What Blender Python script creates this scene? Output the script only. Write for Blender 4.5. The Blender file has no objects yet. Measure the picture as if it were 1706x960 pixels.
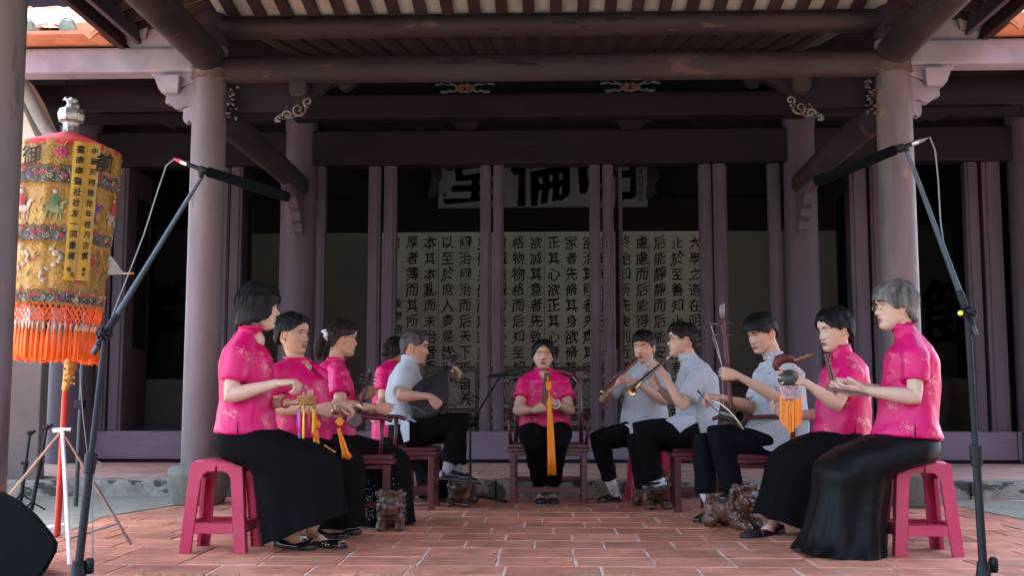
import bpy, bmesh, math, random
import numpy as np
from mathutils import Vector, Matrix, noise
from mathutils.bvhtree import BVHTree
random.seed(7)
SC = bpy.context.scene
COL = SC.collection
# ---------------------------------------------------------------- camera
F = 1850.0
PITCH = math.atan(190/F); YAW = math.atan(62/F*math.cos(PITCH)); CAMH = .742
cd = bpy.data.cameras.new('camera'); cam = bpy.data.objects.new('camera', cd); COL.objects.link(cam)
cd.sensor_width = 36; cd.lens = F/1706*36; cd.clip_start = .05; cd.clip_end = 600
cam.location = (0, 0, CAMH); cam.rotation_euler = (math.pi/2+PITCH, 0, YAW)
SC.camera = cam
# ---------------------------------------------------------------- light
SUN_EL = math.radians(70); SUN_AZ = math.radians(-14)
sd = Vector((math.sin(SUN_AZ)*math.cos(SUN_EL), math.cos(SUN_AZ)*math.cos(SUN_EL), math.sin(SUN_EL)))
W = bpy.data.worlds.new('World'); SC.world = W; W.use_nodes = True
nt = W.node_tree; bg = nt.nodes['Background']
sky = nt.nodes.new('ShaderNodeTexSky'); sky.sky_type = 'NISHITA'; sky.sun_disc = False
sky.sun_elevation = SUN_EL; sky.sun_rotation = math.atan2(sd.x, sd.y)
sky.air_density = 1.0; sky.dust_density = 2.5; sky.ozone_density = 1.0
nt.links.new(sky.outputs[0], bg.inputs[0]); bg.inputs[1].default_value = .15
ld = bpy.data.lights.new('sun', 'SUN'); ld.energy = 3.6; ld.angle = math.radians(.5); ld.color = (1, .95, .87)
lo = bpy.data.objects.new('sun', ld); COL.objects.link(lo); lo.location = (0, -5, 20)
lo.rotation_euler = sd.to_track_quat('Z', 'Y').to_euler()
SC.view_settings.view_transform = 'Standard'; SC.view_settings.look = 'None'
SC.view_settings.exposure = 3.5; SC.view_settings.gamma = 1
SC.render.engine = 'CYCLES'; SC.cycles.max_bounces = 8; SC.cycles.diffuse_bounces = 5
# ---------------------------------------------------------------- photograph pixel + distance -> point of the place
_fw = np.array([-math.sin(YAW)*math.cos(PITCH), math.cos(YAW)*math.cos(PITCH), math.sin(PITCH)])
_rt = np.array([math.cos(YAW), math.sin(YAW), 0.]); _up = np.cross(_rt, _fw)
def ray(px, py): return _fw + _rt*(px-853)/F - _up*(py-480)/F
def P(px, py, Y):
    d = ray(px, py); t = Y/d[1]
    return Vector((d[0]*t, Y, CAMH+d[2]*t))
def G(px, py, z=0.):
    d = ray(px, py); t = (z-CAMH)/d[2]
    return Vector((d[0]*t, d[1]*t, z))
def XP(px, Y, py=500): return P(px, py, Y).x
def ZP(py, Y, px=915): return P(px, py, Y).z
# ---------------------------------------------------------------- materials
_M = {}
def mat(name, col, rough=.6, metal=0., var=.15, vscale=6., bump=.0, bscale=40., stretch=(1, 1, 1), col2=None, rnd=0., coat=0., spec=.5,
        attr=None, stain=None, stain_scale=1.5, stain_amt=.5, sheen=0., aniso=None, trans=0., chips=None):
    if name in _M: return _M[name]
    m = bpy.data.materials.new(name); m.use_nodes = True; n = m.node_tree.nodes; l = m.node_tree.links
    b = n['Principled BSDF']; b.inputs['Roughness'].default_value = rough; b.inputs['Metallic'].default_value = metal
    b.inputs['Specular IOR Level'].default_value = spec; b.inputs['Coat Weight'].default_value = coat
    b.inputs['Sheen Weight'].default_value = sheen; b.inputs['Transmission Weight'].default_value = trans
    tc = n.new('ShaderNodeTexCoord'); mp = n.new('ShaderNodeMapping'); mp.inputs['Scale'].default_value = stretch
    l.new(tc.outputs['Object'], mp.inputs['Vector'])
    oi = n.new('ShaderNodeObjectInfo')
    if attr:
        at = n.new('ShaderNodeVertexColor'); at.layer_name = attr; base = at.outputs['Color']
    else:
        base = None
    nz = n.new('ShaderNodeTexNoise'); nz.inputs['Scale'].default_value = vscale; nz.inputs['Detail'].default_value = 6
    nz.inputs['Roughness'].default_value = .65
    nz.noise_dimensions = '4D'
    wmul = n.new('ShaderNodeMath'); wmul.operation = 'MULTIPLY'; wmul.inputs[1].default_value = 37.
    l.new(oi.outputs['Random'], wmul.inputs[0]); l.new(wmul.outputs[0], nz.inputs['W'])
    l.new(mp.outputs[0], nz.inputs['Vector'])
    mx = n.new('ShaderNodeMix'); mx.data_type = 'RGBA'
    ramp = n.new('ShaderNodeMapRange'); ramp.inputs['From Min'].default_value = .3; ramp.inputs['From Max'].default_value = .7
    l.new(nz.outputs['Fac'], ramp.inputs['Value']); l.new(ramp.outputs[0], mx.inputs['Factor'])
    c = col; c2 = col2 or tuple(min(1, x*(1+var*2)) for x in c); c1 = tuple(x*(1-var) for x in c)
    if base is None:
        mx.inputs[6].default_value = (*c1, 1); mx.inputs[7].default_value = (*c2, 1); cur = mx.outputs[2]
    else:
        mr = n.new('ShaderNodeMapRange'); mr.inputs['To Min'].default_value = 1-var; mr.inputs['To Max'].default_value = 1+var
        l.new(nz.outputs['Fac'], mr.inputs['Value'])
        vm = n.new('ShaderNodeVectorMath'); vm.operation = 'SCALE'; l.new(base, vm.inputs[0]); l.new(mr.outputs[0], vm.inputs['Scale'])
        cur = vm.outputs[0]
    if rnd:
        mr = n.new('ShaderNodeMapRange'); mr.inputs['To Min'].default_value = 1-rnd; mr.inputs['To Max'].default_value = 1+rnd
        l.new(oi.outputs['Random'], mr.inputs['Value'])
        vm = n.new('ShaderNodeVectorMath'); vm.operation = 'SCALE'; l.new(cur, vm.inputs[0]); l.new(mr.outputs[0], vm.inputs['Scale'])
        cur = vm.outputs[0]
    if stain:
        ge = n.new('ShaderNodeNewGeometry')
        s = n.new('ShaderNodeTexNoise'); s.inputs['Scale'].default_value = stain_scale; s.inputs['Detail'].default_value = 8; s.inputs['Roughness'].default_value = .7
        mp2 = n.new('ShaderNodeMapping'); mp2.inputs['Scale'].default_value = stretch; l.new(ge.outputs['Position'], mp2.inputs['Vector'])
        l.new(mp2.outputs[0], s.inputs['Vector'])
        r = n.new('ShaderNodeMapRange'); r.inputs['From Min'].default_value = .52; r.inputs['From Max'].default_value = .72; r.inputs['To Max'].default_value = stain_amt
        l.new(s.outputs['Fac'], r.inputs['Value'])
        m2 = n.new('ShaderNodeMix'); m2.data_type = 'RGBA'; l.new(r.outputs[0], m2.inputs['Factor']); l.new(cur, m2.inputs[6]); m2.inputs[7].default_value = (*stain, 1)
        cur = m2.outputs[2]
    for cc, cs, lo_, st_ in (chips or ()):
        g2 = n.new('ShaderNodeNewGeometry'); s = n.new('ShaderNodeTexNoise'); s.inputs['Scale'].default_value = cs; s.inputs['Detail'].default_value = 9; s.inputs['Roughness'].default_value = .62
        mp3 = n.new('ShaderNodeMapping'); mp3.inputs['Scale'].default_value = st_; mp3.inputs['Location'].default_value = (3.1*cs, 1.7, .4); l.new(g2.outputs['Position'], mp3.inputs['Vector']); l.new(mp3.outputs[0], s.inputs['Vector'])
        r = n.new('ShaderNodeMapRange'); r.inputs['From Min'].default_value = lo_; r.inputs['From Max'].default_value = lo_+.02; r.inputs['To Max'].default_value = .85
        l.new(s.outputs['Fac'], r.inputs['Value']); m2 = n.new('ShaderNodeMix'); m2.data_type = 'RGBA'; l.new(r.outputs[0], m2.inputs['Factor']); l.new(cur, m2.inputs[6]); m2.inputs[7].default_value = (*cc, 1); cur = m2.outputs[2]
    l.new(cur, b.inputs['Base Color'])
    rr = n.new('ShaderNodeMapRange'); rr.inputs['To Min'].default_value = max(.02, rough-.12); rr.inputs['To Max'].default_value = min(1, rough+.12)
    l.new(nz.outputs['Fac'], rr.inputs['Value']); l.new(rr.outputs[0], b.inputs['Roughness'])
    if bump:
        bz = n.new('ShaderNodeTexNoise'); bz.inputs['Scale'].default_value = bscale; bz.inputs['Detail'].default_value = 5
        l.new(mp.outputs[0], bz.inputs['Vector'])
        bp = n.new('ShaderNodeBump'); bp.inputs['Strength'].default_value = min(1, bump); bp.inputs['Distance'].default_value = .01
        l.new(bz.outputs['Fac'], bp.inputs['Height']); l.new(bp.outputs[0], b.inputs['Normal'])
    _M[name] = m; return m
PURPLE = (.070, .053, .070)
def M_(k):
    T = {
     'paint':   lambda: mat('faded_purple_paint', PURPLE, .62, var=.16, vscale=3, bump=.35, bscale=14, stretch=(1, 1, .25), stain=(.14, .115, .13), stain_scale=2.2, stain_amt=.5, chips=[((.05, .036, .048), 7, .67, (1, 1, .15))], spec=0.2),
     'paint_h': lambda: mat('faded_purple_paint_horizontal', (.026, .0185, .0205), .6, var=.35, vscale=3, bump=.35, bscale=14, stretch=(.22, 1, 1), stain=(.078, .06, .058), stain_scale=2.6, stain_amt=.6, chips=[((.095, .05, .045), 4, .62, (.3, 1, 1)), ((.01, .008, .01), 7, .63, (.15, 1, 1))], spec=0.15),  # same purple paint, beams darkened in colour for the shade under the roof
     'paint_shaded': lambda: mat('shade_dark_purple_beam', (.0145, .0098, .0145), .66, var=.3, vscale=3, bump=.35, bscale=14, stretch=(.22, 1, 1), stain=(.032, .024, .03), stain_scale=2.6, stain_amt=.6, spec=0.08),  # purple paint darkened further, standing in for shade on the rear beams
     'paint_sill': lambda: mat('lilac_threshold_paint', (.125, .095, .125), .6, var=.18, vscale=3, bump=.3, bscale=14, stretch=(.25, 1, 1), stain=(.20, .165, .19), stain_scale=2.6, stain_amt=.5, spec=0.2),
     'paint_lit': lambda: mat('lit_lilac_paint', (.20, .172, .205), .6, var=.2, vscale=4, bump=.2, bscale=20, stain=(.29, .25, .27), stain_scale=3, stain_amt=.5, spec=0.25),  # same purple paint lightened, standing in for daylight on the outer parts
     'column':  lambda: mat('weathered_column_paint', (.118, .094, .098), .5, var=.2, vscale=2.2, bump=.3, bscale=12, stretch=(1, 1, .3), stain=(.20, .165, .155), stain_scale=2.4, stain_amt=.7, chips=[((.22, .15, .07), 3.3, .61, (1, 1, .7)), ((.095, .075, .075), 5, .62, (1, 1, .25))], spec=0.22),
     'dark_wood': lambda: mat('dark_red_lacquer', (.075, .012, .016), .36, var=.3, vscale=9, bump=.08, bscale=60, coat=.05, stretch=(1, 1, .3)),
     'black_wood': lambda: mat('blackened_carved_wood', (.018, .014, .013), .4, var=.3, bump=.3, bscale=50),
     'interior': lambda: mat('dark_timber', (.016, .013, .017), .8, var=.3, spec=0.05),  # one even near-black timber colour
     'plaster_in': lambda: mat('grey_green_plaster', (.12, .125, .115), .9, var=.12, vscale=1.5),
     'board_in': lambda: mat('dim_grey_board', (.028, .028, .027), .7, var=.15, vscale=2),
     'plaster': lambda: mat('white_plaster', (.78, .77, .73), .9, var=.06, vscale=2, stain=(.5, .46, .4), stain_scale=.8, stain_amt=.4),
     'beige':   lambda: mat('beige_plaster', (.13, .108, .095), .9, var=.15, vscale=3, bump=.4, bscale=30),
     'panel':   lambda: mat('aged_cream_panel', (.40, .41, .365), .75, var=.07, vscale=2),
     'plaque':  lambda: mat('faded_plaque_board', (.16, .16, .165), .8, var=.08, vscale=2),
     'ink':     lambda: mat('black_ink', (.008, .008, .008), .7, var=.1),
     'tile':    lambda: mat('terracotta_floor_tile', (.44, .18, .105), .48, var=.3, spec=.3, vscale=5, bump=.3, bscale=45, rnd=.2, stain=(.55, .325, .20), stain_scale=2.6, stain_amt=.75, chips=[((.16, .06, .045), 9, .66, (1, 1, 1)), ((.10, .07, .05), 2.1, .70, (1, 1, 1))]),
     'tile2':   lambda: mat('worn_terrace_tile', (.42, .235, .17), .7, var=.16, vscale=4, bump=.25, bscale=40, rnd=.12, stain=(.48, .34, .27), stain_scale=1.5, stain_amt=.6),
     'grout':   lambda: mat('pale_lime_mortar', (.60, .51, .39), .95, var=.3, vscale=7, bump=.5, bscale=60, stain=(.22, .14, .10), stain_scale=4, stain_amt=.7),
     'stone':   lambda: mat('weathered_granite', (.22, .21, .17), .85, var=.3, vscale=9, bump=.7, bscale=60, stain=(.055, .06, .035), stain_scale=5, stain_amt=.9, chips=[((.022, .028, .014), 3.2, .55, (1, 1, 1.5))]),
     'basestone': lambda: mat('grey_column_base_stone', (.11, .112, .085), .8, var=.25, vscale=8, bump=.5, bscale=70, stain=(.08, .08, .07), stain_scale=5, stain_amt=.6),
     'concrete': lambda: mat('damp_grey_concrete', (.21, .20, .14), .85, var=.2, vscale=5, bump=.4, bscale=50, stain=(.16, .17, .13), stain_scale=3, stain_amt=.6),
     'paving':  lambda: mat('courtyard_paving', (.12, .125, .11), .9, var=.2, vscale=2, bump=.5, bscale=30, stain=(.14, .17, .08), stain_scale=1.2, stain_amt=.6),
     'grass':   lambda: mat('short_grass', (.09, .14, .035), .7, var=.4, vscale=20),
     'roof':    lambda: mat('orange_clay_roof_tile', (.46, .17, .085), .75, var=.25, vscale=7, bump=.4, bscale=30, rnd=.12, stain=(.55, .36, .2), stain_scale=4, stain_amt=.6),
     'glaze':   lambda: mat('green_glazed_cap', (.10, .15, .13), .22, var=.4, vscale=14, bump=.4, bscale=40, coat=.5, stain=(.42, .46, .4), stain_scale=9, stain_amt=.8),
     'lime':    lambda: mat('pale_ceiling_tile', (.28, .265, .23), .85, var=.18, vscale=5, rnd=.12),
     'shade_tile': lambda: mat('shade_dark_ceiling_tile', (.035, .034, .03), .85, var=.2, vscale=5),  # tile colour darkened in place of shade on the rear ceiling
     'rafter':  lambda: mat('brown_rafter_wood', (.03, .018, .017), .75, var=.25, vscale=5, stretch=(1, .2, 1), spec=0.1),
     'iron':    lambda: mat('rusty_iron_band', (.10, .065, .05), .6, metal=.4, var=.3, vscale=20, bump=.3),
    }
    return T[k]()
# ---------------------------------------------------------------- mesh building
class MB:
    def __init__(s): s.v = []; s.f = []; s.c = []; s.curcol = (1, 1, 1)
    def add(s, vs, fs, col=None):
        o = len(s.v); s.v += [tuple(v) for v in vs]; s.f += [tuple(i+o for i in f) for f in fs]
        s.c += [tuple(col or s.curcol)]*len(vs); return s
    def box(s, x0, x1, y0, y1, z0, z1, M=None):
        vs = [Vector((x, y, z)) for z in (z0, z1) for y in (y0, y1) for x in (x0, x1)]
        if M is not None: vs = [M @ v for v in vs]
        return s.add(vs, [(0, 2, 3, 1), (4, 5, 7, 6), (0, 1, 5, 4), (2, 6, 7, 3), (0, 4, 6, 2), (1, 3, 7, 5)])
    def bar(s, a, b, w, h, up=Vector((0, 0, 1))):           # box from a to b, w wide and h high
        a = Vector(a); b = Vector(b); d = (b-a); L = d.length; d.normalize()
        sx = d.cross(up)
        if sx.length < 1e-4: sx = Vector((1, 0, 0))
        sx.normalize(); uz = sx.cross(d)
        M = Matrix((( sx.x, d.x, uz.x, a.x), (sx.y, d.y, uz.y, a.y), (sx.z, d.z, uz.z, a.z), (0, 0, 0, 1)))
        return s.box(-w/2, w/2, 0, L, -h/2, h/2, M)
    def tube(s, pts, rad, n=10, cap=True, ref=None, closed=False):
        """loft along pts; rad: number, list of numbers or list of (ru, rv) where ru lies along ref"""
        pts = [Vector(p) for p in pts]; N = len(pts)
        if not isinstance(rad, (list, tuple)): rad = [rad]*N
        rad = [r if isinstance(r, (list, tuple)) else (r, r) for r in rad]
        vs = []; u = Vector(ref) if ref is not None else None
        for i in range(N):
            if closed: t = pts[(i+1) % N]-pts[i-1]
            else: t = pts[min(i+1, N-1)]-pts[max(i-1, 0)]
            if t.length < 1e-9: t = Vector((0, 0, 1))
            t.normalize()
            if u is None: u = Vector((1, 0, 0)) if abs(t.x) < .8 else Vector((0, 1, 0))
            uu = (Vector(ref) if ref is not None and not isinstance(ref, bool) else u); uu = uu-t*uu.dot(t)
            if uu.length < 1e-5: uu = t.orthogonal()
            uu.normalize(); u = uu; w = t.cross(uu)
            for k in range(n):
                a = 2*math.pi*k/n
                vs.append(pts[i]+uu*math.cos(a)*rad[i][0]+w*math.sin(a)*rad[i][1])
        fs = []
        for i in range(N if closed else N-1):
            j = (i+1) % N
            for k in range(n):
                k2 = (k+1) % n
                fs.append((i*n+k, i*n+k2, j*n+k2, j*n+k))
        if cap and not closed:
            fs.append(tuple(range(n-1, -1, -1))); fs.append(tuple((N-1)*n+k for k in range(n)))
        return s.add(vs, fs)
    def lathe(s, prof, c=(0, 0, 0), n=20, M=None, cap=True):
        vs = []; c = Vector(c)
        for r, z in prof:
            for k in range(n):
                a = 2*math.pi*k/n; v = Vector((r*math.cos(a), r*math.sin(a), z))
                if M is not None: v = M @ v
                vs.append(v+c)
        fs = [(i*n+k, i*n+(k+1) % n, (i+1)*n+(k+1) % n, (i+1)*n+k) for i in range(len(prof)-1) for k in range(n)]
        if cap: fs += [tuple(range(n-1, -1, -1)), tuple((len(prof)-1)*n+k for k in range(n))]
        return s.add(vs, fs)
    def ball(s, c, r, n=12, m=8, M=None):
        if not isinstance(r, (tuple, list)): r = (r, r, r)
        c = Vector(c); vs = []; fs = []
        for i in range(1, m):
            th = math.pi*i/m
            for k in range(n):
                a = 2*math.pi*k/n; v = Vector((r[0]*math.sin(th)*math.cos(a), r[1]*math.sin(th)*math.sin(a), r[2]*math.cos(th)))
                vs.append(c+(M @ v if M is not None else v))
        t = Vector((0, 0, r[2]))
        if M is not None: t = M @ t
        vs += [c+t, c-t]; T = len(vs)-2
        for i in range(m-2):
            for k in range(n): fs.append((i*n+k, (i+1)*n+k, (i+1)*n+(k+1) % n, i*n+(k+1) % n))
        for k in range(n): fs.append((T, k, (k+1) % n)); fs.append((T+1, (m-2)*n+(k+1) % n, (m-2)*n+k))
        return s.add(vs, fs)
    def prism(s, poly, d, fn):                                # poly: 2-D points, fn(u, v, w) -> point, w in d
        n = len(poly); vs = [fn(u, v, d[0]) for u, v in poly]+[fn(u, v, d[1]) for u, v in poly]
        fs = [tuple(range(n)), tuple(range(2*n-1, n-1, -1))]+[(i, i+n, (i+1) % n+n, (i+1) % n) for i in range(n)]
        return s.add(vs, fs)
    def grid(s, rows, closeu=False):
        nr = len(rows); nc = len(rows[0]); vs = [p for r in rows for p in r]
        fs = [(i*nc+k, i*nc+(k+1) % nc, (i+1)*nc+(k+1) % nc, (i+1)*nc+k) for i in range(nr-1) for k in range(nc if closeu else nc-1)]
        return s.add(vs, fs)
    def mesh(s, name, smooth=False, off=Vector((0, 0, 0)), colors=False):
        me = bpy.data.meshes.new(name); me.from_pydata([Vector(v)-off for v in s.v], [], s.f); me.validate()
        bm = bmesh.new(); bm.from_mesh(me); bmesh.ops.recalc_face_normals(bm, faces=bm.faces); bm.to_mesh(me); bm.free()
        if smooth: me.shade_smooth()
        if colors and len(me.vertices) == len(s.c):
            ca = me.color_attributes.new('Col', 'FLOAT_COLOR', 'POINT')
            ca.data.foreach_set('color', np.array([(*c, 1) for c in s.c], dtype=np.float32).ravel())
        return me
    def build(s, name, m, parent=None, smooth=False, bevel=0, colors=False, angle=None, sub=0, base=False):
        a = np.array(s.v); c = Vector(((a.max(0)+a.min(0))/2).tolist())
        if base: c.z = float(a[:, 2].min())
        me = s.mesh(name, smooth, c, colors); me.materials.append(m)
        return link(name, me, c, parent, bevel, angle, sub)
def wloc(o):
    v = o.location.copy()
    if o.parent: v += wloc(o.parent)
    return v
def link(name, me, loc, parent=None, bevel=0, angle=None, sub=0):
    o = bpy.data.objects.new(name, me); COL.objects.link(o)
    o.location = Vector(loc)
    if parent: o.parent = parent; o.location = Vector(loc)-wloc(parent)
    if bevel:
        b = o.modifiers.new('bevel', 'BEVEL'); b.width = bevel; b.segments = 2; b.limit_method = 'ANGLE'; b.angle_limit = math.radians(40)
    if sub:
        b = o.modifiers.new('sub', 'SUBSURF'); b.levels = sub; b.render_levels = sub
    if angle and me: me.set_sharp_from_angle(angle=math.radians(angle))
    return o
def thing(name, label, cat, loc=(0, 0, 0), group=None):
    o = bpy.data.objects.new(name, None); COL.objects.link(o); o.location = loc; o.empty_display_size = .1
    return tag(o, label, cat, group)
def tag(o, label=None, cat=None, group=None, kind=None):
    if label: o['label'] = label
    if cat: o['category'] = cat
    if group: o['group'] = group
    if kind: o['kind'] = kind
    return o
# glyphs of the built-in font as flat meshes, reused for every inscription
_G = {}
def glyph(ch, bold=.006):
    k = (ch, bold)
    if k in _G: return _G[k]
    cu = bpy.data.curves.new('g', 'FONT'); cu.body = ch; cu.size = 1; cu.align_x = 'LEFT'; cu.resolution_u = 2; cu.offset = bold
    o = bpy.data.objects.new('g', cu); COL.objects.link(o)
    dg = bpy.context.evaluated_depsgraph_get(); me = bpy.data.meshes.new_from_object(o.evaluated_get(dg))
    vs = np.array([v.co[:2] for v in me.vertices]); fs = [tuple(p.vertices) for p in me.polygons]
    bpy.data.objects.remove(o); bpy.data.curves.remove(cu); bpy.data.meshes.remove(me)
    if len(vs):
        if bold and (vs.max(0)-vs.min(0)).max() > 1.02: _G[k] = glyph(ch, 0); return _G[k]
        c = (vs.max(0)+vs.min(0))/2; vs = vs-c
    _G[k] = (vs, fs); return _G[k]
def write(mb, ch, c, size, ux=(1, 0, 0), uy=(0, 0, 1), bold=.006, brush=.0, wrap=None, heavy=0, shift=(0, 0)):
    """stand one character with its centre at c; brush > 0 gives the slant and swell of a brush hand"""
    vs, fs = glyph(ch, bold)
    if not len(vs): return
    if heavy:
        for a, b_ in ((-1, 0), (1, 0), (0, 1), (0, -1)):
            o_ = (a*heavy*size, b_*heavy*size*.6)
            if wrap: write(mb, ch, c, size, ux, uy, bold, brush, (lambda x, y, w=wrap, o_=o_: w(x+o_[0], y+o_[1])))
            else: write(mb, ch, c, size, ux, uy, bold, brush, shift=o_)
        return
    c = Vector(c)+Vector(ux)*shift[0]+Vector(uy)*shift[1]; ux = Vector(ux); uy = Vector(uy); sd = hash_(ch)+random.Random(len(mb.v)//7 % 5).random()*3 if not heavy and not any(shift) and not wrap else hash_(ch)
    out = []
    for x, y in vs:
        if brush:
            y2 = y+x*.10*brush+.035*brush*math.sin(x*5+sd)
            x2 = x*(1-.08*brush)+.03*brush*math.sin(y*6+sd*1.7)+.012*brush*math.sin(y*31+x*17)
            y2 += .012*brush*math.sin(x*37+y*11+sd)
            x, y = x2, y2
        out.append(wrap(x*size, y*size) if wrap else c+ux*(x*size)+uy*(y*size))
    mb.add(out, fs)
def hash_(s):
    h = 0
    for q in s: h = (h*131+ord(q)) % 1000003
    return (h % 1000)/100
# ================================================================ GROUND AND FLOORS
g = MB(); S = 120
g.box(-S, S, -S, S, -.30, -.016); tag(g.build('courtyard_ground', M_('paving')), kind='structure')
sb = MB(); sb.box(-7.2, 7.2, 4.55, 8.9, -.20, -.005)
floor = tag(sb.build('tile_floor', M_('grout')), kind='structure')
def tile_mesh(w, d, name, m):
    b = MB(); e = .004
    t = [(-w/2, -d/2), (w/2, -d/2), (w/2, d/2), (-w/2, d/2)]
    vs = [Vector((x, y, -.03)) for x, y in t]+[Vector((x, y, -e)) for x, y in t]+[Vector((x*(1-2*e/w), y*(1-2*e/d), 0)) for x, y in t]
    fs = [(8, 9, 10, 11)]+[(i, (i+1) % 4, 4+(i+1) % 4, 4+i) for i in range(4)]+[(4+i, 4+(i+1) % 4, 8+(i+1) % 4, 8+i) for i in range(4)]
    b.add(vs, fs); me = b.mesh(name); me.materials.append(m); return me
rows = [(4.60, .245, .300, .02), (4.85, .275, .43, -.20), (5.13, .285, .364, .12), (5.42, .33, .364, .115)]
y = 5.755; k = 0
while y < 8.66:
    rows.append((y, .302, .361, [-.08, .12, .02, .21, -.05, .15][k % 6])); y += .308; k += 1
n = 0
for (y0, d, w, off) in rows:
    me = tile_mesh(w-.012, d-.009, 'tile', M_('tile'))
    x = off-math.ceil(4.2/w)*w
    while x < 3.9:
        lim = 3.75 if y0 > 6.5 else 3.0
        if y0 < 5.4: lim = 2.75
        cx = x+w/2
        if abs(cx) < lim and n < 300 and not (y0 > 7.2 and abs(cx) > 3.35):
            o = link('tile', me, (cx+random.uniform(-.0015, .0015), y0+d/2, random.uniform(-.0012, .0012)), floor)
            o.rotation_euler = (random.uniform(-.002, .002), random.uniform(-.002, .002), random.uniform(-.003, .003)); n += 1
        x += w
# what lies outside the 300 tiles nearest the middle, as one part
rest = MB()
for (y0, d, w, off) in rows:
    x = off-math.ceil(7.2/w)*w
    lim = 3.75 if y0 > 6.5 else 3.0
    if y0 < 5.4: lim = 2.75
    while x < 7:
        cx = x+w/2
        if (abs(cx) >= lim and not (y0 > 7.2)) and abs(cx) < 6.9:
            rest.box(cx-w/2+.0045, cx+w/2-.0045, y0+.002, y0+d-.002, -.03, -.001)
        x += w
tag(rest.build('tile', M_('tile'), floor), kind='stuff')
# concrete drain surfaces beside the terrace step
dl = MB(); zt = .004
dl.add([G(x, y_, zt) for x, y_ in ((40, 826), (300, 826), (292, 842), (170, 862), (70, 905), (-150, 930), (-300, 830))], [(0, 1, 2, 3, 4, 5, 6)])
dl2 = MB()
dl2.add([G(x, y_, zt) for x, y_ in ((1552, 834), (1900, 838), (2000, 905), (1706, 866), (1590, 843))], [(0, 1, 2, 3, 4)])
tag(dl.build('concrete_path', M_('concrete')), kind='structure'); tag(dl2.build('concrete_path', M_('concrete')), kind='structure')
# terrace with its granite kerb
TZ = .13
tr = MB(); tr.box(-8, 8, 9.0, 19, -.2, TZ-.006); terrace = tag(tr.build('terrace', M_('tile2')), kind='structure')
x = -7.6; n = 0
while x < 7.6:
    w = random.uniform(1.0, 1.5)
    kb = MB(); kb.box(x+.003, min(x+w, 7.6)-.003, 8.72+random.uniform(-.01, .01), 9.06, -.1, TZ-random.uniform(0, .004))
    kb.build('kerb_stone', M_('stone'), terrace, bevel=.014); x += w
me = tile_mesh(.392, .392, 'tile', M_('tile2'))
for j in range(6):
    for i in range(-12, 12):
        o = link('tile', me, (i*.4+.2+(.2 if j % 2 else 0), 9.27+j*.4, TZ+random.uniform(-.001, .001)), terrace)
# ragged grass at the near edge
gr = MB()
for i in range(2600):
    x = random.uniform(-3, 3); yb = 4.72+.05*math.sin(x*7)+random.gauss(0, .035)
    if noise.noise(Vector((x*2.3, 3, 0))) < -.05 or yb > 4.83: continue
    h = random.uniform(.008, .028); a = random.uniform(0, 6.3); w = .0025
    dx, dy = math.cos(a)*w, math.sin(a)*w; lx, ly = random.gauss(0, .008), random.gauss(0, .008)
    gr.add([(x-dx, yb-dy, -.01), (x+dx, yb+dy, -.01), (x+lx, yb+ly, h)], [(0, 1, 2)])
tag(gr.build('grass', M_('grass')), kind='stuff', label='low tufts of grass along the near edge of the tiled floor')

# ================================================================ THE HALL
hall = thing('temple_hall', 'old timber hall with faded purple columns, beams and door frames under a tiled roof', 'building', (0, 11.3, 0))
def part(name, mb, m, parent=hall, **k): return mb.build(name, M_(m) if isinstance(m, str) else m, parent, **k)
CX = 2.565; CY = 8.15
# front columns with iron band and stone base
def column(x, y, r0, z0, z1, band=True, stone=True, m='column'):
    b = MB(); pr = [(r0*(1.03-.03*t-.05*max(0, t-.6)), z0+(z1-z0)*t) for t in [i/16 for i in range(17)]]
    b.lathe(pr, (x, y, 0), 40); c = part('column', b, m, smooth=True, angle=50)
    if stone:
        s_ = MB(); zz = z0
        s_.lathe([(.175, 0), (.185, .02), (.20, .06), (.222, .16), (.228, .22), (.215, .265), (.18, .285), (.12, .287)], (x, y, zz-.287), 24)
        part('base_stone', s_, 'basestone', c, bevel=.008)
    if band:
        s_ = MB(); s_.lathe([(r0+.004, -.04), (r0+.011, -.036), (r0+.011, .036), (r0+.004, .04)], (x, y, z1-.21), 40)
        for i in range(30):
            a = i/30*2*math.pi
            for dz in (-.03, .03): s_.ball((x+math.cos(a)*(r0+.012), y+math.sin(a)*(r0+.012), z1-.21+dz), .007, 6, 4)
        part('iron_band', s_, 'iron', c)
    return c
column(-CX, CY, .128, .287, 3.42); column(CX, CY, .128, .287, 3.42)
column(-CX-.03, 5.0, .128, .287, 3.36); column(CX+.03, 5.0, .128, .287, 3.36)
for s_ in (-1, 1):
    column(s_*CX, 11.25, .165, TZ, 3.9, band=False, stone=False, m='paint')
    column(s_*4.88, 11.25, .22, TZ, 3.9, band=False, stone=False, m='paint')
    column(s_*4.88, CY, .128, .287, 3.42)
# beams along the facade: (x0, x1, y, zlow, zhigh, depth, round, material)
def beam(x0, x1, y, zl, zh, dep, rnd=False, m='paint_h', name='beam'):
    b = MB()
    if rnd:
        n = 14; pts = [Vector((x0+(x1-x0)*i/n, y, (zl+zh)/2)) for i in range(n+1)]
        b.tube(pts, [(( zh-zl)/2, dep/2)]*(n+1), 24, ref=(0, 0, 1)); return part(name, b, m, smooth=True, angle=60)
    b.box(x0, x1, y-dep/2, y+dep/2, zl, zh); return part(name, b, m, bevel=.022)
z = lambda py, Y=CY: ZP(py, Y)
beam(-CX+.05, CX-.05, CY, z(59), z(24), .2, True, name='purlin')
beam(-CX+.06, CX-.06, CY+.01, z(24)-.004, z(17), .07)
beam(-CX+.06, CX-.06, CY, z(134), z(89), .17, True)
beam(-CX, CX, 10.9, ZP(198, 10.9), ZP(158, 10.9), .22, name='beam', m='paint_shaded')
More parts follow.
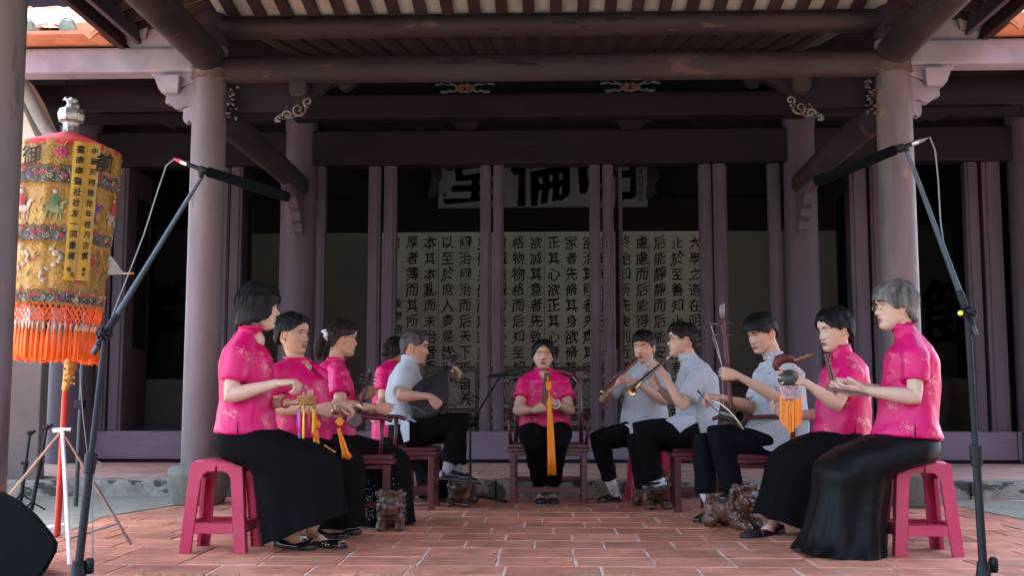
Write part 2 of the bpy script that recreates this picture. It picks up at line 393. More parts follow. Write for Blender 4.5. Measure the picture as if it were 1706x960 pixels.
beam(-CX-.02, CX+.02, 11.26, ZP(272, 11.16), ZP(214, 11.16), .2, name='lintel', m='paint_shaded')
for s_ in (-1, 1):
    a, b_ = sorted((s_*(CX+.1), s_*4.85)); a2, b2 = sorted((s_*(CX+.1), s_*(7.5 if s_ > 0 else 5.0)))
    beam(a2, b2, CY, z(119), z(77), .19, m='paint_lit', name='purlin')
    beam(a2, b2, 9.4, ZP(179, 9.4), ZP(133, 9.4), .2, True, m='paint_shaded')
    beam(a2, b2, 11.26, ZP(272, 11.16), ZP(214, 11.16), .2, name='lintel', m='paint_shaded')
    beam(a2, b2, 10.9, ZP(200, 10.9), ZP(186, 10.9), .12, m='paint_shaded')
# cloud shaped feet in the slot above the lintel
fx = lambda px, py, Y: (lambda w: P(px, py, Y))
def cut(poly, Y, dep, name, m, mirror=True, parent=hall, bevel=.008):
    out = []
    for s_ in ((1, -1) if mirror else (1,)):
        b = MB()
        def fn(u, v, w, s_=s_):
            q = P(u, v, Y); return Vector((q.x*s_, Y+w, q.z))
        b.prism(poly, (-dep/2, dep/2), fn); out.append(part(name, b, m, parent, bevel=bevel))
    return out
def smoothpoly(poly, n=4):
    out = []; N = len(poly)
    for i in range(N):
        p0, p1, p2, p3 = [poly[(i+j-1) % N] for j in range(4)]
        for k in range(n):
            t = k/n
            out.append(tuple(.5*((2*p1[c])+(-p0[c]+p2[c])*t+(2*p0[c]-5*p1[c]+4*p2[c]-p3[c])*t*t+(-p0[c]+3*p1[c]-3*p2[c]+p3[c])*t**3) for c in (0, 1)))
    return out
for cx in (776, 1051):
    b = MB(); poly = [(cx-38, 199), (cx+38, 199), (cx+22, 205), (cx+14, 216), (cx-14, 216), (cx-22, 205)]
    b.prism(poly, (-.03, .03), lambda u, v, w: P(u, v, 11.0)+Vector((0, w, 0))); part('bracket', b, 'paint_shaded')
cut([(150, 199), (262, 199), (272, 206), (290, 214), (300, 209), (310, 214), (318, 209), (322, 199), (322, 190), (150, 190)], 10.8, .05, 'bracket', 'paint_shaded')
# lit bracket sets outside the front columns
cut([(252, 121), (262, 109), (330, 106), (330, 138), (298, 150), (268, 152), (262, 134)], CY, .11, 'bracket', 'paint_lit')
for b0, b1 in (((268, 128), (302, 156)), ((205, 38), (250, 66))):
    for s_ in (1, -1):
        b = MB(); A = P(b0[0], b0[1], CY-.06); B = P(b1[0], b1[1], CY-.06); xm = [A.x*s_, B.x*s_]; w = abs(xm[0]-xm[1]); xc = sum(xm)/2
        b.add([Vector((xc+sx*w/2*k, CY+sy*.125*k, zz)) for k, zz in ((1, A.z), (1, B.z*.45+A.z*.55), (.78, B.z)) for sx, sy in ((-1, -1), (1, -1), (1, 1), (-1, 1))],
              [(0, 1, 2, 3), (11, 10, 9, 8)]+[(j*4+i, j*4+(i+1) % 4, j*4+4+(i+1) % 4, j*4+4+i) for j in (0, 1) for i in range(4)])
        part('bracket_block', b, 'paint_lit', bevel=.006)
cut([(279, 166), (281, 158), (290, 155), (300, 156), (306, 150), (314, 144), (330, 138), (330, 180), (312, 179), (306, 183), (296, 184), (289, 178), (285, 174), (281, 176), (278, 172)], CY, .09, 'bracket', 'paint_lit')
cut([(308, 182), (330, 176), (330, 206), (322, 208), (319, 202), (314, 207), (309, 205), (307, 198)], CY, .08, 'bracket', 'paint_lit')
cut([(172, 46), (176, 26), (215, 20), (255, 10), (332, 40), (332, 108), (300, 106), (248, 104), (232, 98), (222, 86), (210, 68), (204, 55), (176, 55)], CY-.02, .10, 'bracket', 'paint_lit')
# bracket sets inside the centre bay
cut([(385, 134), (592, 134), (588, 146), (578, 152), (568, 150), (566, 142), (556, 142), (540, 152), (524, 164), (510, 180), (498, 188), (385, 188)], CY+.10, .09, 'bracket', 'paint_shaded')
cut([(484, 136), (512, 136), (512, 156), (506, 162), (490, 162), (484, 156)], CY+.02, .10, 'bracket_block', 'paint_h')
# painted scroll and peony carvings
def scroll(cx, cy, Y, s, flip=1, m1=None):
    b = MB()
    for (ox, oy, r0, a0, turns) in ((0, 0, 13, 0, 1.3), (17, -13, 9, 1.5, 1.3), (-19, 10, 9, 3, 1.2), (-34, 15, 6, 1, 1)):
        pts = []
        for i in range(18):
            t = i/17; a = a0+turns*2*math.pi*t; r = r0*(1-t*.85)
            pts.append(P(cx+flip*(ox+r*math.cos(a))*s, cy+(oy+r*math.sin(a))*s, Y))
        b.tube(pts, [.010*(1-.5*i/17) for i in range(18)], 6)
    return b
mt_green = mat('faded_green_carving', (.05, .085, .065), .6, var=.3, vscale=30)
mt_red = mat('faded_red_carving', (.09, .025, .02), .6, var=.3, vscale=30)
mt_deep = mat('grimy_carving', (.07, .05, .048), .7, var=.6, vscale=60)
mt_cream = mat('faded_cream_carving', (.13, .125, .10), .6, var=.3, vscale=30)
for cx, cy, fl in ((497, 182, 1), (1333, 179, -1)):
    c = part('carved_scroll', scroll(cx, cy, CY+.06, .95, fl), mt_cream, smooth=True)
    part('carved_leaf', scroll(cx-12*fl, cy+6, CY+.09, .7, fl), mt_green, c, smooth=True)
    b = MB()
    for i in range(7): b.ball(P(cx+random.uniform(-24, 14)*fl, cy+random.uniform(-8, 12), CY+.05), random.uniform(.008, .014), 8, 6)
    part('carved_bud', b, mt_red, c, smooth=True)
for cx, cy in ((775, 146), (1050, 144)):
    Y = 10.78; b = MB(); c0 = P(cx, cy, Y)
    for i in range(9):
        a = i/9*2*math.pi; b.ball(c0+Vector((math.cos(a)*.07, 0, math.sin(a)*.035)), (.032, .02, .022), 10, 6)
    for dx in (-.028, .028): b.ball(c0+Vector((dx, -.02, 0)), (.022, .02, .02), 10, 6)
    fl = part('carved_peony', b, mt_red, smooth=True)
    for dx in (-.028, .028):
        q = MB(); pts = [c0+Vector((dx+.02*math.cos(a), -.038, .018*math.sin(a))) for a in [i/10*2*math.pi for i in range(10)]]
        q.tube(pts, .004, 5, closed=True); part('carved_petal_rim', q, mt_cream, fl)
    b = MB()
    for sgn in (-1, 1):
        for k, (l, up_) in enumerate(((.26, .05), (.22, .075), (.17, -.03), (.2, -.045))):
            pts = [c0+Vector((sgn*(.07+l*t*.8), .01, up_*math.sin(t*2.4)+.012*math.sin(t*9+k))) for t in [i/9 for i in range(10)]]
            b.tube(pts, [.011*(1-t*.6) for t in [i/9 for i in range(10)]], 6)
            b.ball(pts[-1], (.02, .01, .014), 8, 5)
    part('carved_leaf', b, mt_green, fl, smooth=True)
# carving on the inner side of the front columns and under the cross beams
for s_ in (-1, 1):
    b = MB()
    for i in range(22):
        c0 = Vector((s_*(CX-.18)+random.uniform(-.04, .04), CY-.02+random.uniform(-.02, .02), 3.12-.012*i+random.uniform(-.01, .01)))
        b.ball(c0, (random.uniform(.008, .02), .015, random.uniform(.006, .014)), 7, 5)
    tag(part('carved_bud', b, mt_deep, smooth=True), kind='stuff')
# side cross beams (front column back to inner column) and porch beams forward
for s_ in (-1, 1):
    b = MB(); x = s_*(CX-.03); rows_ = []
    for i in range(15):
        t = i/14; yy = CY+.1+(11.1-CY-.1)*t; zc = 2.935+.02*math.sin(math.pi*t)
        rows_.append((Vector((x, yy, zc)), (.115+.012*math.sin(math.pi*t), .095)))
    b.tube([r[0] for r in rows_], [r[1] for r in rows_], 20, ref=(0, 0, 1)); part('cross_beam', b, 'paint_h', smooth=True, angle=50)
    b = MB(); b.prism([(10.3, 2.86), (11.1, 2.86), (11.1, 2.42), (11.03, 2.46), (11.0, 2.53), (10.93, 2.56), (10.9, 2.64), (10.8, 2.67), (10.72, 2.76), (10.5, 2.82)], (-.05, .05), lambda u, v, w, x=x: Vector((x+w, u, v)))
    part('bracket', b, 'paint', bevel=.012)
    b = MB(); b.tube([Vector((s_*(CX), 8.1, 3.34)), Vector((s_*CX, 6.5, 3.34)), Vector((s_*CX, 4.2, 3.34))], [(.125, .125)]*3, 24, ref=(0, 0, 1))
    part('purlin', b, 'paint_h', smooth=True, angle=60)
    b = MB(); b.box(s_*(CX-.07) if s_ > 0 else s_*(CX+.07), s_*(CX+.07) if s_ > 0 else s_*(CX-.07), 5.1, 8.05, 2.83, 3.02)
    # edge board of the porch roof
    b = MB(); xx = s_*3.24; b.box(min(xx, xx-s_*.05), max(xx, xx-s_*.05), 3.3, 8.3, 3.40, 3.53); part('edge_board', b, 'rafter', bevel=.006)
    b = MB(); b.box(-.02+s_*3.1, .02+s_*3.1, 3.3, 8.3, 3.44, 3.56); part('edge_board', b, 'paint', bevel=.006)
# posts between column head and ridge
for s_ in (-1, 1):
    b = MB(); b.lathe([(.10, 3.40), (.125, 3.48), (.125, 3.66), (.10, 3.74)], (s_*CX, CY, 0), 24); part('post_head', b, 'paint_h', smooth=True, angle=50)
for px in (603, 1236):
    q = P(px, 0, CY+.55); b = MB(); b.lathe([(.03, -.13), (.09, -.09), (.115, 0), (.105, .08), (.07, .2)], (q.x, q.y, q.z+.03), 20); part('hanging_post', b, 'paint', smooth=True)
# ---------------- porch ceiling: rafters and pale tiles between
def ceil_strip(xa, xb, prof, pitch, w, along='y', name='rafter', mt='lime', rw='rafter', tnum=None):
    """prof: list of (y, z); rafters run along prof, repeated in x"""
    x = xa; i = 0
    while x < xb-1e-6:
        b = MB()
        for (ya, za), (yb, zb) in zip(prof[:-1], prof[1:]): b.bar((x+w/2, ya, za), (x+w/2, yb, zb), w, .034)
        part(name, b, rw); x += pitch
cprof = [(2.25, 3.10), (5.0, 3.74), (6.5, 3.88), (CY, 3.655)]
ceil_strip(-2.42, 2.42, cprof, .203, .088)
b = MB()
for (ya, za), (yb, zb) in zip(cprof[:-1], cprof[1:]): b.box(-2.5, 2.5, 0, math.hypot(yb-ya, zb-za), .012, .04, Matrix.Translation((0, ya, za)) @ Matrix.Rotation(math.atan2(zb-za, yb-ya), 4, 'X'))
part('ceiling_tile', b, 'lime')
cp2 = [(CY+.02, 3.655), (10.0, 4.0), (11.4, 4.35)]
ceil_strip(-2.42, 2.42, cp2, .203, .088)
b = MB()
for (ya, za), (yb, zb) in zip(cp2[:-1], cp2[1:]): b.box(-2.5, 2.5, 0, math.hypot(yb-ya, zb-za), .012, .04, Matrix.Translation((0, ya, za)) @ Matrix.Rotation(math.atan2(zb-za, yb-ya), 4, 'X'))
part('ceiling_tile', b, 'shade_tile')
# side eaves of the porch: short rafters sloping down outward
for s_ in (-1, 1):
    y = 3.35
    while y < 8.2:
        b = MB(); b.bar((s_*2.35, y, 3.80), (s_*3.22, y, 3.52), .085, .06); part('rafter', b, 'rafter'); y += .235
    b = MB(); b.add([Vector(v) for v in ((s_*2.3, 3.3, 3.86), (s_*3.26, 3.3, 3.55), (s_*3.26, 8.35, 3.55), (s_*2.3, 8.35, 3.86), (s_*2.3, 3.3, 3.89), (s_*3.26, 3.3, 3.58), (s_*3.26, 8.35, 3.58), (s_*2.3, 8.35, 3.89))],
          [(0, 1, 2, 3), (7, 6, 5, 4), (0, 4, 5, 1), (1, 5, 6, 2), (2, 6, 7, 3), (3, 7, 4, 0)])
    part('ceiling_tile', b, 'lime')
b = MB(); b.prism([(2.2, 3.10), (2.2, 3.18), (6.3, 4.3), (8.4, 4.3), (8.4, 4.12), (6.3, 4.12)], (-3.3, 3.3), lambda u, v, w: Vector((w, u, v))); part('roof', b, 'roof')  # front eave run forward and low, out of view, to cut sky light
# ---------------- main roof: slab, tile rolls, glazed caps, drip tiles
EY, EZ, SL = 7.92, 3.50, math.tan(math.radians(22.5))
RY = 15.2; rz = lambda y: EZ+(y-EY)*SL
for xa, xb in ((-9, -3.28), (3.28, 9)):
    b = MB(); b.prism([(EY, EZ-.03), (EY, EZ+.0), (RY, rz(RY)), (RY, rz(RY)-.1), (EY+.4, rz(EY+.4)-.06)], (xa, xb), lambda u, v, w: Vector((w, u, v))); part('roof', b, 'roof')
b = MB(); b.prism([(8.3, rz(8.3)+.12), (RY, rz(RY)+.02), (RY, rz(RY)-.1), (11.5, rz(11.5)-.2), (8.3, rz(8.3))], (-3.3, 3.3), lambda u, v, w: Vector((w, u, v))); part('roof', b, 'roof')
b = MB(); b.prism([(RY, rz(RY)), (22.5, rz(RY)-3), (22.5, rz(RY)-3.1), (RY, rz(RY)-.1)], (-9, 9), lambda u, v, w: Vector((w, u, v))); part('roof', b, 'roof')
rollm = MB(); L = 3.4; sa = math.atan(SL); ns = 12
for j in range(ns):
    y0 = j*L/ns; prof = []
    for q, yy in ((.064, y0), (.058, y0+L/ns*.97)):
        prof.append([Vector((q*math.cos(a), yy, q*.8*math.sin(a))) for a in [math.pi*k/8 for k in range(9)]])
    rollm.grid(prof)
    rollm.add([Vector((.064*math.cos(a), y0, .064*.8*math.sin(a))) for a in [math.pi*k/8 for k in range(9)]], [tuple(range(9))])
rme = rollm.mesh('roof_tile_roll', True); rme.materials.append(M_('roof'))
cap = MB(); cap.tube([Vector((0, -.06, .02)), Vector((0, .0, .02)), Vector((0, .16, .02))], [(.07, .07), (.078, .078), (.07, .07)], 16); cap.tube([Vector((0, -.075, .02)), Vector((0, -.06, .02))], [.055, .062], 14)
cme = cap.mesh('glazed_cap', True); cme.materials.append(M_('glaze')); cme.set_sharp_from_angle(angle=.7)
drip = MB(); dp = [(-.10, .02), (.10, .02), (.092, -.02), (.055, -.055), (.03, -.075), (0, -.105), (-.03, -.075), (-.055, -.055), (-.092, -.02)]
drip.prism(dp, (-.012, .012), lambda u, v, w: Vector((u, w, v))); dp2 = [(u*.7, v*.7) for u, v in dp]
drip.prism(dp2, (-.018, .0), lambda u, v, w: Vector((u, w, v)))
dme = drip.mesh('drip_tile'); dme.materials.append(M_('roof'))
pan = MB(); 
for j in range(ns):
    y0 = j*L/ns; pan.grid([[Vector((xx, yy, .012*(abs(xx)/.09)**2+lift)) for xx in (-.1, -.05, 0, .05, .1)] for yy, lift in ((y0, .022), (y0+L/ns, .003))])
pme = pan.mesh('roof_pan_tile'); pme.materials.append(M_('roof'))
for s_ in (-1, 1):
    i = 0
    x0 = abs(P(125, 60, EY).x)
    for i in range(-1, 12):
        x = s_*(x0+.02+i*.31) if i >= 0 else s_*(x0-.29)
        if abs(x) < 3.3 or abs(x) > 7.5: continue
        o = link('roof_tile', rme, (x, EY, EZ+.01), hall); o.rotation_euler = (sa, 0, 0)
        c = link('glazed_cap', cme, (x, EY-.02, EZ+.012), o); c.rotation_euler = (0, 0, 0); c.location = (0, -.02, .0)
        o = link('roof_tile', pme, (x+s_*.155, EY, EZ), hall); o.rotation_euler = (sa, 0, 0)
    for i in range(13):
        x = s_*(abs(P(160, 78, EY).x)+i*.62*.5*2)
        if abs(x) < 7.5: link('drip_tile', dme, (x, EY-.11, EZ-.005), hall)
    xe = sorted((s_*3.3, s_*7.5)); b = MB(); b.box(xe[0], xe[1], EY-.10, EY+.2, EZ-.062, EZ-.035); part('edge_board', b, 'roof')
# ---------------- door wall: sill, posts, upper wall
DY = 11.3
for xa, xb in ((-5.1, -4.62), (-4.62, -CX), (-CX, CX), (CX, 4.62), (4.62, 7.5)):
    b = MB(); b.box(xa+.003, xb-.003, DY-.09, DY+.09, TZ+.035, .447); part('threshold', b, 'paint_sill', bevel=.012)
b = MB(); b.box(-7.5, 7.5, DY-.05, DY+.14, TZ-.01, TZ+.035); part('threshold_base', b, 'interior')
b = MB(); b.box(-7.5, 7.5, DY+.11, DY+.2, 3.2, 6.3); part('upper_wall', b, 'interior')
posts = [(166, 186), (190, 212), (372, 381), (383, 403), (466, 482), (524, 541), (613, 634), (639, 660), (800, 818), (822, 839), (983, 1001), (1005, 1023),
         (1167, 1187), (1190, 1211), (1283, 1303), (1345, 1361), (1418, 1447), (1452, 1470), (1612, 1634), (1640, 1671), (1700, 1730), (100, 128)]
for k, (a, b_) in enumerate(posts):
    x0, x1 = XP(a, DY), XP(b_, DY); b = MB(); dy = .012*(k % 2)
    b.box(x0, x1, DY-.055-dy, DY+.055, .44, 3.26)
    b.box(x0+(x1-x0)*.22, x1-(x1-x0)*.22, DY-.068-dy, DY-.05-dy, .46, 3.24)
    part('door_post', b, 'paint', bevel=.008)
# folded-back door leaves seen edge on, inside
def leaf(px, d0, d1, xw=.04):
    x = XP(px, DY); b = MB(); b.box(x-xw/2, x+xw/2, d0, d1, .46, 3.2)
    f = part('door_leaf', b, 'paint', bevel=.006)
    q = MB(); q.box(x-xw/2-.01, x+xw/2+.01, d0+.1, d1-.1, 1.3, 2.9); part('door_lattice', q, 'interior', f)
leaf(1036, 11.4, 11.95); leaf(1214, 11.4, 11.9); leaf(1424, 11.4, 11.9); leaf(207, 11.4, 11.95); leaf(398, 11.4, 11.7)
# ---------------- interior
BY = 15.0
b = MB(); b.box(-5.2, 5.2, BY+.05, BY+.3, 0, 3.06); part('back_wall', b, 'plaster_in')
b = MB(); b.box(-5.2, 5.2, BY-.1, BY+.4, 3.065, 3.5); part('beam', b, 'paint_shaded')
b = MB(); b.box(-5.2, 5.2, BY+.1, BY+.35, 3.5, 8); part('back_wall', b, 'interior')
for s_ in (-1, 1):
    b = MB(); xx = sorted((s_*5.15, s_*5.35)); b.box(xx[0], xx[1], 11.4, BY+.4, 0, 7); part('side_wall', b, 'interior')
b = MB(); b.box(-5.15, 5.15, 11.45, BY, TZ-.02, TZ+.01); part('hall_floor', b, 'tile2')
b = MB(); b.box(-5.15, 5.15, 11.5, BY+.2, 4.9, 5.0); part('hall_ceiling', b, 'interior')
# side bay character boards
for px, ch, Y in ((258, '孝', 14.2), (1588, '節', 14.2), (1700, '義', 14.2)):
    x = XP(px, Y); b = MB(); b.box(x-.45, x+.45, Y, Y+.05, .9, 3.0); f = part('character_board', b, 'board_in')
    q = MB(); write(q, ch, (x, Y-.004, 1.9), .95, heavy=.02, brush=1); part('character', q, 'ink', f)
# carved screens left dark behind side doors
for px in (258, 1575):
    x = XP(px, 12.6); b = MB(); b.box(x-.9, x+.9, 12.6, 12.66, TZ, 1.0); part('partition', b, 'black_wood')
# ---------------- calligraphy screen
scr = thing('calligraphy_screen', 'long cream screen of brushed black classical text on the back wall', 'calligraphy', (0, BY, .4))
txt = "大學之道在明明德在親民在止於至善知止而后有定定而后能靜靜而后能安安而后能慮慮而后能得物有本末事有終始知所先後則近道矣古之欲明明德於天下者先治其國欲治其國者先齊其家欲齊其家者先脩其身欲脩其身者先正其心欲正其心者先誠其意欲誠其意者先致其知致知在格物物格而后知至知至而后意誠意誠而后心正心正而后身脩身脩而后家齊家齊而后國治國治而后天下平自天子以至於庶人壹是皆以脩身為本其本亂而末治者否矣其所厚者薄而其所薄者厚未之有也"
cols = [txt[i:i+12] for i in range(0, len(txt), 12)]
SY = BY-.05; ptop = ZP(386, SY); pbot = .42
edges = [1260, 1083, 907, 730, 553]
for pi in range(4):
    x1, x0 = XP(edges[pi], SY, 550), XP(edges[pi+1], SY, 550)
    b = MB(); b.box(x0+.004, x1-.004, SY, SY+.04, pbot, ptop)
    if pi == 0: b = MB(); b.box(x0+.004, XP(1172, SY, 550), SY, SY+.04, pbot, ptop)
    if pi == 3: b = MB(); b.box(XP(612, SY, 550), x1-.004, SY, SY+.04, pbot, ptop)
    pn = b.build('panel', M_('panel'), scr, bevel=.003)
    ln = MB()
    for k in range(1, 6):
        xr = x1-(x1-x0)*k/6
        if XP(612, SY, 550) < xr < XP(1170, SY, 550): ln.box(xr-.0015, xr+.0015, SY-.002, SY, pbot+.02, ptop-.03)
    if ln.v: ln.build('ruled_line', mat('faint_rule', (.3, .28, .22), .8), pn)
    q = MB()
    for k in range(6):
        ci = pi*6+k-3
        ci = [0, 1, 2][k] if pi == 0 and k < 3 else (pi*6+k-3)
        if pi == 0 and k >= 3: continue
        if not 0 <= ci < len(cols): continue
        for r, ch in enumerate(cols[ci]):
            cxp = 1158-29.45*ci
            c = P(cxp, 404+26.2*r, SY-.003); write(q, ch, c, .192*random.uniform(.92, 1.08), heavy=.007, brush=1.1)
    if pi == 3:
        for r, ch in enumerate('後學趙人臨'): write(q, ch, P(662, 505+22*r, SY-.003), .14, heavy=.012, brush=1)
    if q.v: q.build('lettering', M_('ink'), pn)
# first panel carries the first three columns at its right edge
# ---------------- name board
pl = thing('name_board', 'large pale board with three big black characters high on the back wall', 'plaque', (0, BY-.2, 3.2))
PY = BY-.35
b = MB(); A = P(730, 346, PY); B = P(1079, 346, PY); b.box(A.x, B.x, PY, PY+.05, A.z, A.z+1.25); bo = b.build('board', M_('plaque'), pl, bevel=.005)
q = MB()
for px, ch in ((790, '堂'), (903, '倫'), (1012, '明')): q1 = MB(); write(q1, ch, P(px, 285, PY-.004), .92, heavy=.019, brush=.8); q1.build('character', M_('ink'), pl)
for r, ch in enumerate('壬辰年四月良旦'): write(q, ch, P(1067, 262+11.5*r, PY-.004), .085, heavy=.015, brush=.6)
for r, ch in enumerate('敬書'): write(q, ch, P(741, 325+9*r, PY-.004), .06, heavy=.015, brush=.6)
q.build('lettering', M_('ink'), pl)
for px in (724, 1086):
    c = P(px, 305, PY-.02); b = MB(); pts = smoothpoly([(-.08, -.2), (.06, -.14), (.03, -.02), (.10, .1), (.02, .3), (-.07, .35), (-.04, .1)], 4)
    b.prism(pts, (-.03, .03), lambda u, v, w, c=c: c+Vector((u, w, v))); b.build('carved_hook', M_('black_wood'), pl)
# ---------------- white gable wall to the left of the hall, grey curved coping
gw = thing('gable_wall', 'bright white plaster wall with a grey curved coping left of the hall', 'wall', (-5, 9, 0))
GY = 8.95
def gp(px, py, w=0): return P(px, py, GY)+Vector((0, w, 0))
poly = [(-250, -60), (-40, 60), (33, 128), (52, 160), (72, 205), (94, 240), (62, 262), (50, 300), (50, 815), (-250, 815)]
b = MB(); b.prism(poly, (0, .25), gp); b.build('wall', M_('plaster'), gw)
edge = [(20, 112), (36, 134), (52, 162), (62, 184), (78, 214), (96, 240)]
b = MB(); b.tube([gp(x, y, -.04) for x, y in edge], [.055]*len(edge), 8); b.build('coping', mat('grey_coping', (.33, .35, .37), .8), gw, smooth=True)
edge2 = [(26, 146), (42, 168), (56, 200), (72, 236), (80, 250)]
b = MB(); b.tube([gp(x, y, -.04) for x, y in edge2], [.03]*len(edge2), 8)
for x, y in ((38, 150), (47, 172), (60, 200), (70, 222)):
    b.tube([gp(x+3, y-6, -.05), gp(x-2, y+12, -.05)], .02, 6)
b.build('carved_trim', mat('dark_grey_trim', (.10, .13, .12), .8), gw)
lw = MB(); lw.box(-5.6, XP(79, 8.85), 8.80, 8.93, .0, ZP(590, 8.85)); tag(lw.build('low_wall', M_('beige'), bevel=.01), 'low beige plaster wall behind the embroidered parasol at far left', 'wall')
# terrain backdrop far behind so that the horizon is closed: courtyard trees are hidden by the hall

# ---------------- unseen halls added behind and beside the camera to block sky light
def sky_blocking_hall(lab, x0, x1, y0, y1, h, axis):
    t = thing('sky_blocking_hall', lab, 'building', ((x0+x1)/2, (y0+y1)/2, 0)); b = MB(); b.box(x0, x1, y0, y1, -.02, h); b.build('wall', mat('sky_blocking_grey_wall', (.11, .11, .105), .9, var=.2, bump=.3), t)  # wall kept neutral grey to limit coloured bounce
    b = MB()
    if axis == 'x': b.prism([(y0-1, h-.1), (y1+1, h-.1), ((y0+y1)/2, h+1.8)], (x0-.5, x1+.5), lambda u, v, w: Vector((w, u, v)))
    else: b.prism([(x0-1, h-.1), (x1+1, h-.1), ((x0+x1)/2, h+1.8)], (y0-.5, y1+.5), lambda u, v, w: Vector((u, w, v)))
    b.build('roof', M_('roof'), t)  # roof of the added sky-blocking hall
sky_blocking_hall('unseen grey hall added opposite the old hall to block low sky light', -16, 16, -17, -12, 5.2, 'x')
sky_blocking_hall('unseen grey gallery added on the right to block side light', 7.8, 11, -11, 6.5, 4.6, 'y')
# ================================================================ PEOPLE
def unit(v): v = Vector(v); return v.normalized()
SKIN = {
 'fair': (.58, .385, .27), 'mid': (.50, .31, .205), 'tan': (.42, .245, .155), 'boy': (.49, .30, .20)}
m_skin = mat('skin', (1, 1, 1), .48, attr='Col', var=.09, vscale=22, bump=.12, bscale=160, spec=.4)
for _n in m_skin.node_tree.nodes:
    if _n.type == 'BSDF_PRINCIPLED':
        _n.inputs['Subsurface Weight'].default_value = .12; _n.inputs['Subsurface Radius'].default_value = (.02, .008, .004); _n.inputs['Subsurface Scale'].default_value = .4
m_eye = mat('eye_white', (.55, .52, .48), .25, var=.02); m_iris = mat('dark_iris', (.012, .008, .006), .12, var=.05)
def cloth(name, col, rough, bump, bscale, sheen=0., spec=.4, var=.08, vscale=5): return mat(name, col, rough, var=var, vscale=vscale, bump=bump, bscale=bscale, sheen=sheen, spec=spec)
m_pink = cloth('magenta_silk', (.56, .002, .115), .44, .10, 60, spec=.35)
m_pinkdark = cloth('magenta_piping', (.50, .004, .09), .5, .2, 120)
m_linen = cloth('pale_grey_blue_linen', (.36, .405, .43), .85, .5, 220, sheen=.15, var=.06)
m_linend = cloth('grey_linen_seam', (.30, .34, .37), .85, .3, 200)
m_black = cloth('black_cotton', (.0035, .0035, .004), .85, .3, 150, var=.2, spec=.08)
m_satin = cloth('black_satin', (.004, .0038, .004), .48, .10, 80, var=.2, spec=.12)
m_navy = cloth('dark_navy_wool', (.0035, .004, .0065), .85, .35, 170, var=.2, spec=.09)
m_leather = cloth('black_shoe_leather', (.012, .012, .013), .22, .1, 90, spec=.6)
m_sole = mat('dark_rubber_sole', (.02, .018, .016), .7)
m_sock = cloth('white_sock', (.66, .66, .68), .9, .6, 150); m_sockg = cloth('grey_sock', (.22, .22, .23), .9, .6, 150)
m_gold = mat('gold_thread', (.50, .24, .12), .45, metal=.2, var=.2, vscale=60); m_pale = mat('pale_pink_thread', (.70, .27, .33), .5, var=.2, vscale=60)
def hairmat(name, c, c2):
    m = mat(name, c, .5, var=.3, vscale=30, stretch=(1, 1, .12), col2=c2, bump=.7, bscale=150, spec=.2); return m
m_hair = {'black': hairmat('black_hair', (.0025, .0022, .0022), (.009, .0075, .007)), 'brown': hairmat('dark_brown_hair', (.007, .004, .0035), (.028, .015, .011)),
          'grey': hairmat('grey_hair', (.03, .026, .023), (.26, .24, .215)), 'salt': hairmat('salt_and_pepper_hair', (.012, .012, .012), (.12, .12, .12))}
def lerp_tab(tab, x):
    if x <= tab[0][0]: return tab[0][1]
    for (a, va), (b, vb) in zip(tab[:-1], tab[1:]):
        if x <= b:
            t = (x-a)/(b-a); t = t*t*(3-2*t)*.5+t*.5; return va+(vb-va)*t
    return tab[-1][1]
XF = [(-.118, .040), (-.112, .066), (-.104, .078), (-.092, .083), (-.08, .0795), (-.068, .083), (-.055, .085), (-.04, .081), (-.02, .081), (0, .079), (.01, .0785), (.025, .086), (.04, .088), (.06, .085), (.08, .074), (.098, .054), (.11, .030), (.118, .0)]
XB = [(-.118, .035), (-.112, .02), (-.104, .005), (-.092, -.018), (-.08, -.036), (-.06, -.060), (-.04, -.080), (-.02, -.092), (0, -.099), (.03, -.103), (.055, -.098), (.08, -.080), (.098, -.057), (.11, -.030), (.118, 0)]
WD = [(-.118, .014), (-.112, .026), (-.104, .034), (-.092, .045), (-.08, .053), (-.06, .061), (-.04, .066), (-.02, .070), (0, .074), (.02, .076), (.05, .073), (.08, .059), (.098, .040), (.11, .022), (.118, 0)]
def hring(z, a):
    """head outline at height z, angle a (0 = face, pi = back); local x forward, y left"""
    xf, xb, w = lerp_tab(XF, z), lerp_tab(XB, z), lerp_tab(WD, z); c, s = math.cos(a), math.sin(a)
    cx = xb+(xf-xb)*.44
    ca = abs(c)**.86*(1 if c > 0 else -1)
    x = cx+(ca*(xf-cx) if c > 0 else ca*(cx-xb)); y = w*abs(s)**.92*(1 if s > 0 else -1)
    return x, y
def gs(x, s): return math.exp(-.5*(x/s)**2)
NOSE = [(-.046, 0), (-.041, .004), (-.036, .014), (-.030, .0195), (-.024, .020), (-.012, .013), (0, .0075), (.012, .004), (.022, .001), (.03, 0)]
